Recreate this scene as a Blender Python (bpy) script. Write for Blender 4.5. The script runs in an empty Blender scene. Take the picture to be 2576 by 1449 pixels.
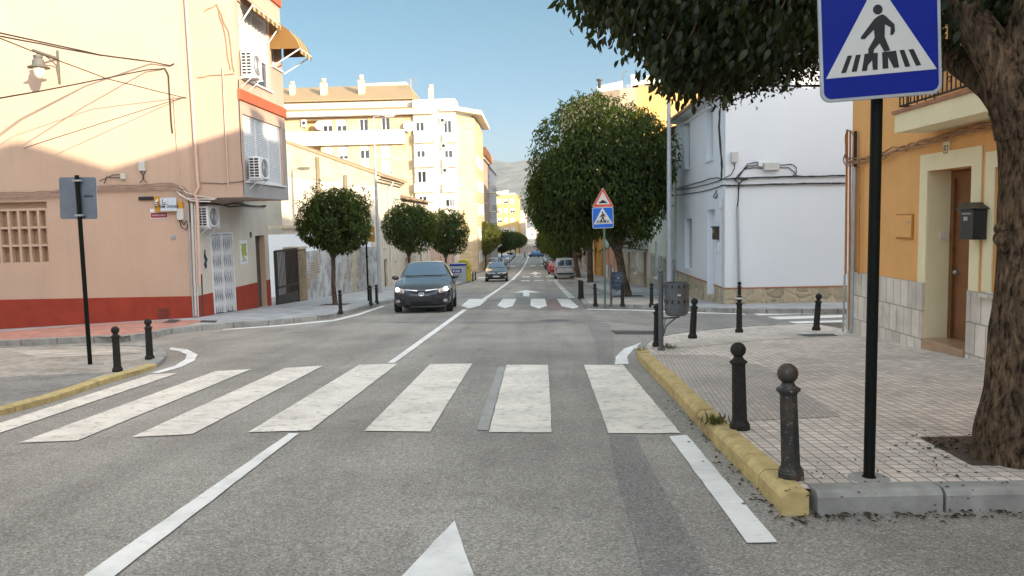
import bpy, bmesh, math, random
import numpy as np
from mathutils import Vector, Matrix
from mathutils.bvhtree import BVHTree
R = math.radians
random.seed(7)
rng = np.random.default_rng(7)
scene = bpy.context.scene
C = scene.collection

# ------------------------------------------------------------------ camera
F, CX, CY, CAMZ = 1935.0, 1288.0, 724.5, 1.5
def cdir(u, v): return Vector(((u-CX)/F, -(v-CY)/F, -1)).normalized()
_cy = cdir(1345, 552)
_cz = _cy.cross(cdir(345, 574)).normalized()
_cx = _cy.cross(_cz)
ROT = Matrix((_cx, _cy, _cz))
cam = bpy.data.objects.new('camera', bpy.data.cameras.new('camera'))
C.objects.link(cam)
cam.matrix_world = Matrix.Translation((0, 0, CAMZ)) @ ROT.to_4x4()
cam.data.sensor_width = 36; cam.data.lens = 36*F/2576
cam.data.clip_start = 0.1; cam.data.clip_end = 20000
scene.camera = cam

# ------------------------------------------------------------------ light
ELEV = R(9.4)
SUNV = Vector((0.62*math.cos(ELEV), -0.785*math.cos(ELEV), math.sin(ELEV))).normalized()   # towards the sun
w = bpy.data.worlds.new('World'); scene.world = w; w.use_nodes = True
nt = w.node_tree
sky = nt.nodes.new('ShaderNodeTexSky'); sky.sky_type = 'NISHITA'; sky.sun_disc = False
sky.sun_elevation = ELEV; sky.sun_rotation = math.atan2(SUNV.x, SUNV.y)
sky.altitude = 350; sky.air_density = 1.0; sky.dust_density = 0.8; sky.ozone_density = 1.4
bg = nt.nodes['Background']; bg.inputs[1].default_value = 0.15
# hand grade over the sky texture: dimmed and tinted blue opposite the sun
tcw = nt.nodes.new('ShaderNodeTexCoord'); dt = nt.nodes.new('ShaderNodeVectorMath'); dt.operation = 'DOT_PRODUCT'
dt.inputs[1].default_value = Vector((-SUNV.x, -SUNV.y, 0)).normalized()
nt.links.new(tcw.outputs['Generated'], dt.inputs[0])
mr = nt.nodes.new('ShaderNodeMapRange'); mr.interpolation_type = 'SMOOTHSTEP'
mr.inputs['From Min'].default_value = -.1; mr.inputs['From Max'].default_value = .75
nt.links.new(dt.outputs['Value'], mr.inputs['Value'])
mx = nt.nodes.new('ShaderNodeMix'); mx.data_type = 'RGBA'; mx.inputs[6].default_value = (1, 1, 1, 1); mx.inputs[7].default_value = (.235, .31, .322, 1)
nt.links.new(mr.outputs['Result'], mx.inputs[0])
ml = nt.nodes.new('ShaderNodeMix'); ml.data_type = 'RGBA'; ml.blend_type = 'MULTIPLY'; ml.inputs[0].default_value = 1
nt.links.new(sky.outputs[0], ml.inputs[6]); nt.links.new(mx.outputs[2], ml.inputs[7])
sx_ = nt.nodes.new('ShaderNodeSeparateXYZ'); nt.links.new(tcw.outputs['Generated'], sx_.inputs[0])
mz = nt.nodes.new('ShaderNodeMapRange'); mz.interpolation_type = 'SMOOTHSTEP'; mz.inputs['From Min'].default_value = .32; mz.inputs['From Max'].default_value = .7
nt.links.new(sx_.outputs['Z'], mz.inputs['Value'])
m3 = nt.nodes.new('ShaderNodeMix'); m3.data_type = 'RGBA'; m3.inputs[6].default_value = (1, 1, 1, 1); m3.inputs[7].default_value = (4.9, 3.3, 2.15, 1)  # overhead sky boosted and warmed as added fill for the shaded street
nt.links.new(mz.outputs['Result'], m3.inputs[0])
m4 = nt.nodes.new('ShaderNodeMix'); m4.data_type = 'RGBA'; m4.blend_type = 'MULTIPLY'; m4.inputs[0].default_value = 1
m5 = nt.nodes.new('ShaderNodeMapRange'); m5.inputs['From Min'].default_value = .0; m5.inputs['From Max'].default_value = .24; nt.links.new(sx_.outputs['Z'], m5.inputs['Value'])
m6 = nt.nodes.new('ShaderNodeMix'); m6.data_type = 'RGBA'; m6.inputs[6].default_value = (.98, .80, 1.16, 1); m6.inputs[7].default_value = (1, 1, 1, 1); nt.links.new(m5.outputs['Result'], m6.inputs[0])
m7 = nt.nodes.new('ShaderNodeMix'); m7.data_type = 'RGBA'; m7.blend_type = 'MULTIPLY'; m7.inputs[0].default_value = 1
nt.links.new(ml.outputs[2], m7.inputs[6]); nt.links.new(m6.outputs[2], m7.inputs[7]); nt.links.new(m7.outputs[2], m4.inputs[6]); nt.links.new(m3.outputs[2], m4.inputs[7]); nt.links.new(m4.outputs[2], bg.inputs[0])
sl = bpy.data.lights.new('sun', 'SUN'); sl.energy = 3.2; sl.angle = R(0.53); sl.color = (1.0, 0.84, 0.62)
so = bpy.data.objects.new('sun', sl); C.objects.link(so)
so.rotation_euler = (-SUNV).to_track_quat('-Z', 'Y').to_euler(); so.location = (20, -30, 40)
scene.view_settings.view_transform = 'Standard'; scene.view_settings.look = 'None'
scene.view_settings.gamma = 1; scene.view_settings.exposure = 1.75
scene.cycles.max_bounces = 6; scene.cycles.diffuse_bounces = 4

# ------------------------------------------------------------------ measuring
KQ = 1.04e-4
def zr(y):
    y2 = min(y, 304)
    return -(0.057*y2 - KQ*max(0, y2-30)**2) if y > -60 else 3.42
def gz(x, y): return zr(y) - 0.042*min(max(0, -x-9.5), 8)
def ray(u, v): return ROT @ cdir(u, v)
def py(u, v, Y):
    d = ray(u, v); t = Y/d.y; return Vector((d.x*t, Y, CAMZ+d.z*t))
def px(u, v, X):
    d = ray(u, v); t = X/d.x; return Vector((X, d.y*t, CAMZ+d.z*t))
def G(u, v, lift=0.0):
    d = ray(u, v)
    lo, hi = 1.0, 900.0
    for _ in range(60):
        t = (lo+hi)/2
        if CAMZ+d.z*t > gz(d.x*t, d.y*t)+lift: lo = t
        else: hi = t
    return Vector((d.x*lo, d.y*lo, CAMZ+d.z*lo))

# ------------------------------------------------------------------ materials
def nn(m, t, **kw):
    n = m.node_tree.nodes.new(t)
    for k, v in kw.items(): setattr(n, k, v)
    return n
def c4(c): return (c[0], c[1], c[2], 1)
def newmat(name):
    m = bpy.data.materials.new(name); m.use_nodes = True
    return m, m.node_tree.nodes['Principled BSDF'], m.node_tree.links
def mapped(m, scale=(1, 1, 1), rot=(0, 0, 0)):
    tc = nn(m, 'ShaderNodeTexCoord'); mp = nn(m, 'ShaderNodeMapping')
    mp.inputs['Scale'].default_value = scale; mp.inputs['Rotation'].default_value = rot
    m.node_tree.links.new(tc.outputs['Object'], mp.inputs[0]); return mp.outputs[0]
def noise(m, vec, scale, detail=5, rough=.6):
    n = nn(m, 'ShaderNodeTexNoise'); n.inputs['Scale'].default_value = scale
    n.inputs['Detail'].default_value = detail; n.inputs['Roughness'].default_value = rough
    m.node_tree.links.new(vec, n.inputs['Vector']); return n.outputs['Fac']
def ramp(m, fac, stops):
    r = nn(m, 'ShaderNodeValToRGB'); e = r.color_ramp.elements
    while len(e) < len(stops): e.new(0.5)
    for i, (p, c) in enumerate(stops): e[i].position = p; e[i].color = c4(c) if len(c) == 3 else c
    m.node_tree.links.new(fac, r.inputs[0]); return r.outputs[0]
def mix(m, fac, a, b, mode='MIX'):
    x = nn(m, 'ShaderNodeMix', data_type='RGBA', blend_type=mode)
    L = m.node_tree.links
    for i, v in ((0, fac), (6, a), (7, b)):
        if hasattr(v, 'links'): L.new(v, x.inputs[i])
        else: x.inputs[i].default_value = v if i == 0 else c4(v)
    return x.outputs[2]
def bump(m, bsdf, h, strength=.3, dist=.02):
    b = nn(m, 'ShaderNodeBump'); b.inputs['Strength'].default_value = strength; b.inputs['Distance'].default_value = dist
    m.node_tree.links.new(h, b.inputs['Height']); m.node_tree.links.new(b.outputs[0], bsdf.inputs['Normal'])
def sc(c, k): return tuple(min(1, x*k) for x in c)
def mat(name, col, rough=.75, var=.1, vs=1.2, bs=0, bst=.2, metal=0, spec=.4, stain=0, streak=0, coat=0):
    m, b, L = newmat(name)
    v = mapped(m)
    c = ramp(m, noise(m, v, vs), [(.3, sc(col, 1-var)), (.7, sc(col, 1+var))])
    if stain:
        f = ramp(m, noise(m, v, .8, 8, .7), [(.52, (0, 0, 0)), (.72, (stain,)*3)])
        c = mix(m, f, c, sc(col, .45))
    if streak:
        v2 = mapped(m, (6, 6, .25))
        f = ramp(m, noise(m, v2, 1.0, 6), [(.5, (0, 0, 0)), (.8, (streak,)*3)])
        c = mix(m, f, c, sc(col, .5))
    L.new(c, b.inputs['Base Color'])
    b.inputs['Roughness'].default_value = rough; b.inputs['Metallic'].default_value = metal
    b.inputs['Specular IOR Level'].default_value = spec
    if coat: b.inputs['Coat Weight'].default_value = coat; b.inputs['Coat Roughness'].default_value = .05
    if bs: bump(m, b, noise(m, v, bs, 4), bst, .01)
    return m
def m_asphalt(name, base, patch=.12):
    m, b, L = newmat(name); v = mapped(m)
    vo = nn(m, 'ShaderNodeTexVoronoi'); vo.inputs['Scale'].default_value = 105; L.new(v, vo.inputs['Vector'])
    g = nn(m, 'ShaderNodeSeparateColor'); L.new(vo.outputs['Color'], g.inputs[0])
    sp = ramp(m, g.outputs[0], [(.0, sc(base, .58)), (.45, sc(base, .95)), (.8, sc(base, 1.15)), (1, sc(base, 1.6))])
    fine = ramp(m, noise(m, v, 160, 3, .7), [(.3, (.6,)*3), (.7, (1.35,)*3)])
    c = mix(m, .75, sp, fine, 'MULTIPLY')
    big = ramp(m, noise(m, v, .45, 7, .65), [(.3, (1-patch*1.6, 1-patch*1.7, 1-patch*1.8)), (.55, (1, .985, .96)), (.75, (1+patch, 1+patch*.8, 1+patch*.5))])
    c = mix(m, 1.0, c, big, 'MULTIPLY')
    v2 = mapped(m, (1.1, .06, 1))
    tr = ramp(m, noise(m, v2, 1.0, 3), [(.35, (.84,)*3), (.65, (1.12,)*3)])
    c = mix(m, 1.0, c, tr, 'MULTIPLY')
    oil = ramp(m, noise(m, mapped(m, (1.6, .5, 1)), 1.3, 6, .7), [(.60, (1, 1, 1)), (.74, (.72, .72, .73))])
    c = mix(m, 1.0, c, oil, 'MULTIPLY')
    # cracks
    vc = nn(m, 'ShaderNodeTexVoronoi', feature='DISTANCE_TO_EDGE'); vc.inputs['Scale'].default_value = .35
    wv = nn(m, 'ShaderNodeVectorMath', operation='MULTIPLY_ADD'); nz = nn(m, 'ShaderNodeTexNoise'); nz.inputs['Scale'].default_value = 2.2; nz.inputs['Detail'].default_value = 6
    L.new(v, nz.inputs['Vector']); L.new(nz.outputs['Color'], wv.inputs[0]); wv.inputs[1].default_value = (.9, .9, .9); L.new(v, wv.inputs[2]); L.new(wv.outputs[0], vc.inputs['Vector'])
    ck = ramp(m, vc.outputs['Distance'], [(.0, (.35,)*3), (.007, (1,)*3)])
    c = mix(m, .28, c, ck, 'MULTIPLY')
    L.new(c, b.inputs['Base Color']); b.inputs['Roughness'].default_value = .72; b.inputs['Specular IOR Level'].default_value = .35
    bump(m, b, vo.outputs['Distance'], .5, .006)
    return m
def m_paint(name, col, wear=.5, under=(.15, .145, .14)):
    m, b, L = newmat(name); v = mapped(m)
    n1 = noise(m, mapped(m, (9, 14, 9)), 1.0, 7, .7); n2 = noise(m, v, 70, 4, .7)
    f = ramp(m, n1, [(.49+.13*(1-wear), (0, 0, 0)), (.52+.13*(1-wear), (.7*wear+.2,)*3)])
    f2 = ramp(m, n2, [(.6, (0, 0, 0)), (.85, (.6*wear,)*3)])
    base = ramp(m, noise(m, v, 1.7, 7, .7), [(.28, sc(col, .66)), (.5, sc(col, .92)), (.7, sc(col, 1.06))])
    fl = ramp(m, noise(m, mapped(m, (5, 26, 5)), 1.0, 5, .75), [(.60, (1, 1, 1)), (.66, (1-.62*wear-.08,)*3), (.70, (1, 1, 1))])
    base = mix(m, 1.0, base, fl, 'MULTIPLY')
    c = mix(m, f, base, under); c = mix(m, f2, c, sc(under, 1.5))
    wv = nn(m, 'ShaderNodeTexVoronoi', feature='DISTANCE_TO_EDGE'); wv.inputs['Scale'].default_value = 5
    L.new(mapped(m, (1, 2.2, 1)), wv.inputs['Vector'])
    nz = noise(m, v, 3, 3)
    ck = ramp(m, wv.outputs['Distance'], [(.0, (.55,)*3), (.02, (1,)*3)])
    gate = ramp(m, nz, [(.5, (0, 0, 0)), (.6, (wear,)*3)])
    c = mix(m, gate, c, mix(m, 1.0, c, ck, 'MULTIPLY'))
    L.new(c, b.inputs['Base Color']); b.inputs['Roughness'].default_value = .6
    bump(m, b, n2, .25, .004)
    return m
def m_tile(name, col, w_, h_, off=0.0, mort=.006, mcol=.45, rot=0, dirt=.35, bst=.6, plane='XY'):
    m, b, L = newmat(name); v = mapped(m, rot=(0, 0, rot))
    if plane != 'XY':
        sp = nn(m, 'ShaderNodeSeparateXYZ'); cb = nn(m, 'ShaderNodeCombineXYZ'); L.new(v, sp.inputs[0]); L.new(sp.outputs[plane[0]], cb.inputs['X']); L.new(sp.outputs['Z'], cb.inputs['Y']); v = cb.outputs[0]
    br = nn(m, 'ShaderNodeTexBrick'); br.offset = off; br.squash = 1
    for k, x in (('Scale', 1), ('Mortar Size', mort), ('Mortar Smooth', .3), ('Brick Width', w_), ('Row Height', h_)): br.inputs[k].default_value = x
    br.inputs['Color1'].default_value = c4(sc(col, .82)); br.inputs['Color2'].default_value = c4(sc(col, 1.12)); br.inputs['Mortar'].default_value = c4(sc(col, mcol))
    L.new(v, br.inputs['Vector'])
    vv = mapped(m)
    d = ramp(m, noise(m, vv, 1.1, 8, .7), [(.35, (1-dirt,)*3), (.55, (1,)*3), (.8, (1.08,)*3)])
    c = mix(m, 1, br.outputs['Color'], d, 'MULTIPLY')
    sp = ramp(m, noise(m, vv, 45, 3, .7), [(.62, (1,)*3), (.75, (.45,)*3)])
    c = mix(m, .8, c, sp, 'MULTIPLY')
    L.new(c, b.inputs['Base Color']); b.inputs['Roughness'].default_value = .8
    iv = nn(m, 'ShaderNodeMath', operation='SUBTRACT'); iv.inputs[0].default_value = 1; L.new(br.outputs['Fac'], iv.inputs[1])
    bump(m, b, iv.outputs[0], bst, .006)
    return m
def m_stone(name, col, scale=3.0, gap=.03, mort=(.5, .45, .36), sx=(1, 1, 1), bst=.8):
    m, b, L = newmat(name); v = mapped(m, sx)
    nz = nn(m, 'ShaderNodeTexNoise'); nz.inputs['Scale'].default_value = 3; nz.inputs['Detail'].default_value = 4; L.new(v, nz.inputs['Vector'])
    wv = nn(m, 'ShaderNodeVectorMath', operation='MULTIPLY_ADD'); L.new(nz.outputs['Color'], wv.inputs[0]); wv.inputs[1].default_value = (.25, .25, .25); L.new(v, wv.inputs[2])
    a = nn(m, 'ShaderNodeTexVoronoi'); e = nn(m, 'ShaderNodeTexVoronoi', feature='DISTANCE_TO_EDGE')
    for x in (a, e): x.inputs['Scale'].default_value = scale; L.new(wv.outputs[0], x.inputs['Vector'])
    g = nn(m, 'ShaderNodeSeparateColor'); L.new(a.outputs['Color'], g.inputs[0])
    c = ramp(m, g.outputs[0], [(0, sc(col, .7)), (.5, col), (1, sc(col, 1.3))])
    c = mix(m, .6, c, ramp(m, noise(m, v, 9, 6), [(.3, (.75,)*3), (.7, (1.2,)*3)]), 'MULTIPLY')
    f = ramp(m, e.outputs['Distance'], [(0, (1, 1, 1)), (gap, (1, 1, 1)), (gap*2.2, (0, 0, 0))])
    c = mix(m, f, c, mort); L.new(c, b.inputs['Base Color']); b.inputs['Roughness'].default_value = .85
    h = ramp(m, e.outputs['Distance'], [(0, (0, 0, 0)), (.15, (1, 1, 1))]); bump(m, b, h, bst, .03)
    return m
def m_wave(name, col, scale, axis='Z', dark=.6, rough=.6, bst=.5, profile='SIN', spec=.4):
    m, b, L = newmat(name); v = mapped(m)
    wv = nn(m, 'ShaderNodeTexWave', bands_direction=axis, wave_profile=profile); wv.inputs['Scale'].default_value = scale
    L.new(v, wv.inputs['Vector'])
    c = ramp(m, wv.outputs['Fac'], [(0, sc(col, dark)), (.35, col), (1, sc(col, 1.05))])
    c = mix(m, .5, c, ramp(m, noise(m, v, 1.5, 6), [(.3, (.85,)*3), (.7, (1.1,)*3)]), 'MULTIPLY')
    L.new(c, b.inputs['Base Color']); b.inputs['Roughness'].default_value = rough; b.inputs['Specular IOR Level'].default_value = spec
    bump(m, b, wv.outputs['Fac'], bst, .02)
    return m
def m_plain(name, col, rough=.5, metal=0, emit=0, spec=.5, coat=0):
    m, b, L = newmat(name); v = mapped(m)
    c = ramp(m, noise(m, v, 12, 3), [(.3, sc(col, .93)), (.7, sc(col, 1.05))]); L.new(c, b.inputs['Base Color'])
    b.inputs['Roughness'].default_value = rough; b.inputs['Metallic'].default_value = metal; b.inputs['Specular IOR Level'].default_value = spec
    if coat: b.inputs['Coat Weight'].default_value = coat; b.inputs['Coat Roughness'].default_value = .04
    if emit: b.inputs['Emission Color'].default_value = c4(col); b.inputs['Emission Strength'].default_value = emit
    return m
def m_leaf(name, c0, c1, trans=.25, rough=.42):
    m, b, L = newmat(name); g = nn(m, 'ShaderNodeNewGeometry')
    c = ramp(m, g.outputs['Random Per Island'], [(0, sc(c0, .6)), (.5, c0), (1, c1)])
    L.new(c, b.inputs['Base Color']); b.inputs['Roughness'].default_value = rough; b.inputs['Specular IOR Level'].default_value = .18
    t = nn(m, 'ShaderNodeBsdfTranslucent'); L.new(mix(m, .55, c, (.34, .40, .03)), t.inputs[0])
    s = nn(m, 'ShaderNodeMixShader'); s.inputs[0].default_value = trans
    L.new(b.outputs[0], s.inputs[1]); L.new(t.outputs[0], s.inputs[2]); L.new(s.outputs[0], m.node_tree.nodes['Material Output'].inputs[0])
    return m
def m_bark(name, col, k=1.0):
    m, b, L = newmat(name)
    wv = nn(m, 'ShaderNodeVectorMath', operation='MULTIPLY_ADD'); v0 = mapped(m)
    nz = nn(m, 'ShaderNodeTexNoise'); nz.inputs['Scale'].default_value = 4; nz.inputs['Detail'].default_value = 3; L.new(v0, nz.inputs['Vector'])
    L.new(nz.outputs['Color'], wv.inputs[0]); wv.inputs[1].default_value = (.09, .09, .2); L.new(v0, wv.inputs[2])
    mp = nn(m, 'ShaderNodeMapping'); mp.inputs['Scale'].default_value = (36*k, 36*k, 11*k); L.new(wv.outputs[0], mp.inputs[0])
    n1 = noise(m, mp.outputs[0], 1.0, 8, .62); n3 = noise(m, v0, 3.0, 6, .7)
    c = ramp(m, n1, [(.36, sc(col, .14)), (.47, sc(col, .7)), (.6, sc(col, 1.3)), (.75, sc(col, 2.0))])
    c = mix(m, .7, c, ramp(m, n3, [(.35, (.5,)*3), (.65, (1.45, 1.3, 1.12))]), 'MULTIPLY')
    L.new(c, b.inputs['Base Color']); b.inputs['Roughness'].default_value = .95; b.inputs['Specular IOR Level'].default_value = .15
    bump(m, b, n1, 1.0, .05); return m

# ------------------------------------------------------------------ mesh builder
class MB:
    def __init__(s): s.v = []; s.f = []; s.m = []; s.mi = 0
    def add(s, vs, fs):
        o = len(s.v); s.v += [tuple(v) for v in vs]; s.f += [tuple(i+o for i in f) for f in fs]; s.m += [s.mi]*len(fs); return s
    def hexa(s, p): return s.add(p, [(0, 3, 2, 1), (4, 5, 6, 7), (0, 1, 5, 4), (1, 2, 6, 5), (2, 3, 7, 6), (3, 0, 4, 7)])
    def box(s, x0, x1, y0, y1, z0, z1):
        return s.hexa([(x0, y0, z0), (x1, y0, z0), (x1, y1, z0), (x0, y1, z0), (x0, y0, z1), (x1, y0, z1), (x1, y1, z1), (x0, y1, z1)])
    def quad(s, *p): return s.add(p, [tuple(range(len(p)))])
    def prism(s, pts, vec):
        n = len(pts); v = Vector(vec); a = [Vector(p) for p in pts]
        return s.add(a+[p+v for p in a], [tuple(range(n-1, -1, -1)), tuple(range(n, 2*n))]+[(i, (i+1) % n, (i+1) % n+n, i+n) for i in range(n)])
    def tube(s, pts, r, n=6, cap=True):
        pts = [Vector(p) for p in pts]; N = len(pts)
        rs = r if isinstance(r, (list, tuple)) else [r]*N
        vs = []; a = None
        for i, p in enumerate(pts):
            t = (pts[min(i+1, N-1)]-pts[max(i-1, 0)]).normalized()
            if a is None: a = t.orthogonal().normalized()
            else:
                a = a-t*a.dot(t)
                a = a.normalized() if a.length > 1e-6 else t.orthogonal().normalized()
            b = t.cross(a)
            for k in range(n):
                q = 2*math.pi*k/n; vs.append(p+(a*math.cos(q)+b*math.sin(q))*rs[i])
        fs = [(i*n+k, i*n+(k+1) % n, (i+1)*n+(k+1) % n, (i+1)*n+k) for i in range(N-1) for k in range(n)]
        if cap: fs += [tuple(range(n-1, -1, -1)), tuple(range((N-1)*n, N*n))]
        return s.add(vs, fs)
    def lathe(s, c, prof, n=16, axis='Z', rot=0):
        c = Vector(c); vs = []
        for r, z in prof:
            for k in range(n):
                q = 2*math.pi*k/n+rot; x, y = r*math.cos(q), r*math.sin(q)
                vs.append(c+(Vector((x, y, z)) if axis == 'Z' else Vector((z, x, y)) if axis == 'X' else Vector((y, z, x))))
        N = len(prof)
        fs = [(i*n+k, i*n+(k+1) % n, (i+1)*n+(k+1) % n, (i+1)*n+k) for i in range(N-1) for k in range(n)]
        return s.add(vs, fs+[tuple(range(n-1, -1, -1)), tuple(range((N-1)*n, N*n))])
    def ball(s, c, r, n=14, sc_=(1, 1, 1)):
        prof = [(max(1e-4, math.sin(math.pi*i/8)), -math.cos(math.pi*i/8)) for i in range(9)]
        o = len(s.v); s.lathe((0, 0, 0), prof, n)
        c = Vector(c)
        for i in range(o, len(s.v)):
            v = s.v[i]; s.v[i] = (c.x+v[0]*r*sc_[0], c.y+v[1]*r*sc_[1], c.z+v[2]*r*sc_[2])
        return s
    def build(s, name, mats, parent=None, smooth=None, bevel=0, base=None, recalc=True):
        me = bpy.data.meshes.new(name)
        org = Vector(parent.get('_org', (0, 0, 0))) if parent is not None else Vector(base or (0, 0, 0))
        me.from_pydata([tuple(Vector(v)-org) for v in s.v], [], s.f)
        if recalc:
            bm = bmesh.new(); bm.from_mesh(me); bmesh.ops.recalc_face_normals(bm, faces=bm.faces); bm.to_mesh(me); bm.free()
        for m in (mats if isinstance(mats, (list, tuple)) else [mats]): me.materials.append(m)
        if isinstance(mats, (list, tuple)): me.polygons.foreach_set('material_index', s.m)
        if smooth is not None:
            me.shade_smooth()
            if smooth < 180: me.set_sharp_from_angle(angle=R(smooth))
        o = bpy.data.objects.new(name, me); C.objects.link(o)
        if parent is not None: o.parent = parent; o['_org'] = tuple(org)
        else: o.location = org; o['_org'] = tuple(org)
        if bevel:
            b = o.modifiers.new('bevel', 'BEVEL'); b.width = bevel; b.segments = 2; b.limit_method = 'ANGLE'
        return o
# face helpers: S faces the camera, W faces the road from the right, E faces it from the left
def fp(face, pl, a, z, d=0): return Vector((a, pl-d, z)) if face == 'S' else Vector((pl-d, a, z)) if face == 'W' else Vector((pl+d, a, z))
def fbox(mb, face, pl, a0, a1, z0, z1, d0, d1):
    return mb.hexa([fp(face, pl, a0, z0, d0), fp(face, pl, a1, z0, d0), fp(face, pl, a1, z0, d1), fp(face, pl, a0, z0, d1),
                    fp(face, pl, a0, z1, d0), fp(face, pl, a1, z1, d0), fp(face, pl, a1, z1, d1), fp(face, pl, a0, z1, d1)])
def wall(mb, face, pl, A0, A1, Z0, Z1, holes=(), depth=.15):
    us = sorted({A0, A1}|{h[0] for h in holes}|{h[1] for h in holes}); zs = sorted({Z0, Z1}|{h[2] for h in holes}|{h[3] for h in holes})
    us = [u for u in us if A0 <= u <= A1]; zs = [z for z in zs if Z0 <= z <= Z1]
    for i in range(len(us)-1):
        for j in range(len(zs)-1):
            u, z = (us[i]+us[i+1])/2, (zs[j]+zs[j+1])/2
            if any(h[0] < u < h[1] and h[2] < z < h[3] for h in holes): continue
            mb.quad(fp(face, pl, us[i], zs[j]), fp(face, pl, us[i+1], zs[j]), fp(face, pl, us[i+1], zs[j+1]), fp(face, pl, us[i], zs[j+1]))
    for h in holes:
        d = -(h[4] if len(h) > 4 else depth); a0, a1, z0, z1 = h[:4]
        q = [(a0, z0), (a1, z0), (a1, z1), (a0, z1)]
        for k in range(4):
            (a, z), (b, y) = q[k], q[(k+1) % 4]
            mb.quad(fp(face, pl, a, z), fp(face, pl, b, y), fp(face, pl, b, y, d), fp(face, pl, a, z, d))
        mb.quad(*[fp(face, pl, a, z, d) for a, z in q])
    return mb
def block(mb, x0, x1, y0, y1, z0, z1, S=(), W=(), E=(), depth=.15, top=True):
    wall(mb, 'S', y0, x0, x1, z0, z1, S, depth); wall(mb, 'W', x0, y0, y1, z0, z1, W, depth); wall(mb, 'E', x1, y0, y1, z0, z1, E, depth)
    mb.quad((x0, y1, z0), (x1, y1, z0), (x1, y1, z1), (x0, y1, z1))
    if top: mb.quad((x0, y0, z1), (x1, y0, z1), (x1, y1, z1), (x0, y1, z1))
    return mb
def tag(o, label=None, cat=None, group=None, kind=None):
    if label: o['label'] = label
    if cat: o['category'] = cat
    if group: o['group'] = group
    if kind: o['kind'] = kind
    return o
def thing(name, base, label, cat, group=None, rot=None):
    o = bpy.data.objects.new(name, None); C.objects.link(o); o.location = base; o.empty_display_size = .2
    o['_org'] = tuple(base) if rot is None else (0, 0, 0)
    if rot: o.rotation_euler = rot
    return tag(o, label, cat, group)
def copy_tree(o, parent=None):
    c = o.copy(); C.objects.link(c)
    if parent is not None: c.parent = parent
    for ch in list(o.children): copy_tree(ch, c)
    return c
def text(body, size, matl, parent, face, pl, a, z, d=.01, name='lettering', sx=1.0, shear=0, rotm=None, ext=.003):
    cu = bpy.data.curves.new('t', 'FONT'); cu.body = body; cu.size = size; cu.align_x = 'CENTER'; cu.align_y = 'CENTER'; cu.extrude = ext; cu.shear = shear
    o = bpy.data.objects.new('t', cu); C.objects.link(o)
    dg = bpy.context.evaluated_depsgraph_get(); dg.update()
    me = bpy.data.meshes.new_from_object(o.evaluated_get(dg)); bpy.data.objects.remove(o)
    me.materials.clear(); me.materials.append(matl)
    X = {'S': Vector((1, 0, 0)), 'W': Vector((0, -1, 0)), 'E': Vector((0, 1, 0))}[face]; Z = Vector((0, 0, 1)); N = X.cross(Z)
    M = Matrix((X, Z, N)).transposed().to_4x4()
    me.transform(Matrix.Diagonal((sx, 1, 1, 1)))
    if rotm is None:
        org = Vector(parent['_org']); M.translation = fp(face, pl, a, z, d)-org
    else: M = rotm
    me.transform(M)
    ob = bpy.data.objects.new(name, me); C.objects.link(ob); ob.parent = parent; ob['_org'] = parent['_org']
    return ob
YL = [30+6*i for i in range(47)]
def drape(name, pts, lift, m, kind='structure'):
    bm = bmesh.new()
    vs = [bm.verts.new((p[0], p[1], 0)) for p in pts]
    bm.faces.new(vs)
    ys = [p[1] for p in pts]; xs = [p[0] for p in pts]
    for y in YL:
        if min(ys) < y < max(ys): bmesh.ops.bisect_plane(bm, geom=bm.verts[:]+bm.edges[:]+bm.faces[:], plane_co=(0, y, 0), plane_no=(0, 1, 0))
    for x in (-9.5, -17.5):
        if min(xs) < x < max(xs): bmesh.ops.bisect_plane(bm, geom=bm.verts[:]+bm.edges[:]+bm.faces[:], plane_co=(x, 0, 0), plane_no=(1, 0, 0))
    bmesh.ops.triangulate(bm, faces=bm.faces[:])
    for v in bm.verts: v.co.z = gz(v.co.x, v.co.y)+lift
    for f in bm.faces:
        f.normal_update()
        if f.normal.z < 0: f.normal_flip()
    me = bpy.data.meshes.new(name); bm.to_mesh(me); bm.free(); me.materials.append(m)
    o = bpy.data.objects.new(name, me); C.objects.link(o)
    if kind: o['kind'] = kind
    return o
def ragged(p, step=.14, amp=.0035):
    p = [Vector((q[0], q[1])) for q in p]; out = []
    for a, b in zip(p, p[1:]+p[:1]):
        n = max(1, min(60, int((b-a).length/step)))
        for i in range(n): q = a+(b-a)*(i/n); out.append((q.x+random.uniform(-amp, amp), q.y+random.uniform(-amp, amp)))
    return out
def dmulti(name, polys, lift, m):
    polys = [ragged(p) if max(q[1] for q in p) < 30 else p for p in polys]
    obs = [drape('tmp', p, lift, m, None) for p in polys]
    bm = bmesh.new()
    for o in obs: bm.from_mesh(o.data)
    me = bpy.data.meshes.new(name); bm.to_mesh(me); bm.free(); me.materials.append(m)
    for o in obs: bpy.data.objects.remove(o)
    o = bpy.data.objects.new(name, me); C.objects.link(o); o['kind'] = 'structure'; return o
def gp(pts, lift=0): return [G(u, v, lift) for u, v in pts]

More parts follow.
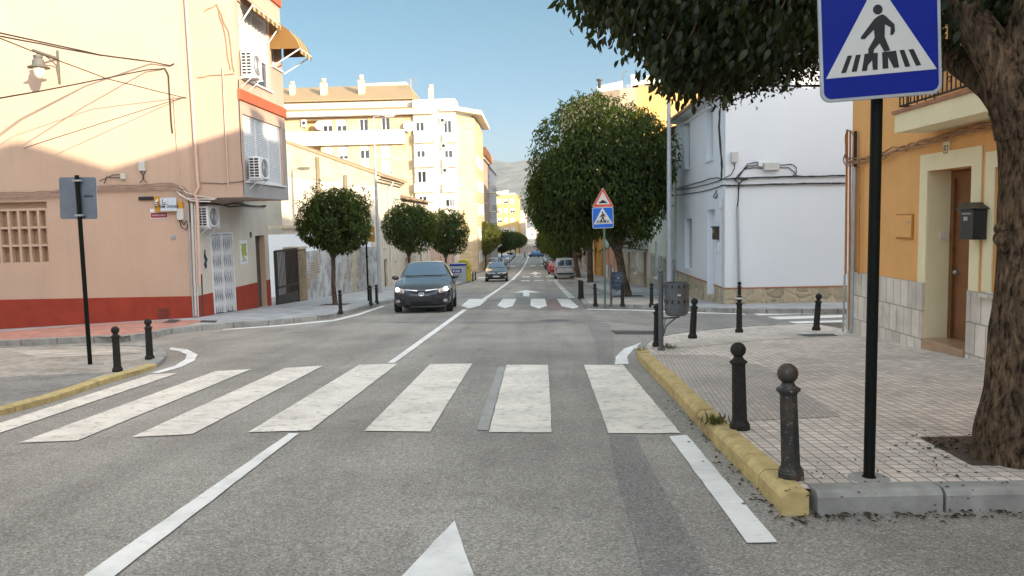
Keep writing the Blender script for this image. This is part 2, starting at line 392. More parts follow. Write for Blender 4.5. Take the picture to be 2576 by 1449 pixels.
# ------------------------------------------------------------------ palette
ASPH = (.35, .325, .30)
M = {}
M['asphalt'] = m_asphalt('asphalt', ASPH, .19)
M['asphalt_dark'] = m_asphalt('asphalt_patch', (.27, .257, .248), .16)
M['asphalt_mid'] = m_asphalt('asphalt_mid', (.295, .275, .26), .14)
M['asphalt_red'] = m_asphalt('asphalt_red', (.30, .22, .20), .1)
M['paint'] = m_paint('road_paint', (.90, .82, .73), .45, sc(ASPH, .8))
M['paint_new'] = m_paint('fresh_road_paint', (.92, .89, .86), .15, sc(ASPH, 1.2))
M['paint_old'] = m_paint('worn_road_paint', (.42, .41, .4), 1.0, ASPH)
M['tile'] = m_tile('paving_tile', (.76, .66, .585), .095, .10, 0.0, .006, .38, 0, .22, .8)
M['tile_left'] = m_tile('grey_paving_tile', (.52, .46, .40), .095, .10, 0.0, .006, .45, 0, .4, .8)
M['tile_fine'] = m_tile('ribbed_tile', (.62, .54, .49), .055, .05, .5, .007, .5, R(35), .22)
M['pave_grey'] = m_tile('grey_paving', (.42, .42, .43), .4, .4, 0, .006, .8, 0, .2, .2)
M['pave_red'] = m_tile('red_paving', (.50, .24, .19), .2, .2, 0, .006, .85, 0, .2, .2)
M['pave_light'] = m_tile('light_paving', (.60, .53, .46), .2, .2, 0, .006, .7, 0, .3, .3)
M['kerb'] = mat('concrete_kerb', (.33, .32, .30), .85, .25, 5, 60, .3, stain=.7)
M['kerb_yellow'] = mat('yellow_kerb_paint', (.55, .42, .19), .9, .22, 9, 60, .2, stain=.9)
M['iron'] = mat('cast_iron', (.022, .020, .018), .6, .3, 20, 40, .3, spec=.22)
# ------------------------------------------------------------------ ground, pavements, markings
bm = bmesh.new()
gx = [-6000, -1500, -300, -60, -17.5, -9.5, 0, 60, 300, 1500, 6000]
gy = [-6000, -1500, -60.1, -59.9, -20, 0]+YL+[400, 700, 1500, 3000, 9000]
grid = [[bm.verts.new((x, y, gz(x, y))) for x in gx] for y in gy]
for j in range(len(gy)-1):
    for i in range(len(gx)-1): bm.faces.new((grid[j][i], grid[j][i+1], grid[j+1][i+1], grid[j+1][i]))
me = bpy.data.meshes.new('road'); bm.to_mesh(me); bm.free(); me.materials.append(M['asphalt'])
o = bpy.data.objects.new('road', me); C.objects.link(o); o['kind'] = 'structure'

LIFT = .13
def resample(path, step):
    out = [Vector(path[0])]; need = step
    for a, b in zip(path, path[1:]):
        a, b = Vector(a), Vector(b); L = (b-a).length; t = 0
        while L-t > need:
            t += need; out.append(a+(b-a)*(t/L)); need = step
        need -= (L-t)
    if (out[-1]-Vector(path[-1])).length > step*.3: out.append(Vector(path[-1]))
    return out
def kerb(name, path, m, side=1, step=.55, wdt=.15, lift=LIFT, round_=False):
    """stones along a path of XY points; side=+1: pavement lies left of the path"""
    pts = resample([(p[0], p[1]) for p in path], step); mb = MB()
    N = len(pts); nor = []
    for i in range(N):
        t = (pts[min(i+1, N-1)]-pts[max(i-1, 0)]).normalized(); nor.append(Vector((-t.y, t.x))*side)
    for i in range(N-1):
        a, b = pts[i], pts[i+1]; d = (b-a)
        a2 = a+d*.013; b2 = b-d*.013
        na, nb = nor[i], nor[i+1]; j = random.uniform(-.006, .006)
        def P(q, n, off, z): r = q+n*off; return (r.x, r.y, gz(r.x, r.y)+z+j)
        prof = [(-.006, -.1), (-.004, lift*.80), (.010, lift*.96), (.03, lift+.010), (.045, lift+.013), (wdt, lift+.013), (wdt, -.1)] if round_ else [(-.006, -.1), (-.004, lift+.001), (.022, lift+.013), (wdt, lift+.013), (wdt, -.1)]
        A = [P(a2, na, o_, z) for o_, z in prof]; B = [P(b2, nb, o_, z) for o_, z in prof]
        n = len(prof)
        mb.add(A+B, [tuple(range(n)), tuple(range(2*n-1, n-1, -1))]+[(k, k+n, (k+1) % n+n, (k+1) % n) for k in range(n)])
    o = mb.build(name, m); o['kind'] = 'structure'; return o
def inset(pts, d, side):
    out = []; N = len(pts)
    for i, p in enumerate(pts): t = (pts[min(i+1, N-1)]-pts[max(i-1, 0)]).to_2d().normalized(); out.append((p.x-t.y*side*d, p.y+t.x*side*d))
    return out
# right near pavement
rk = gp([(1970, 1298), (1905, 1228), (1850, 1172), (1780, 1100), (1728, 1040), (1680, 985), (1640, 945), (1612, 915), (1600, 897), (1606, 882), (1626, 870), (1660, 860), (1720, 851), (1800, 842), (1900, 834), (2010, 829), (2112, 826)])
e0 = G(2576, 1284); e1 = Vector((7.6, e0.y+.1, 0))
nearr = [(5.9, e1.y+.1), (e0.x, e0.y+.1)]+[(rk[0].x+.1, rk[0].y+.1)]+inset(rk, .1, -1)[1:]+[(5.75, rk[-1].y), (5.9, 13.9)]
pav = drape('pavement', nearr, LIFT, M['tile'])
pav.data.transform(Matrix.Identity(4))
kerb('kerb', [e1, e0, rk[0]], M['kerb'], -1, .75, round_=True)
kerb('kerb', rk[:9], M['kerb_yellow'], -1, .5, round_=True)
kerb('kerb', rk[8:], M['kerb'], -1, .6, round_=True)
drape('tactile_paving', gp([(1612, 893), (1800, 893), (1930, 925), (2115, 1048), (1790, 1063), (1640, 912)], LIFT), LIFT+.004, M['tile_fine'])
# strip of larger slabs at the corner
drape('corner_paving', gp([(1632, 878), (1690, 862), (1900, 838), (2100, 832), (2122, 845), (1920, 856), (1760, 872)], LIFT), LIFT+.004, M['pave_light'])
# left near corner
LK = .06
lk = gp([(-80, 1066), (0, 1047), (120, 1015), (200, 988), (270, 963), (345, 944), (395, 925), (415, 908), (418, 896), (408, 885), (380, 877), (300, 875), (150, 877), (0, 881), (-120, 885)])
drape('pavement', [(p.x, p.y) for p in lk]+[(-16, lk[-1].y), (-16, 5.5), (lk[0].x-.5, 6.0)], LK, M['tile_left'])
kerb('kerb', lk[:7], M['kerb_yellow'], 1, .6, lift=LK); kerb('kerb', lk[6:], M['kerb'], 1, .6, lift=LK)
kerb('kerb', [(-10.6, 5.75), (lk[0].x-.5, 6.0), lk[0]], M['kerb'], 1, .8, lift=LK)
drape('ramp_paving', gp([(0, 950), (60, 945), (270, 938), (200, 964), (110, 994), (0, 1024)], LK), LK+.004, m_tile('dark_ribbed_tile', (.36, .34, .32), .055, .05, .5, .007, .5, R(35), .4))
drape('light_paving', gp([(30, 885), (300, 878), (390, 884), (280, 893), (100, 900)], LK), LK+.004, M['pave_light'])
# left far pavement
lf = gp([(-200, 882), (0, 873), (306, 862), (384, 851), (432, 840), (548, 827), (677, 819), (831, 803), (889, 787), (938, 773), (967, 766)])
lfp = [(p.x, p.y) for p in lf]+[(-5.55, 40), (-5.3, 64), (-7.1, 68), (-7.1, 300)]
drape('pavement', lfp+[(-11, 300), (-11, 23), (-30, 23), (-30, lf[0].y)], LIFT, M['pave_grey'])
kerb('kerb', lfp, M['kerb'], 1, .9)
drape('red_paving', [(p.x-.05, p.y+.16) for p in gp([(-200, 882), (0, 873), (306, 862), (384, 851), (432, 840), (455, 837)])]+[tuple(p[:2]) for p in gp([(525, 806), (300, 812), (0, 835), (-200, 845)], LIFT)], LIFT+.004, M['pave_red'])
# right far pavement
rf = gp([(2200, 789), (1950, 790), (1816, 788), (1700, 783), (1600, 778), (1500, 776), (1472, 775), (1466, 770), (1458, 751)])
rfp = [(p.x, p.y) for p in rf]+[(3.15, 33.5), (3.15, 300)]
drape('pavement', rfp+[(5.9, 300), (5.9, 23.9), (25, 23.9), (25, rf[0].y)], LIFT, M['pave_grey'])
kerb('kerb', rfp, M['kerb'], -1, .9)
drape('corner_paving', gp([(1482, 763), (1560, 765), (1700, 768), (1645, 752), (1474, 751)], LIFT), LIFT+.004, M['pave_light'])

# asphalt patches
AP = M['asphalt_dark']
def patch(pts, m, lift): return drape('asphalt_patch', gp(pts), lift, m)
patch([(1532, 1096), (1600, 1098), (1640, 1180), (1690, 1270), (1790, 1449), (1850, 1560), (1640, 1560), (1605, 1400), (1575, 1280), (1548, 1190)], AP, .004)
patch([(1476, 815), (1530, 812), (1545, 850), (1542, 917), (1505, 918), (1500, 870)], M['asphalt_mid'], .004)
patch([(1480, 800), (1900, 790), (2110, 800), (2110, 816), (1750, 826), (1560, 812)], M['asphalt_mid'], .005)
patch([(985, 795), (1480, 796), (1560, 806), (1470, 813), (970, 812)], M['asphalt_mid'], .006)
patch([(1180, 772), (1245, 752), (1600, 752), (1475, 776), (1175, 779)], M['asphalt_mid'], .004)
patch([(1358, 752), (1408, 752), (1440, 778), (1378, 778)], M['asphalt_red'], .006)
patch([(1345, 728), (1405, 728), (1418, 750), (1352, 750)], M['asphalt_mid'], .006)
patch([(1145, 733), (1215, 728), (1250, 733), (1190, 748), (1140, 752)], M['asphalt_mid'], .005)
patch([(1385, 700), (1398, 700), (1450, 748), (1425, 750)], M['asphalt_mid'], .005)
# markings
PM = M['paint']; PN = M['paint_new']; ML = .009
cross = [[(381, 943), (448, 940), (-92, 1122), (-183, 1125)], [(542, 935), (632, 930), (195, 1110), (47, 1116)],
         [(716, 927), (813, 921), (484, 1094), (331, 1102)], [(903, 919), (1001, 916), (780, 1085), (625, 1089)],
         [(1082, 917), (1188, 916), (1082, 1088), (916, 1086)], [(1274, 919), (1379, 919), (1388, 1090), (1230, 1089)],
         [(1469, 919), (1567, 919), (1712, 1092), (1531, 1092)]]
dmulti('crosswalk', [gp(q) for q in cross], ML, PM)
dmulti('worn_paint', [gp([(1253, 924), (1272, 923), (1228, 1084), (1199, 1083)])], .007, M['paint_old'])
far = [[(1180, 753), (1227, 752), (1208, 769), (1180, 777), (1160, 770)], [(1265, 752), (1299, 752), (1290, 770), (1270, 776), (1251, 769)],
       [(1336, 752), (1371, 752), (1376, 770), (1355, 777), (1334, 769)], [(1401, 752), (1433, 753), (1456, 773), (1442, 777), (1413, 771)]]
dmulti('crosswalk', [gp(q) for q in far], ML, PN)
side = [[(1878+0, 788), (2125, 784), (2125, 789.5), (1910, 795)], [(1925, 800), (2125, 793.5), (2125, 799.5), (1955, 806)], [(1975, 813), (2125, 807), (2125, 813), (2010, 819)],
        [(2035, 826), (2130, 821), (2130, 829), (2066, 833)]]
dmulti('crosswalk', [gp([(1884, 787), (2126, 782), (2126, 788), (1910, 794)]), gp([(1931, 798), (2126, 793), (2126, 799), (1958, 804.5)]),
                     gp([(1982, 810), (2126, 806), (2126, 813), (2013, 817.5)]), gp([(2040, 823.5), (2126, 822), (2126, 831), (2072, 832)])], ML, PN)
ln = [gp([(728, 1092), (752, 1092), (292, 1449), (110, 1590), (-20, 1610), (215, 1449)]), gp([(975, 914), (993, 914), (1083, 848), (1176, 779), (1164, 779), (1070, 846)]),
      gp([(1683, 1100), (1728, 1096), (1957, 1368), (1880, 1370)])]
dmulti('lane_line', ln, ML, PN)
yy = 31.0; xs_ = [(-2.33, -2.18), ]
lines = [[(-2.36, 31.2), (-2.16, 31.2), (-2.0, 60), (-1.93, 120), (-1.9, 260), (-2.02, 260), (-2.08, 120), (-2.18, 60)],
         [(-2.0, 64), (-1.86, 64), (-1.8, 250), (-1.9, 250)]]
for i in range(13):
    y0 = 32.6+i*2.15; lines.append([(1.36, y0), (1.66, y0), (1.66, y0+1.25), (1.36, y0+1.25)])
for (a, b, y0, y1) in [(-1.2, -.5, 61, 63), (-.1, .6, 61, 63), (.95, 1.8, 61, 63), (-1.3, -.6, 73, 76), (-.2, .5, 73, 76), (1, 1.9, 73, 76), (-4.4, -3.6, 73, 76), (-5.6, -4.8, 73, 76),
                       (1.4, 1.55, 78, 240), (-6, -5, 130, 136), (-4.4, -3.4, 130, 136), (-1, 0, 130, 136), (.8, 1.6, 130, 136), (-5.4, -5.28, 80, 240)]:
    lines.append([(a, y0), (b, y0), (b, y1), (a, y1)])
dmulti('lane_line', lines, ML, PN)
ar = [gp([(1143, 1312), (1190, 1449), (1255, 1640), (830, 1640), (1015, 1449)])]
ar.append(gp([(1290, 736.5), (1324, 730), (1362, 736.5), (1331, 736.5), (1332, 746), (1316, 746), (1316.5, 736.5)]))
ar.append([(-.75, 86), (-.05, 96), (.65, 86), (.12, 86), (.12, 80), (-.2, 80), (-.2, 86)]); ar.append([(-3.9, 92), (-3.5, 84), (-4.4, 84), (-4.4, 74), (-4.7, 84), (-5.3, 84)][:3]+[(-4.7, 84)])
dmulti('road_arrow', ar[:3], ML, PN)
band = [(1547, 918), (1549, 898), (1570, 878), (1612, 863), (1690, 852), (1780, 842.5), (1890, 834), (1890, 837), (1780, 846.5), (1690, 856.5), (1624, 868), (1592, 882), (1578, 899), (1582, 917)]
band2 = [(430, 875), (472, 880), (497, 893), (490, 908), (455, 925), (400, 940), (380, 940), (440, 921), (466, 905), (470, 893), (452, 885), (425, 880)]
band3 = [(1475, 777.2), (1600, 779.6), (1716, 784.6), (1870, 789.5), (1880, 792), (1700, 787.2), (1600, 782), (1480, 779.5)]
band4 = [(560, 829), (700, 819), (840, 805), (900, 790), (960, 770), (972, 770), (905, 793), (845, 808), (700, 822), (562, 831)]
dmulti('edge_line', [gp(band), gp(band2), gp(band3), gp(band4)], ML, PN)
# ------------------------------------------------------------------ buildings
M['beige'] = mat('peach_render', (.53, .38, .285), .9, .06, .7, 70, .15, streak=.12)
M['pink'] = mat('pink_render', (.49, .345, .265), .9, .06, .7, 70, .15, streak=.2)
M['greywall'] = mat('grey_render', (.34, .325, .32), .9, .07, .7, 70, .15, streak=.25)
M['cream_wall'] = mat('cream_render', (.60, .54, .46), .9, .06, .9, 70, .15, streak=.25)
M['red_band'] = mat('red_oxide_paint', (.31, .040, .020), .8, .14, 2.5, 60, .2, streak=.2)
M['red_trim'] = mat('red_trim_paint', (.46, .10, .045), .8, .1, 2.5)
M['white_wall'] = mat('white_render', (.745, .78, .825), .9, .03, .4, 60, .12, streak=.03)
M['ochre'] = mat('ochre_render', (.80, .42, .15), .85, .07, 1.3, 60, .15, streak=.15)
M['cream_trim'] = mat('cream_trim', (.86, .76, .50), .85, .05, 2, 60, .1)
M['stone_pale'] = m_stone('rubble_stone', (.46, .38, .26), 2.6, .03, (.46, .40, .30))
M['stone_grey'] = m_stone('grey_rubble_stone', (.34, .32, .28), 4.5, .03, (.38, .36, .32))
M['clad'] = m_tile('stone_cladding', (.78, .70, .61), .24, .42, .5, .012, .6, 0, .3, 1.0, 'YZ')
M['terracotta'] = mat('terracotta', (.36, .17, .10), .85, .2, 6)
M['rooftile'] = m_wave('clay_roof_tile', (.40, .29, .17), 2.2, 'X', .45, .85, 1.0)
M['rooftile_y'] = m_wave('clay_roof_tile_row', (.40, .27, .17), 2.2, 'Y', .45, .85, 1.0)
M['white_metal'] = m_plain('white_metal', (.72, .73, .75), .45)
M['shutter'] = m_wave('roller_shutter', (.66, .67, .69), 5.2, 'Z', .5, .55, .6)
M['shutter_warm'] = m_wave('cream_roller_shutter', (.62, .58, .50), 5.2, 'Z', .55, .55, .6)
M['glass'] = m_plain('window_glass', (.03, .035, .045), .06, 0, 0, .8)
M['dark'] = m_plain('dark_interior', (.03, .028, .025), .7)
M['grey_metal'] = mat('grey_metal', (.11, .11, .10), .6, .12, 8)
M['galv'] = mat('galvanised_steel', (.42, .44, .47), .45, .12, 6, metal=.5)
M['pipe_white'] = mat('painted_pipe', (.58, .53, .48), .7, .1, 4)
M['pipe_pink'] = mat('pink_pipe', (.58, .40, .32), .7, .1, 4)
M['pipe_ochre'] = mat('ochre_pipe', (.48, .21, .05), .7, .1, 4)
M['brown_door'] = mat('varnished_door', (.20, .08, .03), .4, .2, 3, spec=.5)
M['wood_dark'] = m_plain('dark_brown_metal', (.05, .038, .032), .6)
M['cable'] = m_plain('black_cable', (.02, .02, .022), .7)
M['cable_brown'] = mat('painted_cable', (.36, .20, .11), .8, .2, 8)
M['cable_pink'] = mat('dusty_cable', (.34, .24, .19), .8, .25, 8)
M['black_plastic'] = m_plain('black_plastic', (.02, .02, .02), .4)
M['box_grey'] = mat('junction_box_plastic', (.55, .55, .52), .6, .06, 6)
M['old_plaster'] = mat('old_plaster', (.50, .44, .33), .95, .22, 1.4, 30, .5, stain=.75, streak=.45)
def m_oldwall():
    m, b, L = newmat('weathered_render'); v = mapped(m)
    c = ramp(m, noise(m, v, 1.1, 9, .72), [(.30, (.09, .085, .08)), (.42, (.27, .26, .25)), (.52, (.46, .46, .46)), (.68, (.60, .61, .62))])
    br = nn(m, 'ShaderNodeTexBrick'); br.inputs['Scale'].default_value = 1; br.inputs['Brick Width'].default_value = .3; br.inputs['Row Height'].default_value = .11; br.inputs['Mortar Size'].default_value = .015
    br.inputs['Color1'].default_value = (.26, .19, .13, 1); br.inputs['Color2'].default_value = (.34, .26, .18, 1); br.inputs['Mortar'].default_value = (.42, .38, .33, 1)
    tc = nn(m, 'ShaderNodeTexCoord'); sp = nn(m, 'ShaderNodeSeparateXYZ'); cb = nn(m, 'ShaderNodeCombineXYZ'); L.new(tc.outputs['Object'], sp.inputs[0]); L.new(sp.outputs['Y'], cb.inputs['X']); L.new(sp.outputs['Z'], cb.inputs['Y']); L.new(cb.outputs[0], br.inputs['Vector'])
    f = ramp(m, noise(m, v, .55, 7, .65), [(.56, (0, 0, 0)), (.60, (1, 1, 1))])
    L.new(mix(m, f, c, br.outputs['Color']), b.inputs[0]); b.inputs['Roughness'].default_value = .95; bump(m, b, noise(m, v, 14, 6), .7, .03); return m
M['old_wall'] = m_oldwall()
M['old_house_front'] = mat('faded_house_render', (.58, .52, .43), .95, .1, 1.2, 30, .3, stain=.3, streak=.35)
M['brick_old'] = m_tile('old_brick', (.28, .20, .12), .28, .1, .5, .012, 1.3, R(0), .4, .6, 'YZ')

def window(parent, face, pl, a0, a1, z0, z1, rec=.12, sh=1.0, panes=2, fm='white_metal', sm='shutter', sill=True, fw=.06, name='window'):
    f = MB(); d0, d1 = -rec+.004, -rec+.06
    for (x0, x1, y0, y1) in ((a0, a0+fw, z0, z1), (a1-fw, a1, z0, z1)): fbox(f, face, pl, x0, x1, y0, y1, d0, d1)
    fbox(f, face, pl, a0+fw, a1-fw, z0, z0+fw, d0, d1); fbox(f, face, pl, a0+fw, a1-fw, z1-fw, z1, d0, d1)
    st = (a1-a0-2*fw)/panes
    for k in range(1, panes): fbox(f, face, pl, a0+fw+st*k-fw*.6, a0+fw+st*k+fw*.6, z0+fw, z1-fw, d0, d1)
    fo = f.build(name, M[fm], parent)
    zs = z1-(z1-z0)*sh
    if sh < .99:
        g = MB()
        fbox(g, face, pl, a0+fw, a1-fw, z0+fw, zs, d0+.004, d0+.02); g.build('pane', M['glass'], fo)
    if sh > .02:
        g = MB()
        for k in range(panes):
            x0 = a0+fw+st*k+(fw*.6 if k else 0); x1 = a0+fw+st*(k+1)-(fw*.6 if k < panes-1 else 0)
            fbox(g, face, pl, x0, x1, zs, z1-fw, d0+.006, d1-.012)
        g.build('shutter', M[sm], fo)
    if sill:
        s = MB(); fbox(s, face, pl, a0-.05, a1+.05, z0-.05, z0-.002, -.02, .07); s.build('sill', M[fm], fo)
    return fo
def rng2(face, pl, u0, v0, u1, v1):
    """a pair of picture points on a wall plane -> (a0, a1, z0, z1)"""
    f = py if face == 'S' else px
    p, q = f(u0, v0, pl), f(u1, v1, pl)
    a = (p.x, q.x) if face == 'S' else (p.y, q.y)
    return min(a), max(a), min(p.z, q.z), max(p.z, q.z)
def sway(pts, k=3, amp=.02):
    out = []
    for a, b in zip(pts, pts[1:]):
        a, b = Vector(a), Vector(b)
        for i in range(k):
            out.append(a+(b-a)*(i/k)+Vector((random.uniform(-amp, amp), random.uniform(-amp, amp)*.3, random.uniform(-amp, amp)))*(1 if i or len(out) else 0))
    out.append(Vector(pts[-1])); return out
def cable(label, runs, r, m, cat='cable', amp=.012, name='cable'):
    mb = MB()
    for pts in runs: mb.tube(sway(pts, 3, amp), r, 5)
    return tag(mb.build(name, m, smooth=60), label, cat)
def on(face, pl, pts, d=.03):
    f = py if face == 'S' else px
    s = -1 if face in 'SW' else 1
    return [f(u, v, pl+s*d) for u, v in pts]

# ---- big peach corner building on the left
YB = 22.3; XC = py(489, 640, YB).x; XO = -8.44; Y1, Y2 = 28.6, 26.35
ZT = 13.0; ZB = py(508, 498, YB).z
zred = py(240, 749.5, YB).z
bb = thing('corner_building', (XC, YB, -1.3), 'tall peach coloured corner building with dark red base and projecting upper floors', 'building')
mb = MB()
gr = rng2('S', YB, 118, 526, 0, 664); gz0, gz1 = gr[2], gr[3]; gw = (gr[1]-gr[0])/5.15
gA1 = gr[1]; gA0 = gA1-gw*8
def fzx(x): return x
wall(mb, 'S', YB, -27, XC, -4, ZT, [(gA0, gA1, gz0, gz1+.22, .22)])
dg_ = (23.45, 25.15, -3, px(560, 585, XC).z, .12); dd_ = (27.25, 28.2, -3.5, px(662, 592, XC).z, .25)
wall(mb, 'E', XC, YB, Y1, -4, ZB, [dg_, dd_])
mb.quad((XC, Y2, ZB), (XC, Y1, ZB), (XC, Y1, ZT), (XC, Y2, ZT)); mb.quad((-27, Y1, -4), (XC, Y1, -4), (XC, Y1, ZT), (-27, Y1, ZT))
mb.quad((-27, YB, -4), (-27, Y1, -4), (-27, Y1, ZT), (-27, YB, ZT)); mb.quad((-27, YB, ZT), (XC, YB, ZT), (XC, Y1, ZT), (-27, Y1, ZT))
wo = mb.build('wall', M['beige'], bb)
# ground-floor street side in a paler colour
mb = MB(); wall(mb, 'E', XC+.004, YB, Y1, zred, ZB, [dg_[:2]+(zred-1, dg_[3]), dd_[:2]+(zred-1, dd_[3])][:0] or [(dg_[0], dg_[1], zred-.0, dg_[3], .004), (dd_[0], dd_[1], zred, dd_[3], .004)]) 
mb = MB()
for a0, a1, z0, z1 in ((YB, dg_[0], zred, ZB), (dg_[0], dg_[1], dg_[3], ZB), (dg_[1], dd_[0], zred, ZB), (dd_[0], dd_[1], dd_[3], ZB), (dd_[1], Y1, zred, ZB)): fbox(mb, 'E', XC, a0, a1, z0, z1, .0, .012)
mb.build('painted_shopfront', M['cream_wall'], bb)
mb = MB(); fbox(mb, 'S', YB, -27, XC+.018, -4, zred, 0, .018)
for a0, a1 in ((YB, dg_[0]), (dg_[1], dd_[0]), (dd_[1], Y1)): fbox(mb, 'E', XC, a0, a1, -4, zred, 0, .018)
mb.build('plinth', M['red_band'], bb)
g = MB()
for k in range(9): x = gA1-gw*k; fbox(g, 'S', YB, x-(.035 if k else .07), x+(.035 if k else 0), gz0, gz1, -.19, -.02)
for j in range(4): z = gz0+(gz1-gz0)*j/3; fbox(g, 'S', YB, gA0, gA1, z-.035 if j else z, z+.035, -.17, -.03)
g.build('window_grille', M['beige'], bb)
g = MB(); fbox(g, 'S', YB, gA0, gA1, gz0, gz1, -.215, -.20); g.build('shutter', mat('brown_blind', (.34, .25, .17), .8), bb)
# overhanging bay
lowW = rng2('E', XO, 601, 300, 716, 460); lowW = (22.5, 25.95, px(650, 432, XO).z-.33, px(650, 300, XO).z)
zc1 = px(660, 250, XO).z; zc0 = zc1-.30
zb2 = 7.3+1.5
upW = (22.55, 25.1, px(625, 165, XO).z-.45, px(640, 60, XO).z+.35); upD = (25.3, 26.2, px(705, 170, XO).z-.1, upW[3])
mb = MB()
wall(mb, 'E', XO, YB, Y2, ZB, ZT, [lowW+(.14,), upW+(.14,), upD+(.3,)])
mb.quad((XC, YB-.004, ZB), (XO, YB-.004, ZB), (XO, YB-.004, ZT), (XC, YB-.004, ZT)); mb.quad((XC, Y2, ZB), (XO, Y2, ZB), (XO, Y2, ZT), (XC, Y2, ZT)); mb.quad((XC, YB, ZB), (XO, YB, ZB), (XO, Y2, ZB), (XC, Y2, ZB)); mb.quad((XC, YB, ZT), (XO, YB, ZT), (XO, Y2, ZT), (XC, Y2, ZT))
mb.build('overhang', M['pink'], bb, recalc=False)
mb = MB(); zl = lowW[2]-.05
fbox(mb, 'E', XO, YB, Y2, ZB, zl-.02, .002, .012)
fbox(mb, 'E', XO, lowW[1]+.08, Y2, zl-.02, lowW[3], .002, .012)
mb.build('grey_panel', M['greywall'], bb)
for z0, z1 in ((zc0, zc1), (zb2-.02, zb2+.3)):
    mb = MB(); fbox(mb, 'E', XO, YB-.06, Y2+.03, z0, z1, .0, .07); mb.build('red_cornice', M['red_trim'], bb)
window(bb, 'E', XO, *lowW, rec=.13, sh=1.0, panes=3)
window(bb, 'E', XO, *upW, rec=.13, sh=.62, panes=2)
window(bb, 'E', XO, *upD, rec=.28, sh=.12, panes=2)
# awnings
def m_awn():
    m, b, L = newmat('striped_awning_cloth'); v = mapped(m)
    wv = nn(m, 'ShaderNodeTexWave', bands_direction='Y'); wv.inputs['Scale'].default_value = .8; L.new(v, wv.inputs[0])
    c = ramp(m, wv.outputs['Fac'], [(.47, (.40, .33, .17)), (.53, (.17, .09, .025))]); L.new(c, b.inputs[0]); b.inputs['Roughness'].default_value = .9
    return m
M['awning'] = m_awn()
def awning(y0, y1, zt, out, drop, valance=.16, curved=False):
    mb = MB(); n = 18; prof = [(0, 0), (out*.3, -drop*.12), (out*.62, -drop*.36), (out*.86, -drop*.68), (out, -drop)] if curved else [(0, 0), (out, -drop)]
    for i in range(n):
        a, b = y0+(y1-y0)*i/n, y0+(y1-y0)*(i+1)/n
        for (d, z), (e, y) in zip(prof, prof[1:]): mb.quad((XO+.02+d, a, zt+z), (XO+.02+d, b, zt+z), (XO+.02+e, b, zt+y), (XO+.02+e, a, zt+y))
        va, vb, vm = [valance*(.72+.28*abs(math.sin(math.pi*(i+q)/2))) for q in (0, 1, .5)]
        x = XO+.022+out
        mb.quad((x, a, zt-drop), (x, b, zt-drop), (x, b, zt-drop-vb), (x, (a+b)/2, zt-drop-vm), (x, a, zt-drop-va))
    for y in (y0, y1):
        if curved: mb.add([(XO+.02+d, y, zt+z) for d, z in prof]+[(XO+.02, y, zt-drop)], [tuple(range(len(prof)+1))])
    o = mb.build('awning', M['awning'], bb, recalc=False)
    m2 = MB()
    for y in (y0+.03, y1-.03): m2.tube([(XO+.02, y, zt-drop-.55), (XO+.02+out, y, zt-drop)], .022, 6)
    m2.tube([(XO+.02+out, y0, zt-drop), (XO+.02+out, y1, zt-drop)], .02, 6)
    m2.build('awning_arm', M['white_metal'], o)
awning(22.55, 25.0, upW[3]+.25, .42, .40)
awning(25.2, 26.5, px(700, 85, XO).z+.25, .95, .95, curved=True)
# doors
sg = MB(); y0, y1, zt = dg_[0], dg_[1], dg_[3]; zb = gz(XC, 24.3)+LIFT
def zpb(y): return gz(XC, y)+LIFT
for y in (y0, y1, (y0+y1)/2): fbox(sg, 'E', XC, y-.03, y+.03, zpb(y)+.02, zt, -.05, .03)
fbox(sg, 'E', XC, y0, y1, zt-.05, zt, -.05, .035)
n = 10
for k in range(n):
    y = y0+.06+(y1-y0-.12)*(k+.5)/n
    for j in range(9):
        z0 = zpb(y)+.06+(zt-zpb(y)-.14)*j/9; z1 = zpb(y)+.06+(zt-zpb(y)-.14)*(j+1)/9; s = (y1-y0)/n*.42
        p = [fp('E', XC, y-s*((j+0) % 2 == 0)+s*.5, z0, .0), fp('E', XC, y+s*((j+0) % 2 == 0)-s*.5, z1, .0)]
        sg.tube(p, .019, 4)
    fbox(sg, 'E', XC, y-.011, y+.011, zpb(y)+.04, zt-.06, -.03, -.01)
dgo = sg.build('folding_gate', M['white_metal'], bb)
g = MB(); fbox(g, 'E', XC, y0+.01, y1-.01, zb-.3, zt-.05, -.11, -.10); g.build('shutter', mat('blue_grey_door', (.16, .20, .26), .5), bb)
g = MB(); fbox(g, 'E', XC, dd_[0]+.01, dd_[1]-.01, -3.0, dd_[3]-.01, -.24, -.20); g.build('door', mat('weathered_door', (.10, .085, .07), .7, .2, 5), bb)
g = MB(); v = rng2('S', YB, 398, 776, 428, 805)
for k in range(6): z = v[2]+(v[3]-v[2])*k/5.5; fbox(g, 'S', YB, v[0], v[1], z, z+.022, .018, .032)
g.build('vent', M['wood_dark'], bb)
# drain pipes at the corner
def pipe(label, path, r, m, par): mb = MB(); mb.tube(path, r, 8); return mb.build('drainpipe', M[m], par, smooth=60)
def vp(u0, v0, u1, v1, d=.06): return [py(u0, v0, YB-d), py(u1, v1, YB-d)]
pipe('', [py(465, -40, YB-.06), py(497, 455, YB-.06), py(500, 470, YB-.06), py(490, 488, YB-.06), py(496, 505, YB-.06), py(503, 720, YB-.06)], .05, 'pipe_pink', bb)
for (u0, v0, u1, v1, r, m) in ((473, 512, 487, 797, .028, 'galv'), (482, 512, 493, 795, .035, 'pipe_white'), (490, 515, 499, 797, .022, 'pipe_white'), (507, 690, 511, 795, .022, 'wood_dark'), (437, 240, 452, 470, .014, 'pipe_pink'), (560, 170, 574, 470, .02, 'pipe_pink')):
    pipe('', vp(u0, v0, u1, v1), r, m, bb)

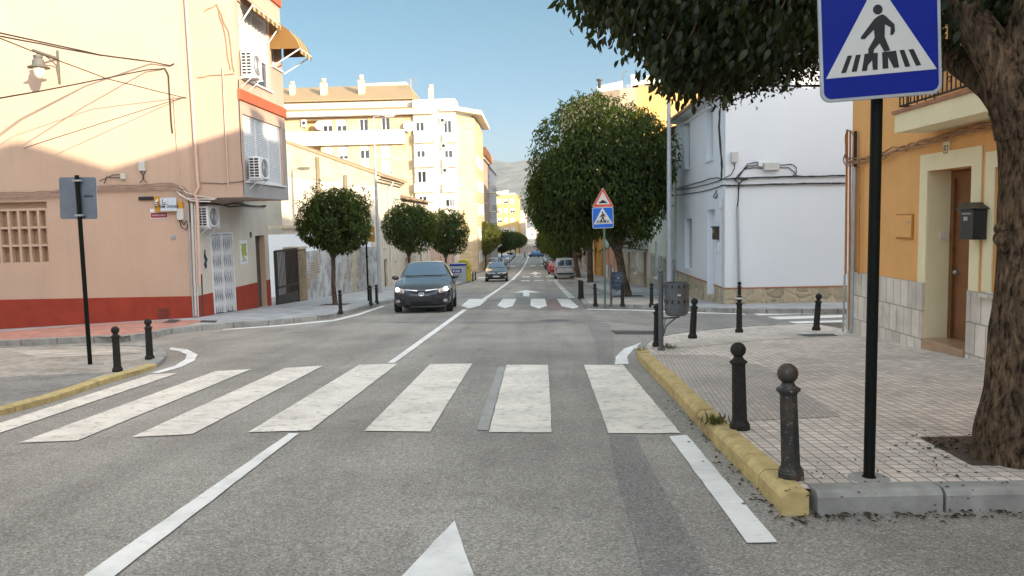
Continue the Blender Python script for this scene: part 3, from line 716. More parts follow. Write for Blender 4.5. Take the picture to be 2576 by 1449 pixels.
# ---- air conditioners
def aircon(label, y0, y1, xw, z0, z1, dep=.34):
    t = thing('air_conditioner', (xw, y0, z0), label, 'air conditioner', 'air conditioners on the peach building')
    mb = MB(); mb.box(xw+.06, xw+.06+dep, y0, y1, z0, z1); mb.build('casing', M['white_metal'], t, bevel=.015)
    f = MB(); c = ((y0*.6+y1*.4)+.07, (z0+z1)/2); r = min(z1-z0, y1-y0)*.40
    f.lathe((xw+.06+dep, c[0], c[1]), [(r, 0), (r, .012), (r*.93, .014), (r*.93, .004)], 24, 'X'); f.build('fan', M['dark'], t)
    g = MB()
    for k in range(5): g.lathe((xw+.06+dep+.006, c[0], c[1]), [(r*(.9-.17*k), 0), (r*(.9-.17*k), .008), (r*(.9-.17*k)-.012, .008), (r*(.9-.17*k)-.012, 0)], 20, 'X')
    g.build('fan_guard', M['white_metal'], t)
    v = MB()
    for i in range(7):
        for j in range(2):
            a = xw+.06+dep*(.1+.42*j); v.box(a, a+dep*.34, y0-.006, y0+.004, z0+(z1-z0)*(.08+.125*i), z0+(z1-z0)*(.08+.125*i+.085))
    v.build('side_vent', M['dark'], t)
    for y in (y0+.08, y1-.08):
        k = MB(); k.box(xw+.0, xw+.1+dep, y-.02, y+.02, z0-.045, z0-.005); k.tube([(xw+.02, y, z0-.3), (xw+.04+dep*.9, y, z0-.02)], .012, 4); k.build('bracket', M['white_metal'], t)
def zz(u, v, X): return px(u, v, X).z
aircon('upper air conditioner box in sunlight under the half closed shutters', 22.42, 23.2, XO, zz(603, 190, XO)-.02, zz(603, 130, XO))
aircon('air conditioner box with round fan below the triple shutter window', 22.62, 23.42, XO, zz(640, 452, XO), zz(640, 398, XO))
aircon('air conditioner box above the white folding gate', 22.45, 23.3, XC, zz(530, 571, XC), zz(530, 521, XC))

# ---- wall lamp, signs and boxes on the peach wall
def wall_lamp():
    w0 = py(148, 165, YB); t = thing('wall_lamp', w0, 'grey lantern lamp on bracket, high on the sunlit peach wall', 'wall lamp')
    fz = py(98, 160, YB-1.0); mb = MB(); x = w0.x; top = py(148, 127, YB).z; bot = py(148, 212, YB).z
    mb.box(x-.03, x+.03, YB-.04, YB-.004, bot, top)
    mb.box(x-.02, x+.02, YB-1.15, YB-.04, top-.26, top-.2)
    mb.tube([(x, YB-.04, bot+.15), (x, YB-.1, bot+.5), (x, YB-.3, top-.36), (x, YB-.62, top-.26)], .02, 6)
    mb.build('bracket', M['grey_metal'], t)
    c = (x, YB-.93, 0); mb = MB(); zc = top-.26
    mb.lathe((c[0], c[1], zc), [(.03, 0), (.03, -.06), (.12, -.07), (.12, -.13), (.10, -.14), (.14, -.2), (.17, -.34), (.28, -.39), (.28, -.41), (.05, -.40)], 20)
    mb.build('lantern', M['grey_metal'], t, smooth=40)
    mb = MB(); mb.lathe((c[0], c[1], zc), [(.15, -.39), (.15, -.47), (.12, -.6), (.07, -.68), (.02, -.7)], 18); mb.build('globe', m_plain('frosted_globe', (.7, .66, .5), .3), t, smooth=60)
wall_lamp()
YS = YB-.02
def board(name, label, cat, face, pl, a0, a1, z0, z1, m, d0=.01, d1=.04, bev=0):
    mb = MB(); fbox(mb, face, pl, a0, a1, z0, z1, d0, d1)
    o = mb.build(name, m, bevel=bev, base=fp(face, pl, (a0+a1)/2, z0, d0)); return tag(o, label, cat)
M['ink'] = m_plain('dark_ink', (.02, .03, .06), .6); M['white_paint'] = m_plain('sign_white', (.75, .76, .78), .5)
M['blue_white'] = m_plain('pale_sign_board', (.55, .62, .70), .5); M['honey'] = m_plain('honey_yellow', (.55, .28, .02), .5)
v = rng2('S', YB, 408, 498, 450, 532); t = thing('shop_sign', fp('S', YB, v[0], v[2]), 'white honey shop sign with two painted bees on a yellow board', 'sign')
mb = MB(); fbox(mb, 'S', YB, v[0], v[1], v[2]+.02, v[3], .12, .15); mb.build('panel', M['blue_white'], t)
text('Mel d\u2019 Ontinyent', .15, M['ink'], t, 'S', YB, (v[0]+v[1])/2+.01, (v[2]*.62+v[3]*.38), .152, sx=.56)
v2 = rng2('S', YB, 392, 495, 410, 533); mb = MB()
for k in range(3): fbox(mb, 'S', YB, v2[0]+k*.07, v2[0]+k*.07+.062, v2[2], v2[3], .06, .12)
mb.build('honeycomb_board', M['honey'], t)
v3 = rng2('S', YB, 451, 508, 463, 527); mb = MB(); fbox(mb, 'S', YB, v3[0], v3[1], v3[2]+.03, v3[3], .03, .1); mb.build('yellow_end', M['honey'], t)
mb = MB(); fbox(mb, 'S', YB, v[0], v[1]+.01, v[2], v[2]+.02, .1, .156); mb.build('edge_trim', mat('gilt_trim', (.4, .28, .08), .5), t)
for u, vv, k in ((392, 512, 1), (411, 512, 1.1)):   # the two bees
    c = py(u, vv, YB-.17); b = MB(); b.ball(c, .05*k, 10, (.8, .5, 2.2)); bo = b.build('bee', M['ink'], t, smooth=60)
    for j in range(3): q = MB(); q.lathe((c.x, c.y, c.z-.05+.045*j), [(.041*k, -.008), (.041*k, .008)], 10); q.build('stripe', M['white_paint'], bo)
    wv = MB(); wv.quad((c.x, c.y-.03, c.z+.08), (c.x+.09, c.y-.05, c.z+.14), (c.x+.10, c.y-.05, c.z+.08), (c.x+.02, c.y-.03, c.z+.02)); wv.build('wing', M['white_paint'], bo)
v = rng2('S', YB, 378, 534, 424, 549); t = thing('street_name_plate', fp('S', YB, v[0], v[2]), 'small white and dark red street name plate on peach wall', 'sign')
mb = MB(); fbox(mb, 'S', YB, v[0], v[1], v[2], v[3]+.0, .004, .014); fbox(mb, 'S', YB, v[0], v[0]+.2, v[3], v[3]+.1, .004, .014); mb.build('plate', M['white_paint'], t)
mb = MB(); fbox(mb, 'S', YB, v[0]+.015, v[1]-.02, v[2]+.02, v[3]-.015, .014, .018); mb.build('red_field', m_plain('plate_red', (.28, .04, .06), .5), t)
text('de SANTA TERESA', .062, M['white_paint'], t, 'S', YB, (v[0]+v[1])/2, (v[2]+v[3])/2, .019, sx=.8)
def jbox(label, u0, v0, u1, v1, dep=.1, m='box_grey', name='junction_box'):
    v = rng2('S', YB, u0, v0, u1, v1); return board(name, label, 'junction box', 'S', YB, *v, M[m], .004, dep, .012)
jbox('grey utility box high on the peach wall under the shadow edge', 351, 406, 368, 430, .1)
jbox('small pale connector box at the end of a black cable loop', 305, 437, 318, 451, .08)
jbox('rounded white meter box beside the corner pipes', 448, 525, 466, 553, .12)
jbox('short black cable clamp left of the honey sign', 350, 495, 388, 503, .06, 'cable')
v = rng2('S', YB, 431, 590, 443, 604); b = MB(); b.lathe((v[0]+.06, YB, (v[2]+v[3])/2), [(.075, -.004), (.07, -.03), (.02, -.035)], 14, 'Y'); tag(b.build('vent_cover', M['galv']), 'small round metal vent cover on the plain peach wall', 'vent')
po = rng2('E', XC+.012, 606, 603, 624, 665); po = (25.75, 26.45, px(615, 664, XC).z, px(615, 604, XC).z)
t = thing('poster', fp('E', XC, po[0], po[2]), 'white poster with green map stuck beside the folding gate', 'poster')
mb = MB(); fbox(mb, 'E', XC, po[0], po[1], po[2], po[3], .013, .02); mb.build('sheet', M['white_paint'], t)
mb = MB(); c = ((po[0]+po[1])/2, (po[2]+po[3])/2); mb.prism([fp('E', XC, c[0]+x*.3, c[1]+.05+y*.3, .021) for x, y in ((-.8, .1), (-.5, .8), (.3, .7), (.8, .9), (.7, 0), (.9, -.7), (.2, -.5), (-.2, -1), (-.6, -.5))], (.003, 0, 0)); mb.build('map', m_plain('map_green', (.35, .42, .08), .6), t)
mb = MB(); fbox(mb, 'E', XC, po[0]+.15, po[1]-.15, po[2]+.1, po[2]+.12, .02, .023); fbox(mb, 'E', XC, po[0]+.2, po[1]-.2, po[2]+.16, po[2]+.18, .02, .023); fbox(mb, 'E', XC, po[0]+.1, po[1]-.1, po[3]-.16, po[3]-.13, .02, .023); mb.build('print', M['ink'], t)
q = px(640, 590, XC); board('house_number', 'small dark house number tile beside the narrow dark door', 'sign', 'E', XC, 26.75, 26.9, q.z-.1, q.z+.1, M['wood_dark'], .013, .025)
mb = MB(); c = px(522, 655, XC); mb.prism([fp('E', XC, 22.95+x, c.z+z, .0195) for x, z in ((0, -.25), (.12, -.2), (.1, -.05), (.2, .02), (.14, .1), (.06, .2), (.08, .35), (.0, .3), (-.06, .1), (.02, 0), (-.08, -.1))], (.003, 0, 0)); tag(mb.build('graffiti', M['ink']), 'black stencil drawing on the pale wall left of the folding gate', 'graffiti')

# cables on and before the peach wall
cable('thick sagging cable from far left to the wall corner, uppermost', [[(-11.3, 9.0, 6.3), py(-60, 70, 14.5), py(100, 105, 17.5), py(250, 137, 20.3), py(380, 155, YB-.15), py(428, 165, YB-.05), py(438, 160, YB-.05)], [(-11.3, 9.0, 6.2), py(-60, 78, 14.5), py(100, 110, 17.5), py(250, 139, 20.3), py(385, 156, YB-.1)]], .018, M['cable'], amp=.006)
cable('dark cable rising from the left edge to the wall bracket', [[(-11.5, 9.0, 3.6), py(-60, 258, 15.5), py(90, 231, 18.3), py(240, 202, 20.4), py(370, 176, YB-.15), py(415, 172, YB-.05), py(424, 190, YB-.05), py(430, 300, YB-.05), py(434, 335, YB-.05)]], .018, M['cable'], amp=.005)
cable('thin dark cable crossing in front of the wall lamp', [[(-11.4, 9.0, 5.9), py(-60, 72, 14), py(80, 128, 16.8), py(270, 198, 20.2), py(455, 244, YB-.08), py(468, 246, YB-.04)]], .013, M['cable'], amp=.004)
cable('thin diagonal cable below the wall lamp', [[py(458, 246, YB-.05), py(340, 283, 21.6), py(120, 353, 20.4), py(60, 373, YB-.03)]], .011, M['cable'], amp=.003)
runs = [[py(u, v+dv, YB-.05-.012*i) for u, v in ((-60, 486), (80, 483), (160, 478), (260, 466), (360, 463), (430, 461), (462, 470), (480, 492), (500, 496))] for i, dv in enumerate((0, 5, 10, 14))]
cable('bundle of dusty cables running along the peach wall above the grille', runs, .014, M['cable_pink'], amp=.02)
cable('looped wires dangling under the white meter box', [[py(450, 553, YB-.05), py(456, 572, YB-.06), py(468, 578, YB-.06), py(474, 560, YB-.05), py(474, 500, YB-.05)], [py(456, 553, YB-.05), py(462, 566, YB-.06), py(470, 555, YB-.05)], [py(476, 510, YB-.08), py(478, 560, YB-.08)]], .013, M['cable'], amp=.01)
cable('black wire loop around the small connector box', [[py(250, 455, YB-.05), py(285, 440, YB-.05), py(306, 438, YB-.05)], [py(262, 462, YB-.05), py(268, 445, YB-.05), py(290, 447, YB-.05), py(306, 446, YB-.05)], [py(354, 430, YB-.05), py(362, 448, YB-.05), py(352, 460, YB-.05)], [py(366, 430, YB-.05), py(358, 448, YB-.05), py(370, 460, YB-.05)]], .011, M['cable'], amp=.006)
cable('pale cables tangled at the corner below the overhang', [[py(440, 478, YB-.06), py(470, 500, YB-.09), py(540, 502, YB-.06)], [py(450, 489, YB-.08), py(480, 505, YB-.1), py(530, 507, YB-.06)], [py(455, 470, YB-.05), py(470, 485, YB-.06), py(510, 496, YB-.05), py(545, 500, YB-.05)]], .02, M['pipe_white'], amp=.012)
cable('cables under the overhang along the shopfront', [[(XC+.05, 22.4, ZB-.1), (XC+.05, 24, ZB-.16), (XC+.05, 26, ZB-.1), (XC+.05, 28.4, ZB-.14)], [(XC+.05, 22.4, ZB-.05), (XC+.06, 25, ZB-.2), (XC+.05, 28.4, ZB-.1)]], .018, M['cable'], amp=.03)
cable('brown wires hanging down the upper sunlit wall', [[py(545, 10, YB-.04), py(560, 60, YB-.05), py(572, 130, YB-.04), py(580, 175, YB-.04)], [py(545, 12, YB-.04), py(575, 80, YB-.05), py(582, 140, YB-.04), py(590, 180, YB-.05)], [py(512, 30, YB-.04), py(545, 10, YB-.04)], [py(495, 195, YB-.04), py(545, 188, YB-.04), py(590, 185, YB-.04)]], .011, M['cable_brown'], amp=.02)
cable('thin black wire down the front edge of the overhang', [[py(600, 200, YB-.05), py(606, 380, YB-.05), py(610, 420, YB-.05), py(614, 492, YB-.05)], [py(505, 460, YB-.04), py(560, 462, YB-.04), py(618, 455, YB-.04)]], .01, M['cable'], amp=.008)
# ---- orange house on the right (runs past the camera) and its neighbours behind the camera
XW = 5.7; YE = 14.1
def roof(mb, x0, x1, xr, y0, y1, ze0, zr_, ze1, th=.12, ov=.3):
    """pitched roof with the ridge along the street"""
    A = [(x0-ov, ze0-ov*(zr_-ze0)/(xr-x0)), (xr, zr_), (x1+ov, ze1-ov*(zr_-ze1)/(x1-xr))]
    for (p, q) in ((A[0], A[1]), (A[1], A[2])):
        mb.hexa([(p[0], y0, p[1]), (q[0], y0, q[1]), (q[0], y1, q[1]), (p[0], y1, p[1]), (p[0], y0, p[1]+th), (q[0], y0, q[1]+th), (q[0], y1, q[1]+th), (p[0], y1, p[1]+th)])
def gable(mb, x0, x1, xr, y, ze0, zr_, ze1): mb.quad((x0, y, ze0), (x1, y, ze1), (xr, y, zr_))
oh = thing('orange_house', (XW, YE, zr(YE)), 'orange house numbered 83 with cream door surround, balcony and stone base', 'house')
zst = px(2310, 709, XW).z; zdt = px(2340, 430, XW).z
dY0, dY1 = px(2452, 650, XW).y, px(2325, 650, XW).y
wY1 = px(2500, 600, XW).y; wY0 = wY1-1.15; wz0 = px(2500, 737, XW).z; wz1 = px(2500, 421, XW).z
bY1, bY0 = px(2250, 330, 5.15).y, px(2512, 240, 5.15).y; zbs = px(2235, 339, 5.15).z
mb = MB()
D1 = (dY0+.1, dY1-.07, -4, zdt, .42); W1 = (wY0, wY1, wz0, wz1, .3); B1 = (bY0+.7, bY1-.7, zbs+.2, zbs+2.4, .25)
block(mb, XW, 17, -1.0, YE, -3, 6.6, W=[D1, W1, B1], top=False); mb.quad((XW, -1, 6.6), (XW, YE, 6.6), (XW, YE, 8.0), (XW, -1, 8.0))
gable(mb, XW, 17, 11, YE, 6.6, 9.0, 6.6); mb.quad((XW, YE, 6.6), (XW, YE, 8.0), (11, YE, 9.0))
mb.build('wall', M['ochre'], oh)
mb = MB(); roof(mb, XW, 17, 11, -1, YE+.1, 7.93, 9.05, 6.6, .12, .3); mb.build('roof', M['rooftile'], oh)
for (x, y) in ((7.0, 4.2), (7.0, 6.7)):
    mb = MB(); mb.box(x-.25, x+.25, y-.25, y+.25, 8, 9.0); mb.box(x-.32, x+.32, y-.32, y+.32, 9.0, 9.07); mb.build('chimney', M['old_plaster'], oh)
mb = MB()
for a0, a1 in ((-1.0, D1[0]-.02), (D1[1]+.02, YE)): fbox(mb, 'W', XW, a0, a1, -3, zst, .0, .045)
mb.build('stone_cladding', M['clad'], oh)
mb = MB(); tw = .22
fbox(mb, 'W', XW, D1[1], D1[1]+tw, zst, zdt+tw*1.1, .003, .02); fbox(mb, 'W', XW, D1[0]-tw, D1[0], zst, zdt+tw*1.1, .003, .02); fbox(mb, 'W', XW, D1[0], D1[1], zdt, zdt+tw*1.1, .003, .02)
for a in (D1[0], D1[1]):
    s = 1 if a == D1[0] else -1; fbox(mb, 'W', XW, min(a+s*.004, a+s*.012), max(a+s*.004, a+s*.012), -3, zdt-.004, -.41, .003)
mb.build('door_surround', M['cream_trim'], oh)
dz = zr((D1[0]+D1[1])/2)+LIFT
mb = MB(); fbox(mb, 'W', XW, D1[0]+.02, D1[1]-.02, dz-.6, dz+.13, -.41, .05); mb.build('doorstep', mat('marble_step', (.42, .27, .17), .35, .15, 5), oh, bevel=.01)
mb = MB(); 
for a0, a1 in ((D1[1]-.11, D1[1]-.02), (D1[0]+.02, D1[0]+.11)): fbox(mb, 'W', XW, a0, a1, dz+.13, zdt-.02, -.40, -.31)
fbox(mb, 'W', XW, D1[0]+.11, D1[1]-.11, zdt-.12, zdt-.02, -.40, -.31); mb.build('door_frame', M['brown_door'], oh)
mb = MB(); fbox(mb, 'W', XW, D1[0]+.11, D1[1]-.11, dz+.13, zdt-.12, -.395, -.345)
for k in range(3): fbox(mb, 'W', XW, D1[0]+.2, D1[1]-.2, dz+.3+k*.78, dz+.3+k*.78+.6, -.345, -.33)
do = mb.build('door', M['brown_door'], oh); mb = MB(); mb.ball(fp('W', XW, D1[1]-.2, dz+1.1, -.31), .035, 10); mb.build('handle', M['galv'], do, smooth=60)
mb = MB(); tw = .2
for q in ((W1[0]-tw, W1[0], wz0, wz1+tw), (W1[1], W1[1]+tw, wz0, wz1+tw), (W1[0], W1[1], wz1, wz1+tw)): fbox(mb, 'W', XW, *q, .003, .02)
mb.build('window_surround', M['cream_trim'], oh)
window(oh, 'W', XW, *W1[:4], rec=.28, sh=.5, panes=2, fm='white_metal')
mb = MB(); fbox(mb, 'W', XW, W1[0]-.2, W1[1]+.2, wz0-.06, wz0-.004, -.02, .1); mb.build('window_sill', M['clad'], oh)
# balcony
mb = MB(); BX = XW-5.15
fbox(mb, 'W', XW, bY0, bY1, zbs, zbs+.26, 0, BX); bo = mb.build('balcony', M['cream_trim'], oh)
mb = MB(); fbox(mb, 'W', XW, bY0-.03, bY1+.03, zbs+.262, zbs+.31, .0, BX+.03); mb.build('tile_edge', M['terracotta'], bo)
mb = MB(); zb0 = zbs+.37
for zz_ in (zb0, zb0+.28, zb0+.95): 
    mb.tube([fp('W', XW, bY0+.04, zz_, BX-.05), fp('W', XW, bY1-.04, zz_, BX-.05)], .016, 4); mb.tube([fp('W', XW, bY1-.04, zz_, BX-.05), fp('W', XW, bY1-.04, zz_, .02)], .016, 4)
nb = int((bY1-bY0)/.105)
for k in range(nb+1):
    y = bY0+.04+(bY1-bY0-.08)*k/nb; mb.tube([fp('W', XW, y, zb0, BX-.05), fp('W', XW, y, zb0+.95, BX-.05)], .009, 4)
    if k % 2 == 0:
        c = fp('W', XW, y+.05, zb0+.14, BX-.05)
        mb.tube([c+Vector((0, .042*math.cos(q)*(1-q/9), .055*math.sin(q)*(1-q/9))) for q in [i*.7 for i in range(9)]], .007, 3)
        c = fp('W', XW, y+.05, zb0+.62, BX-.05); mb.tube([c+Vector((0, .045*math.sin(q), .3*(q/3.14-.5))) for q in [i*.45 for i in range(8)]], .007, 3)
for k in range(5): x = BX-.05-(BX-.07)*k/4; mb.tube([fp('W', XW, bY1-.04, zb0, x), fp('W', XW, bY1-.04, zb0+.95, x)], .009, 4)
mb.build('railing', M['iron'], bo)
window(oh, 'W', XW, B1[0], B1[1], B1[2], B1[3], rec=.23, sh=.8, panes=2, fm='brown_door', name='balcony_door', sill=False)
# number, meter box, bell, pipes, mailbox
v = px(2383, 377, XW); t = thing('house_number', fp('W', XW, v.y, v.z-.12), 'cream tile with number 83 over the orange house door', 'sign')
mb = MB(); fbox(mb, 'W', XW, v.y-.085, v.y+.085, v.z-.12, v.z+.13, .004, .016); mb.build('tile', M['cream_trim'], t); text('83', .17, M['grey_metal'], t, 'W', XW, v.y, v.z, .018, sx=.8)
v = rng2('W', XW, 2300, 538, 2257, 600); t = thing('meter_box', fp('W', XW, v[0], v[2]), 'square orange painted meter box beside the doorway', 'meter box')
mb = MB(); fbox(mb, 'W', XW, v[0], v[1], v[2], v[3], .003, .022); mb.build('frame', M['pipe_ochre'], t)
mb = MB(); fbox(mb, 'W', XW, v[0]+.03, v[1]-.02, v[2]+.025, v[3]-.02, .022, .032); mb.build('door', M['ochre'], t)
mb = MB(); fbox(mb, 'W', XW, v[0]+.07, v[0]+.2, v[2]+.25, v[3]-.12, .032, .037); mb.build('inspection_window', M['galv'], t)
q = py(2374, 592, D1[1]-.014); tag((lambda b: b.build('doorbell', M['clad']))(MB().box(q.x-.06, q.x+.06, q.y-.02, q.y, q.z-.06, q.z+.06)), 'small square intercom inside the cream doorway', 'intercom')
mY = (D1[0]-.22+W1[1]+.2)/2+.02; mz = px(2458, 558, XW).z
t = thing('mailbox', fp('W', XW, mY, mz-.3), 'black metal mailbox with pitched lid between door and window', 'mailbox')
mb = MB(); fbox(mb, 'W', XW, mY-.15, mY+.15, mz-.22, mz+.16, .025, .2); mb.build('box', M['black_plastic'], t, bevel=.006)
mb = MB(); mb.prism([fp('W', XW, mY+a, mz+z, .01) for a, z in ((-.19, .16), (.19, .16), (.19, .175), (0, .25), (-.19, .175))], (-.235, 0, 0)); mb.build('lid', M['black_plastic'], t)
mb = MB(); fbox(mb, 'W', XW, mY-.03, mY+.06, mz+.02, mz+.07, .2, .204); mb.build('name_plate', M['galv'], t)
mb = MB(); fbox(mb, 'W', XW, mY-.1, mY+.1, mz+.1, mz+.115, .2, .203); mb.build('letter_slot', M['galv'], t)
def opipe(u0, v0, u1, v1, r, m, off=.05): mb = MB(); mb.tube([px(u0, v0, XW-off), px(u1, v1, XW-off)], r, 8); return mb.build('drainpipe', M[m], oh, smooth=60)
opipe(2150, 418, 2142, 838, .04, 'galv', .06); opipe(2152, 330, 2151, 420, .03, 'cable', .06); opipe(2131, 330, 2127, 690, .022, 'pipe_ochre', .03); opipe(2139, 330, 2136, 830, .02, 'pipe_ochre'); opipe(2163, 420, 2160, 690, .015, 'pipe_ochre'); opipe(2125, 690, 2121, 835, .02, 'galv', .07)
runs = [[px(u, v+dv, XW-.05-.015*i) for u, v in ((2130, 400), (2160, 398), (2210, 388), (2250, 372), (2290, 362), (2330, 352), (2400, 330), (2480, 312), (2560, 300))] for i, dv in enumerate((0, 5, 9, 12))]
cable('tangled ochre painted cables under the balcony of the orange house', runs, .013, M['cable_brown'], amp=.03)
cable('loop of ochre cables at the corner of the orange house', [[px(u, v, XW-.06) for u, v in ((2152, 420), (2150, 350), (2140, 330), (2130, 326), (2126, 345), (2130, 420))], [px(u, v, XW-.08) for u, v in ((2170, 398), (2140, 418), (2124, 412), (2122, 395), (2132, 380), (2126, 400), (2150, 405))]], .013, M['cable_brown'], amp=.01)
# neighbours behind the camera
def plain_house(label, y0, y1, ze, zr_, m, x1=17, hip=0):
    t = thing('terraced_house', (XW, y1, zr(y1)), label, 'house', 'terraced houses behind the photographer')
    wn = [(y0+(y1-y0)*f-.5, y0+(y1-y0)*f+.5, z, z+1.4, .2) for f in (.27, .73) for z in (zr(y0)+1.3, zr(y0)+4.6)]
    mb = MB(); block(mb, XW, x1, y0, y1, zr(y1)-2, ze-1.2 if hip else ze, W=wn, top=bool(hip)); mb.build('wall', m, t)
    mb = MB()
    if hip:
        mb.prism([(XW+.002, y0, ze-1.2), (XW+.002, y1, ze-1.2), (XW+.002, y1, ze), (XW+.002, y1-hip, zr_), (XW+.002, y0, zr_)], (.3, 0, 0))
    else: roof(mb, XW, x1, 11, y0, y1, ze, zr_, ze, .12, .3); gable(mb, XW, x1, 11, y0, ze, zr_, ze)
    mb.build('parapet' if hip else 'roof', m if hip else M['rooftile'], t)
    for h in wn: window(t, 'W', XW, *h[:4], rec=.15, sh=.4)
    mb = MB(); fbox(mb, 'W', XW, y0+(y1-y0)*.5-.5, y0+(y1-y0)*.5+.5, zr(y0)-.6, zr(y0)+2.2, .003, .05); mb.build('door', M['brown_door'], t)
plain_house('pale house with a shaped parapet next to the orange house', -10, -1.05, 8.2, 9.66, M['cream_wall'], hip=3.1)
plain_house('long grey house further up the right side of the street', -24, -10.1, 8.5, 9.0, M['greywall'])
plain_house('pink house at the top of the street on the right', -45, -24.1, 10.6, 12, M['pink'])
# corner house on the left, just outside the picture
t = thing('corner_house', (-11, 9, gz(-11, 9)), 'cream house on the near left corner where the overhead cables start', 'house')
wn = [(y, y+1.1, z, z+1.5, .2) for y in (-6, -1, 4.5) for z in (.9, 4.0)]
mb = MB(); block(mb, -24, -11, -12, 9, -3, 7.0, E=wn, top=False); gable(mb, -24, -11, -17.5, -12, 7, 8.4, 7); gable(mb, -24, -11, -17.5, 9, 7, 8.4, 7); mb.build('wall', M['cream_wall'], t)
mb = MB(); roof(mb, -24, -11, -17.5, -12, 9.1, 7.02, 8.42, 7.02, .12, .3); mb.build('roof', M['rooftile_y'], t)
for h in wn: window(t, 'E', -11, *h[:4], rec=.15, sh=.5)
# rear neighbours along the side street
t = thing('terraced_house', (17.2, YE, -.9), 'cream house behind the orange house on the side street', 'house')
mb = MB(); block(mb, 17.1, 40, 2, YE, -3, 7.6); mb.build('wall', M['cream_wall'], t)

# ---- white house across the side street
YW = 23.7; XH = 5.8; YH1 = 31.8
wh = thing('white_house', (XH, YW, zr(YW)), 'white two storey corner house with stone base and terracotta line', 'house')
zcap = py(1821, 724, YW).z; zev = px(1793, 241, XH).z; zrg = 7.3; xr = 11.5
hs = []
for q in ((1777, 260, 1794, 402), (1722, 297, 1735, 425), (1722.6, 550, 1740.5, 676)):
    v = rng2('W', XH, *q); zt = px(q[0], q[1], XH).z; hs.append(v)
def hw(ul, ur, vt, vb): a1 = px(ul, 500, XH).y; a0 = px(ur, 500, XH).y; um = (ul+ur)/2; return (a0, a1, px(um, vb, XH).z, px(um, vt, XH).z, .22)
W_ = [hw(1777, 1794, 262, 402), hw(1722, 1735.5, 298, 424), hw(1723, 1741, 550, 675), hw(1779, 1799, 527, 760)[:2]+(-5, px(1789, 527, XH).z, .28)]
mb = MB(); block(mb, XH, 24, YW, YH1, -4, zev, W=W_, top=False); gable(mb, XH, 24, xr, YW, zev, zrg, zev-.5); gable(mb, XH, 24, xr, YH1, zev, zrg, zev-.5)
mb.build('wall', M['white_wall'], wh)
mb = MB(); fbox(mb, 'S', YW, XH-.035, 24, -4, zcap-.04, 0, .035)
for a0, a1 in ((YW, W_[3][0]), (W_[3][1], YH1)): fbox(mb, 'W', XH, a0, a1, -4, zcap-.04, 0, .035)
mb.build('stone_base', M['stone_pale'], wh)
mb = MB(); fbox(mb, 'S', YW, XH-.05, 24, zcap-.04, zcap, 0, .05)
for a0, a1 in ((YW, W_[3][0]), (W_[3][1], YH1)): fbox(mb, 'W', XH, a0, a1, zcap-.04, zcap, 0, .05)
mb.build('terracotta_course', M['terracotta'], wh)
mb = MB(); roof(mb, XH, 24, xr, YW-.02, YH1, zev+.05, zrg+.05, zev-.45, .1, .4); mb.build('roof', M['rooftile_y'], wh)
mb = MB(); fbox(mb, 'W', XH, YW, YH1, zev-.35, zev-.28, 0, .03); fbox(mb, 'W', XH, YW-.03, YH1, zev-.12, zev+.02, 0, .3); mb.build('cornice', M['white_wall'], wh)
for i, h in enumerate(W_[:3]):
    s = MB(); fbox(s, 'W', XH, h[0], h[1], h[2], h[3], -.215, -.17); so_ = s.build('window', M['shutter'], wh)
    s = MB(); fbox(s, 'W', XH, h[0]-.05, h[1]+.05, h[2]-.05, h[2]-.003, -.2, .05); s.build('sill', M['white_wall'], so_)
s = MB(); h = W_[3]; fbox(s, 'W', XH, h[0]+.01, h[1]-.01, zr(25)+.2, h[3]-.01, -.27, -.22); s.build('door', M['white_metal'], wh)
s = MB(); fbox(s, 'W', XH, h[0]+.01, h[1]-.01, zr(25)-.5, zr(25)+LIFT+.14, -.21, .03); s.build('doorstep', M['stone_pale'], wh)
def wcab(label, runs, r, m='cable', amp=.012): return cable(label, runs, r, M[m], amp=amp)
P = lambda cx, cy: ((2600+cx*.41408)/1.5652, (250+cy*.41408)/1.5652)
def WS(pts, d=.03): return on('S', YW, [P(*p) for p in pts], d)
def WW(pts, d=.03): return on('W', XH, [P(*p) for p in pts], d)
wcab('upper black cable bundle across the white side wall', [WS([(575, 1100), (700, 1092), (900, 1086), (1100, 1080), (1300, 1072), (1500, 1074), (1640, 1062), (1775, 1066)], .03+.02*k) for k in range(3)], .017)
wcab('lower black cable bundle across the white side wall', [WS([(572, 1160), (700, 1160), (900, 1152), (1100, 1148), (1300, 1140), (1500, 1142), (1640, 1138), (1775, 1138)], .03+.02*k) for k in range(3)], .018)
wcab('black cables along the street front of the white house', [WW([(135, 1195), (260, 1160), (400, 1120), (480, 1095), (545, 1085), (585, 1102)]), WW([(135, 1205), (300, 1185), (440, 1150), (585, 1105)]), WW([(135, 1255), (300, 1232), (420, 1212), (500, 1190), (585, 1165)]), WW([(535, 1205), (508, 1270), (530, 1280), (540, 1240)])], .016)
wcab('thick black cable climbing the corner edge of the white house', [WS([(578, 1095), (582, 1000), (575, 880), (562, 740), (555, 600), (560, 460), (575, 400), (590, 385)], .05), WS([(584, 1095), (588, 980), (580, 820), (566, 600), (572, 410)], .04)], .018)
wcab('cables from the white house corner up into the tree', [[py(*P(580, 390), YW-.05), py(*P(660, 330), 20), py(*P(740, 262), 17), py(*P(900, 130), 13)], [py(*P(585, 392), YW-.05), py(*P(700, 350), 20), py(*P(800, 290), 17), py(*P(960, 190), 13)]], .018, amp=.01)
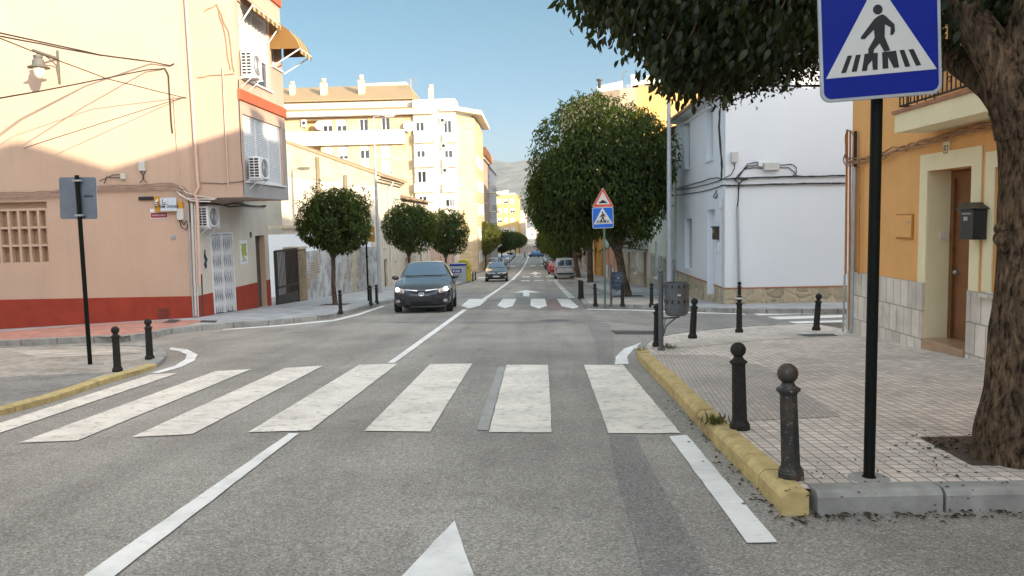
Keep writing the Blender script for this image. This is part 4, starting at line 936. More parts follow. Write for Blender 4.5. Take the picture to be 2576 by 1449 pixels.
wcab('black wires looping to the grey boxes on the white wall', [WS([(735, 1090), (790, 1010), (830, 960), (880, 942), (930, 938)]), WS([(740, 1085), (800, 1000), (840, 975), (930, 965)]), WS([(720, 1090), (770, 1030), (810, 1000), (870, 994), (975, 996)]), WS([(1122, 962), (1200, 960), (1260, 962), (1296, 995), (1290, 1040), (1255, 1070)]), WS([(1122, 992), (1220, 990), (1260, 1020), (1300, 1070)]), WS([(708, 950), (705, 1000), (680, 1045), (640, 1075), (600, 1095)])], .013)
wcab('black cable dropping to the grey conduit on the white wall', [WS([(705, 1100), (745, 1135), (742, 1250), (735, 1360)], .05), WS([(830, 1095), (775, 1110), (750, 1150), (745, 1230), (733, 1360)], .05)], .02)
def wbox(label, cx0, cy0, cx1, cy1, dep, name='junction_box', m='box_grey'):
    v = rng2('S', YW, *P(cx0, cy0), *P(cx1, cy1)); return board(name, label, 'junction box', 'S', YW, *v, M[m], .004, dep, .012)
wbox('tall grey electrical box beside the corner of the white wall', 668, 842, 730, 940, .14)
wbox('wide grey connection box in the middle of the white wall', 978, 945, 1122, 1015, .12)
wbox('tiny white box left of the wide connection box', 928, 934, 966, 980, .09, m='white_metal')
v = on('S', YW, [P(734, 1360), (1860, 735)], .05); mb = MB(); mb.tube(v, .04, 8); tag(mb.build('conduit', M['galv'], smooth=60), 'grey metal conduit pipe running down the white side wall', 'conduit')
mb = MB(); mb.tube(on('W', XH, [(1817, 500), (1817, 745)], .03), .02, 6); mb.build('drainpipe', M['pipe_white'], wh)
q = px(1807, 585, XH); t = thing('mailbox', (XH, q.y, q.z-.2), 'small brown mailbox by the white house door', 'mailbox')
mb = MB(); fbox(mb, 'W', XH, q.y-.14, q.y+.14, q.z-.22, q.z+.16, .01, .16); mb.build('box', M['wood_dark'], t); mb = MB(); fbox(mb, 'W', XH, q.y-.17, q.y+.17, q.z+.16, q.z+.2, .005, .2); mb.build('lid', M['wood_dark'], t)
mb = MB(); fbox(mb, 'W', XH, q.y-.1, q.y+.1, q.z-.02, q.z+.1, .16, .164); mb.build('label_plate', M['honey'], t)
board('meter_box', 'white meter cover under the brown mailbox', 'meter box', 'W', XH, q.y-.16, q.y+.1, q.z-.62, q.z-.28, M['white_metal'], .004, .06)
q = px(1814, 514, XH); board('junction_box', 'small white box near the corner above the white house door', 'junction box', 'W', XH, q.y-.1, q.y+.1, q.z-.16, q.z+.16, M['white_metal'], .004, .08)

# ---- row of low houses beyond the white house
XR = 5.75
def row_house(label, y0, y1, ze, m, holes, base=None, zb=None, name='terraced_house', doors=(), xr=11.5, zr_=None):
    t = thing(name, (XR, y0, zr(y0)), label, 'house', 'row houses on the right side of the street')
    mb = MB(); block(mb, XR, 20, y0+.01, y1-.01, zr(y1)-1.5, ze, W=holes, top=False); zq = zr_ or ze+1.2
    gable(mb, XR, 20, xr, y0+.01, ze, zq, ze); gable(mb, XR, 20, xr, y1-.01, ze, zq, ze)
    mb.build('wall', m, t)
    mb = MB(); roof(mb, XR, 20, xr, y0, y1, ze+.03, zq+.03, ze+.03, .12, .4); mb.build('roof', M['rooftile_y'], t)
    if base:
        mb = MB(); c = y0+.01
        for h in sorted(h for h in holes if h[2] < zb):
            fbox(mb, 'W', XR, c, h[0]-.06, zr(y1)-1.5, zb, 0, .03); fbox(mb, 'W', XR, h[0]-.06, h[1]+.06, zr(y1)-1.5, h[2]-.06, 0, .03); c = h[1]+.06
        fbox(mb, 'W', XR, c, y1-.01, zr(y1)-1.5, zb, 0, .03); mb.build('stone_base', M[base], t)
    for k, h in enumerate(holes):
        if k in doors:
            d = MB(); fbox(d, 'W', XR, h[0]+.01, h[1]-.01, h[2]+.01, h[3]-.01, -.14, -.09); d.build('door', M['brown_door'], t)
        else: window(t, 'W', XR, *h[:4], rec=.14, sh=.75)
    return t
g0 = zr(35); row_house('pale green house with grey stone base beside the tall lamp post', 31.8, 38.6, 5.0, mat('pale_green_render', (.55, .58, .50), .9, .08, 1, streak=.3), [(33.0, 34.0, g0-.4, g0+2.4), (36.2, 37.2, g0+.6, g0+2.3), (33.0, 34.0, g0+4, g0+5.8), (36.2, 37.2, g0+4, g0+5.8)], 'stone_grey', g0+1.7, doors=(0,))
g0 = zr(44); th = row_house('house with two grey awnings over its stone front', 38.6, 50, 4.4, M['old_house_front'], [(40.0, 41.1, g0-.3, g0+2.4), (43.5, 44.9, g0+.8, g0+2.2), (47.0, 48.0, g0-.3, g0+2.4)], 'stone_pale', g0+1.0, doors=(0, 2))
for (a0, a1) in ((39.4, 42.6), (44.4, 48.8)):
    mb = MB(); z1 = g0+3.6; z0 = g0+2.5; n = 10
    mb.quad((XR-.02, a0, z1), (XR-.02, a1, z1), (XR-1.5, a1, z0), (XR-1.5, a0, z0))
    for k in range(n): p, q = a0+(a1-a0)*k/n, a0+(a1-a0)*(k+1)/n; mb.quad((XR-1.502, p, z0), (XR-1.502, q, z0), (XR-1.502, q, z0-.25), (XR-1.502, (p+q)/2, z0-.32), (XR-1.502, p, z0-.25))
    mb.quad((XR-.02, a0, z1), (XR-1.5, a0, z0), (XR-1.5, a0, z0-.28), (XR-.02, a0, z0-.28))
    ao = mb.build('awning', mat('grey_awning_cloth', (.36, .38, .35), .9, .06, 2), th, recalc=False)
    mb = MB(); mb.tube([(XR-.03, a0-.02, z0-.2), (XR-1.5, a0-.02, z0)], .025, 5); mb.tube([(XR-.03, a0-.02, z0+.5), (XR-1.5, a0-.02, z0)], .025, 5); mb.build('awning_arm', M['wood_dark'], ao)
g0 = zr(57); row_house('salmon house behind the second street tree', 50, 64, 3.4, mat('salmon_render', (.55, .28, .18), .9, .08, 1), [(52, 53, g0-.3, g0+2.3), (55.5, 56.5, g0+.7, g0+2.2), (60, 61.1, g0-.2, g0+2.3)], 'clad', g0+.9, doors=(0, 2))
g0 = zr(70); row_house('bright orange low house behind the street trees', 64, 76, 2.6, mat('bright_orange_render', (.66, .32, .07), .9, .08, 1), [(66, 67, g0-.3, g0+2.3), (69.5, 70.6, g0+.7, g0+2.2), (73.5, 74.5, g0-.2, g0+2.3)], None, 0, doors=(0, 2))
g0 = zr(81); row_house('low cream house past the orange one', 76, 86, 2.2, M['cream_wall'], [(78, 79, g0-.3, g0+2.3), (82, 83, g0+.7, g0+2.2)], None, 0, doors=(0,))
g0 = zr(90); row_house('low grey house hidden by the street trees', 86, 95, 1.9, M['greywall'], [(y, y+1.1, g0+.9, g0+2.4) for y in (88, 91)], None, 0, xr=12)
g0 = zr(97); row_house('unseen tall house added behind the street trees to shade the flats opposite', 95, 100, 10, M['greywall'], [(97, 98.1, g0+z, g0+z+1.5) for z in (.9, 4, 7.1, 10.2)], None, 0, xr=12)  # unseen block, added at this height to keep the left flats in shade
for k, (y0, y1, ze, m) in enumerate(((122.5, 140, 9, 'cream_wall'), (140, 165, 5, 'greywall'), (165, 200, 6, 'pink'), (200, 250, 4, 'old_house_front'), (250, 320, 3, 'cream_wall'))):
    g0 = zr((y0+y1)/2); nst = int((ze-g0)/3)
    row_house(['cream block of flats beyond the curved building', 'grey house far down the right pavement', 'pinkish flats far down the right pavement', 'faded block near the end of the right side', 'last cream block on the right of the street'][k], y0, y1, ze, M[m],
              [(y0+2+j*4, y0+3.3+j*4, g0+.9+3*s, g0+2.4+3*s) for j in range(int((y1-y0-3)/4)) for s in range(nst)][:24], None, 0)

# ---- tall yellow building with a curved front on the right
M['yellow_brick'] = m_tile('yellow_brick', (.60, .36, .13), 1.0, .32, .5, .02, .85, R(0), .2, .1, 'XZ')
M['tan'] = mat('tan_render', (.48, .38, .28), .9, .05, .3)
t = thing('curved_building', (13, 100, zr(100)), 'tall yellow brick building with curved tan front and white rooftop', 'building')
ztop = py(1700, 218, 100).z
arc = [(13.2, 100), (11.2, 100.6), (9.2, 102.2), (7.4, 105), (5.8, 109.5), (4.8, 115), (4.4, 122)]
mb = MB(); mb.quad((13.2, 100, -9), (32, 100, -9), (32, 100, ztop), (13.2, 100, ztop)); mb.build('brick_wall', M['yellow_brick'], t)
mb = MB()
for p, q in zip(arc, arc[1:]): mb.quad((*p, -9), (*q, -9), (*q, ztop), (*p, ztop))
mb.quad((4.4, 122, -9), (32, 122, -9), (32, 122, ztop), (4.4, 122, ztop)); mb.quad((32, 100, -9), (32, 122, -9), (32, 122, ztop), (32, 100, ztop)); mb.build('curved_wall', M['tan'], t, smooth=50)
mb = MB(); mb.quad(*[(*p, ztop-.3) for p in arc], (32, 122, ztop-.3), (32, 100, ztop-.3)); mb.build('flat_roof', M['greywall'], t)
def AT(u, v, Y): return py(u, v, Y)
def pshape(pts, Y, th): mb = MB(); mb.prism([AT(u, v, Y) for u, v in pts], (0, th, 0)); return mb
pshape([(1502, 220), (1503, 217), (1568, 203), (1568, 230), (1502, 232)], 104, 5).build('stair_house', M['white_wall'], t)
pshape([(1574, 222), (1574, 213), (1590, 210), (1640, 195), (1700, 202), (1760, 206), (1760, 226), (1574, 228)], 106, 5).build('penthouse', M['white_wall'], t)
pshape([(1588, 222), (1592, 215), (1640, 209), (1735, 209), (1735, 222)], 103, 1).build('tiled_eave', M['rooftile'], t)
for (u, v0, v1, wd, m) in ((1597, 188, 220, 9, 'white_wall'), (1630, 190, 215, 9, 'cream_trim')):
    pshape([(u-wd, v1), (u-wd, v0+8), (u-wd*1.1, v0+8), (u-wd*1.1, v0), (u+wd*1.1, v0), (u+wd*1.1, v0+8), (u+wd, v0+8), (u+wd, v1)], 103, 1).build('chimney', M[m], t)
mb = MB(); mb.tube([AT(1568, 225, 103), AT(1567.5, 182, 103), AT(1578, 180, 103)], .06, 4); mb.build('antenna', M['grey_metal'], t)
mb = MB(); mb.tube([AT(1508, 222, 103), AT(1508, 203, 103)], .22, 6); mb.lathe(AT(1508, 203, 103), [(.4, 0), (.4, .2)], 8); mb.build('flue', M['wood_dark'], t)
# ---- gate, boundary wall and old house on the left
XL = -9.9
t = thing('iron_gate', (XL, 28.8, gz(XL, 30)), 'dark brown barred iron gate between the peach building and the old wall', 'gate')
ga, gb = px(694, 700, XL).y, px(749, 700, XL).y; ga = max(ga, 28.75); gt = px(700, 630, XL).z
def gzl(y): return gz(XL, y)+LIFT
mb = MB(); zb = gzl(gb)
for a in (ga, gb-.07): fbox(mb, 'E', XL, a, a+.07, zb-.2, gt, -.05, .05)
for z in (zb+.12, zb+.75, gt-.06): fbox(mb, 'E', XL, ga, gb, z, z+.06, -.03, .03)
mb.build('gate_frame', M['wood_dark'], t)
mb = MB(); n = 17
for k in range(n): a = ga+.1+(gb-ga-.2)*k/(n-1); fbox(mb, 'E', XL, a-.014, a+.014, zb+.15, gt+.02, -.018, .018)
mb.build('bars', M['wood_dark'], t)
mb = MB(); fbox(mb, 'E', XL, ga+.07, gb-.07, zb+.05, zb+.48, -.02, .02); mb.build('kick_panel', M['wood_dark'], t)
t = thing('boundary_wall', (XL, gb, gz(XL, gb)), 'old weathered rendered wall with brick gatepost beside the iron gate', 'wall')
pe = px(769, 700, XL).y; wtop = px(780, 632, XL).z
mb = MB(); fbox(mb, 'E', XL, gb+.02, pe, -5, px(760, 626, XL).z, -.5, .06); po_ = mb.build('gatepost', M['brick_old'], t)
mb = MB(); fbox(mb, 'E', XL, gb-.04, pe+.06, px(760, 626, XL).z, px(760, 620, XL).z, -.56, .12); mb.build('cap', M['old_plaster'], po_)
we = 48.0
mb = MB(); mb.prism([(XL, pe, -6), (XL, we, -6), (XL, we, wtop-.3), (XL, 41, wtop-.1), (XL, pe, wtop)], (-.3, 0, 0)); mb.build('wall', M['old_wall'], t)
mb = MB(); y = px(885, 650, XL).y; fbox(mb, 'E', XL, y, y+.5, -6, wtop+.25, .0, .08); mb.build('buttress', M['old_plaster'], t)
# old gabled house
YG = 48.0
oh2 = thing('old_house', (XL, YG, gz(XL, YG)), 'old cream house with crumbling plaster gable behind the round street tree', 'house')
gl, grr = py(700, 352, YG), py(945, 437, YG)
mb = MB(); mb.quad((gl.x, YG, -7), (XL, YG, -7), (XL, YG, grr.z), (gl.x, YG, gl.z)); 
YH2 = 57.0
fw = [(a, a+1.0, z0, z1, .2) for a in (49.8, 53.2) for z0, z1 in ((-.1, 2.0),)]+[(50.0, 51.1, -5, -.9, .2), (53.6, 54.6, -3.0, -1.2, .2)]
wall(mb, 'E', XL, YG, YH2, -7, grr.z-.15, fw)
mb.quad((gl.x, YH2, -7), (XL, YH2, -7), (XL, YH2, grr.z), (gl.x, YH2, gl.z)); mb.build('wall', M['old_house_front'], oh2)
lo, lo2 = py(742, 440, YG), py(945, 468, YG)
mb = MB(); mb.quad(Vector((gl.x, YG-.02, lo.z)), Vector((XL, YG-.02, lo2.z)), Vector((XL, YG-.02, grr.z)), Vector((gl.x, YG-.02, gl.z))); mb.build('crumbling_plaster', M['old_plaster'], oh2)
mb = MB(); a, b = py(738, 569, YG), py(780, 566, YG); mb.box(-22, XL-.6, YG-.35, YG-.025, a.z-.12, a.z+.05); mb.build('ledge', M['old_plaster'], oh2)
mb = MB(); mb.box(-22, XL-.35, YG-.5, YG-.05, -7, a.z-.5); mb.build('lean_to_wall', M['white_wall'], oh2)
for u in (800, 870): 
    p = py(u, 395 if u < 850 else 440, YG); mb = MB(); mb.box(p.x-.09, p.x+.09, YG-.14, YG-.03, -5, p.z); mb.build('buttress', mat('dark_beam', (.25, .20, .13), .9), oh2)
sl_ = (grr.z-gl.z)/(XL-gl.x)
mb = MB(); xe = XL+.55; ze = gl.z+sl_*(xe-gl.x)
mb.hexa([(gl.x, YG-.1, gl.z), (xe, YG-.1, ze), (xe, YH2, ze), (gl.x, YH2, gl.z), (gl.x, YG-.1, gl.z+.16), (xe, YG-.1, ze+.16), (xe, YH2, ze+.16), (gl.x, YH2, gl.z+.16)]); mb.build('roof', M['rooftile_y'], oh2)
mb = MB(); fbox(mb, 'E', XL, YG, YH2, grr.z-.32, grr.z-.16, 0, .35); fbox(mb, 'E', XL, YG, YH2, grr.z-.48, grr.z-.34, 0, .2); mb.build('eave_brackets', M['old_plaster'], oh2)
for k, h in enumerate(fw):
    if k == 2: d = MB(); fbox(d, 'E', XL, h[0]+.01, h[1]-.01, h[2]+.01, h[3]-.01, -.19, -.14); d.build('door', M['wood_dark'], oh2)
    else: window(oh2, 'E', XL, *h[:4], rec=.19, sh=.9, fm='old_house_front' if 0 else 'white_metal', sm='shutter_warm')
mb = MB(); mb.tube([(XL+.4, 52.2, grr.z-.3), (XL+.12, 52.0, grr.z-.9), (XL+.1, 51.9, -3)], .05, 6); mb.build('drainpipe', M['pipe_white'], oh2)
# lower houses behind the trees on the left
def left_house(label, y0, y1, ze, m, x0=-20, over=.5, rise=1.3, name='terraced_house', shm='shutter_warm'):
    t = thing(name, (XL, y0, zr(y0)), label, 'house', 'row houses on the left side of the street')
    g0 = zr((y0+y1)/2); n = max(1, int((y1-y0)/3.2)); H = []
    for k in range(n):
        a = y0+(y1-y0)*(k+.5)/n-.55; H.append((a, a+1.1, g0-.4 if k % 2 == 0 else g0+.8, g0+2.3, .18))
        if ze-g0 > 5: H.append((a, a+1.1, g0+3.6, g0+5.2, .18))
    mb = MB(); block(mb, x0, XL, y0+.01, y1-.01, g0-2, ze, E=H, top=False); gable(mb, x0, XL, (x0+XL)/2, y0+.01, ze, ze+rise, ze); gable(mb, x0, XL, (x0+XL)/2, y1-.01, ze, ze+rise, ze); mb.build('wall', m, t)
    mb = MB(); roof(mb, x0, XL, (x0+XL)/2, y0, y1, ze, ze+rise, ze, .12, over); mb.build('roof', M['rooftile_y'], t)
    for h in H:
        if h[2] < g0: d = MB(); fbox(d, 'E', XL, h[0]+.01, h[1]-.01, h[2]+.01, h[3]-.01, -.17, -.12); d.build('door', M['brown_door'], t)
        else: window(t, 'E', XL, *h[:4], rec=.17, sh=.8, sm=shm)
    return t
left_house('low cream house with a clay tile roof behind the paired street trees', 57, 72, py(1030, 500, 60).z, M['old_house_front'])
left_house('low peach house in front of the big brick flats', 72, 92, .9, M['beige'])

# ---- big apartment block
YA = 93.0
ab = thing('apartment_block', (-9.5, YA, zr(YA)), 'large pale brick and white apartment block with tiled roof and chimneys', 'building')
def A4(cx, cy): return ((1100+cx*.48323)/1.5652, (250+cy*.48323)/1.5652)
def AR(cx0, cy0, cx1, cy1, Y=YA): return rng2('S', Y, *A4(cx0, cy0), *A4(cx1, cy1))
M['apt_brick'] = m_tile('apartment_brick', (.58, .45, .28), .9, .22, .5, .02, .9, R(0), .12, .1, 'XZ')
M['apt_white'] = mat('apartment_white', (.72, .67, .56), .9, .04, .4)
xl = -34.0; c1 = AR(1440, 500, 1441, 501)[0]
zeave = AR(600, 440, 601, 441)[2]; zatt = AR(600, 300, 601, 302)[2]
wins = [(350, 460, 435, 575, .42), (462, 455, 550, 572, .45), (648, 450, 725, 562, .0), (828, 440, 902, 556, .0), (360, 672, 442, 757, .93), (480, 665, 560, 782, .75), (653, 660, 736, 776, .42), (826, 652, 912, 770, .99), (840, 868, 916, 905, .4)]
H = [AR(*w_[:4]) for w_ in wins]; rec1 = AR(190, 465, 335, 580); rec2 = AR(222, 680, 342, 790)
cb0, cb1 = AR(1096, 500, 1097, 501)[0], AR(1322, 500, 1323, 501)[0]
mb = MB(); wall(mb, 'S', YA, xl, cb0, -9, zeave, [h+(.2,) for h in H]+[rec1+(1.2,), rec2+(1.2,)])
ch = (-7.25, 96.6)
mb.quad((c1, YA, -9), (ch[0], ch[1], -9), (ch[0], ch[1], zeave), (c1, YA, zeave)); mb.quad((ch[0], ch[1], -9), (ch[0], 112, -9), (ch[0], 112, zeave), (ch[0], ch[1], zeave)); mb.quad((xl, 112, -9), (ch[0], 112, -9), (ch[0], 112, zeave), (xl, 112, zeave)); mb.quad((xl, YA, -9), (xl, 112, -9), (xl, 112, zeave), (xl, YA, zeave))
mb.build('brick_wall', M['apt_brick'], ab)
for h, w_ in zip(H, wins): window(ab, 'S', YA, *h, rec=.19, sh=w_[4], panes=2, sill=False, fw=.09)
bayw = [(1106, 475, 1180, 553, .0), (1114, 690, 1188, 766, .3), (1122, 876, 1197, 972, .0), (1132, 1080, 1202, 1145, .0)]
bayw2 = [(1335, 462, 1403, 566, .0), (1342, 705, 1412, 770, .0), (1345, 880, 1442, 972, .97), (1350, 1095, 1424, 1168, .2)]
hb = [AR(*w_[:4], Y=YA-.5) for w_ in bayw+bayw2]
mb = MB(); wall(mb, 'S', YA-.5, cb0, c1, -9, AR(1200, 290, 1201, 292, YA-.5)[2], [h+(.2,) for h in hb]); ztb = AR(1200, 290, 1201, 292, YA-.5)[2]
mb.quad((cb0, YA-.5, -9), (cb0, YA, -9), (cb0, YA, ztb), (cb0, YA-.5, ztb)); mb.quad((c1, YA-.5, -9), (c1, YA+3, -9), (c1, YA+3, ztb), (c1, YA-.5, ztb)); mb.quad((cb0, YA-.5, ztb), (c1, YA-.5, ztb), (c1, YA+3, ztb), (cb0, YA+3, ztb)); mb.quad((cb0, YA, zeave), (cb0, YA+3, zeave), (cb0, YA+3, ztb), (cb0, YA, ztb))
mb.build('white_bay', M['apt_white'], ab)
for h, w_ in zip(hb, bayw+bayw2): window(ab, 'S', YA-.5, *h, rec=.19, sh=w_[4], panes=2, sill=False, fw=.09)
for y in (568, 770, 975, 1168):   # balcony parapets on the bays
    for x0, x1 in ((1098, 1272), (1330, 1445)):
        v = AR(x0, y, x1, y+72, YA-1.1); mb = MB(); mb.box(v[0], v[1], YA-1.1, YA-.504, v[2], v[3]); mb.build('balcony', M['apt_white'], ab)
for y0, y1, x0, x1 in ((567, 655, 40, 1030),): v = AR(x0, y0, x1, y1); mb = MB(); mb.box(v[0], v[1], YA-.7, YA-.004, v[2], v[3]); mb.build('white_band', M['apt_white'], ab)
for x0, x1 in ((440, 478), (650, 740), (822, 915)):
    v = AR(x0, 655, x1, 1200); v = (v[0], v[1], v[2], AR(x0, 785, x1, 786)[2]-.1); mb = MB(); mb.box(v[0], v[1], YA-.09, YA-.004, v[2], v[3]); mb.build('white_band', M['apt_white'], ab)
mb = MB(); mb.prism([(xl, YA-1.3, zeave+.1), (cb0+2.6, YA-1.3, zeave+.1), (cb0+2.6, YA-.3, zeave+.1), (xl, YA-.0, zeave+.1)], (0, 0, .55)); mb.build('eave', M['apt_white'], ab)
mb = MB(); e1 = AR(1320, 410, 1321, 412)[0]
mb.prism([(e1, YA-1.2, zeave+.35), (c1+.3, YA-1.2, zeave+.35), (ch[0]+1.0, ch[1]-.9, zeave+.35), (ch[0]+1.0, 112, zeave+.35), (ch[0], 112, zeave+.35), (ch[0]-.3, ch[1], zeave+.35), (c1, YA, zeave+.35), (e1, YA, zeave+.35)], (0, 0, .45)); mb.build('eave', M['apt_white'], ab)
mb = MB(); mb.prism([(xl, YA-1.2, zeave+.66), (cb0+.4, YA-1.2, zeave+.66), (cb0+.4, YA+.4, zeave+1.1), (xl, YA+.4, zeave+1.1)], (0, 0, .1)); mb.build('tile_eave', M['rooftile'], ab)
xa = AR(1090, 300, 1091, 301)[1]
mb = MB(); mb.box(xl, xa, YA+.6, YA+14, zeave, zatt); mb.prism([(c1+.2, YA+1.5, zeave), (ch[0]-.4, ch[1]+1.0, zeave), (ch[0]-.4, 112, zeave), (c1-4, 112, zeave), (c1-4, YA+1.5, zeave)], (0, 0, AR(1320, 300, 1321, 302)[2]-zeave-.6)); mb.build('attic', M['apt_white'], ab)
zr1 = py(*A4(600, 195), YA+7).z
mb = MB(); mb.hexa([(xl, YA, zatt), (xa+.2, YA, zatt), (xa-1.5, YA+7, zr1), (xl, YA+7, zr1), (xl, YA, zatt+.15), (xa+.2, YA, zatt+.15), (xa-1.5, YA+7, zr1+.15), (xl, YA+7, zr1+.15)])
mb.hexa([(xl, YA+14, zatt), (xa+.2, YA+14, zatt), (xa-1.5, YA+7, zr1), (xl, YA+7, zr1), (xl, YA+14, zatt+.15), (xa+.2, YA+14, zatt+.15), (xa-1.5, YA+7, zr1+.15), (xl, YA+7, zr1+.15)])
mb.quad((xa+.2, YA, zatt), (xa+.2, YA+14, zatt), (xa-1.5, YA+7, zr1)); mb.build('tiled_roof', M['rooftile'], ab)
mb = MB(); p, q = py(*A4(690, 180), YA+8), py(*A4(1060, 165), YA+8); mb.prism([(p.x, YA+7.2, p.z-1), (q.x, YA+7.2, q.z-1), (q.x-.3, YA+7.2, q.z+.1), (p.x, YA+7.2, p.z+.1)], (0, 3, 0)); mb.build('roof_parapet', M['cream_trim'], ab)
for (x0, y0, x1, y1, Y) in ((78, 145, 122, 238, 96), (328, 120, 383, 243, 95.5), (637, 92, 692, 243, 95.5), (1212, 172, 1254, 275, 97)):
    v = AR(x0, y0, x1, y1, Y); hgt = v[3]-v[2]; mb = MB(); mb.box(v[0], v[1], Y, Y+(v[1]-v[0]), v[2]-1, v[3]-hgt*.28); cx_ = (v[0]+v[1])/2
    mb.lathe((cx_, Y+(v[1]-v[0])/2, v[3]-hgt*.28), [(.26, 0), (.26, .12), (.31, .15), (.31, hgt*.28), (.15, hgt*.28)], 10); mb.build('chimney', M['old_plaster'], ab)
mb = MB(); p = py(*A4(1072, 190), 97); q = py(*A4(1072, 125), 97); mb.tube([p, q], .05, 4)
for k in range(4): mb.tube([q+Vector((-.8, 0, -.25*k)), q+Vector((.8, 0, -.25*k))], .035, 3)
mb.build('antenna', M['galv'], ab)
mb = MB(); p = py(*A4(1060, 512), YA-.6); mb.lathe(p, [(.05, .1), (.35, .02), (.62, -.2), (.66, -.26), (.6, -.2), (.3, .06), (.04, .14)], 16, 'Y'); mb.build('satellite_dish', M['white_metal'], ab, smooth=60)
mb = MB(); p = py(*A4(332, 505), YA-.4); mb.lathe(p, [(.05, .1), (.3, .02), (.55, -.2), (.3, .06), (.04, .14)], 14, 'Y'); mb.build('satellite_dish', M['white_metal'], ab, smooth=60)
for (cx_, cy_, Y) in ((1330, 465, YA-.5), (1340, 672, YA-.5), (1350, 872, YA-.5), (205, 488, YA-.0)):
    p = py(*A4(cx_, cy_), Y); mb = MB(); mb.box(p.x-.3, p.x+.3, Y-.35, Y-.01, p.z-.4, p.z+.4); q = mb.build('air_conditioner', M['white_metal'], ab); mb = MB(); mb.lathe((p.x, Y-.35, p.z), [(.22, 0), (.22, -.01)], 12, 'Y'); mb.build('fan', M['dark'], q)
mb = MB()
for k in range(5):   # street side windows of the block
    for s in range(4):
        pass
for k in range(4):
    for s in range(5): window(ab, 'E', ch[0], 98.5+k*3.2, 99.8+k*3.2, zr(100)+1.2+3.1*s, zr(100)+2.7+3.1*s, rec=-.02, sh=.5, panes=2, sill=False)

# ---- further street fronts on the left
def flats(label, x1, y0, y1, zt, m, balc=True, bm_='apt_white', x0=-22, name='apartment_building', S=False):
    t = thing(name, (x1, y0, zr(y0)), label, 'building'); g0 = zr((y0+y1)/2); ns = int((zt-g0)/3.05); n = max(2, int((y1-y0)/3.6)); Hh = []
    for s in range(ns):
        for k in range(n): a = y0+(y1-y0)*(k+.5)/n-.6; Hh.append((a, a+1.2, g0+.8+3.05*s, g0+2.4+3.05*s, .18))
    HS = []
    if S:
        xs = np.linspace(x0+1, x1-1.6, 4)
        for s in range(ns):
            for x in xs: HS.append((x-.6, x+.8, g0+1+3.05*s, g0+2.5+3.05*s, .18))
    mb = MB(); block(mb, x0, x1, y0+.02, y1-.02, g0-3, zt, E=Hh, S=HS); mb.build('wall', m, t)
    for i, h in enumerate(Hh): window(t, 'E', x1, *h[:4], rec=.17, sh=(.3, .7, .95)[i % 3], sill=False, fw=.08)
    for i, h in enumerate(HS): window(t, 'S', y0+.02, *h[:4], rec=.17, sh=(.9, .5, .97)[i % 3], sill=False, fw=.08)
    if balc:
        for s in range(1, ns):
            for k in range(0, n, 2):
                a = y0+(y1-y0)*(k+.5)/n; z = g0+.55+3.05*s; b = MB(); fbox(b, 'E', x1, a-1.5, a+1.5, z-.15, z, 0, 1.0); bo = b.build('balcony', M[bm_], t)
                b = MB()
                for j in range(4): zz_ = z+.1+.28*j; b.tube([fp('E', x1, a-1.48, zz_, .02), fp('E', x1, a-1.48, zz_, .97), fp('E', x1, a+1.48, zz_, .97), fp('E', x1, a+1.48, zz_, .02)], .02, 3)
                b.build('railing', M['grey_metal'], bo)
    mb = MB(); mb.box(x0-.1, x1+.25, y0+.03, y1-.03, zt+.004, zt+.25); mb.build('parapet', m, t)
    return t
flats('brown grey flats just past the large apartment block', -7.3, 112, 126, py(1203, 402, 113).z, mat('brown_grey_render', (.38, .30, .25), .9, .08, 1), False)
bt = flats('pale flats with balconies and an orange parapet on the left', -7.3, 126, 150, py(1225, 425, 130).z, mat('pale_grey_render', (.55, .53, .52), .9, .06, 1))
p = py(1210, 374, 127).z; q = py(1225, 425, 130).z
mb = MB(); mb.box(-14, -8.2, 128, 149, q+.26, p-.9); mb.build('penthouse', M['cream_trim'], bt)
mb = MB(); mb.box(-14, -7.9, 127.9, 149.2, p-.9, p+.4); mb.build('orange_parapet', mat('orange_tile', (.55, .22, .08), .8), bt)
yb = flats('far yellow ochre block of flats at the bend of the street', -5.6, 250, 300, py(1275, 492, 250).z, mat('yellow_ochre_render', (.62, .42, .16), .9, .06, .3), False, x0=-14.5, S=True)
mb = MB(); z = py(1275, 492, 250).z; mb.box(-13, -10.5, 255, 262, z+.26, z+1.6); mb.box(-10.2, -8.5, 256, 260, z+.26, z+2.0); mb.box(-8, -6.2, 254, 262, z+.26, z+.9); mb.build('roof_shed', M['apt_white'], yb)
flats('far cream building behind the yellow ochre flats', -3.9, 300, 380, py(1315, 532, 300).z, M['cream_wall'], False, x0=-13)
tt = thing('house', (1, 440, zr(440)), 'far pale house closing the end of the street', 'house')
mb = MB(); block(mb, -9, 10, 440, 460, -14, py(1335, 575, 440).z, S=[(x, x+1.3, z, z+1.5, .2) for x in (-6, -2.5, 1, 4.5) for z in (-7.5, -4.5, -1.5)]); mb.build('wall', M['cream_wall'], tt)
for x in (-6, -2.5, 1, 4.5):
    for z in (-7.5, -4.5, -1.5): window(tt, 'S', 440, x, x+1.3, z, z+1.5, rec=.19, sh=.4, sill=False)

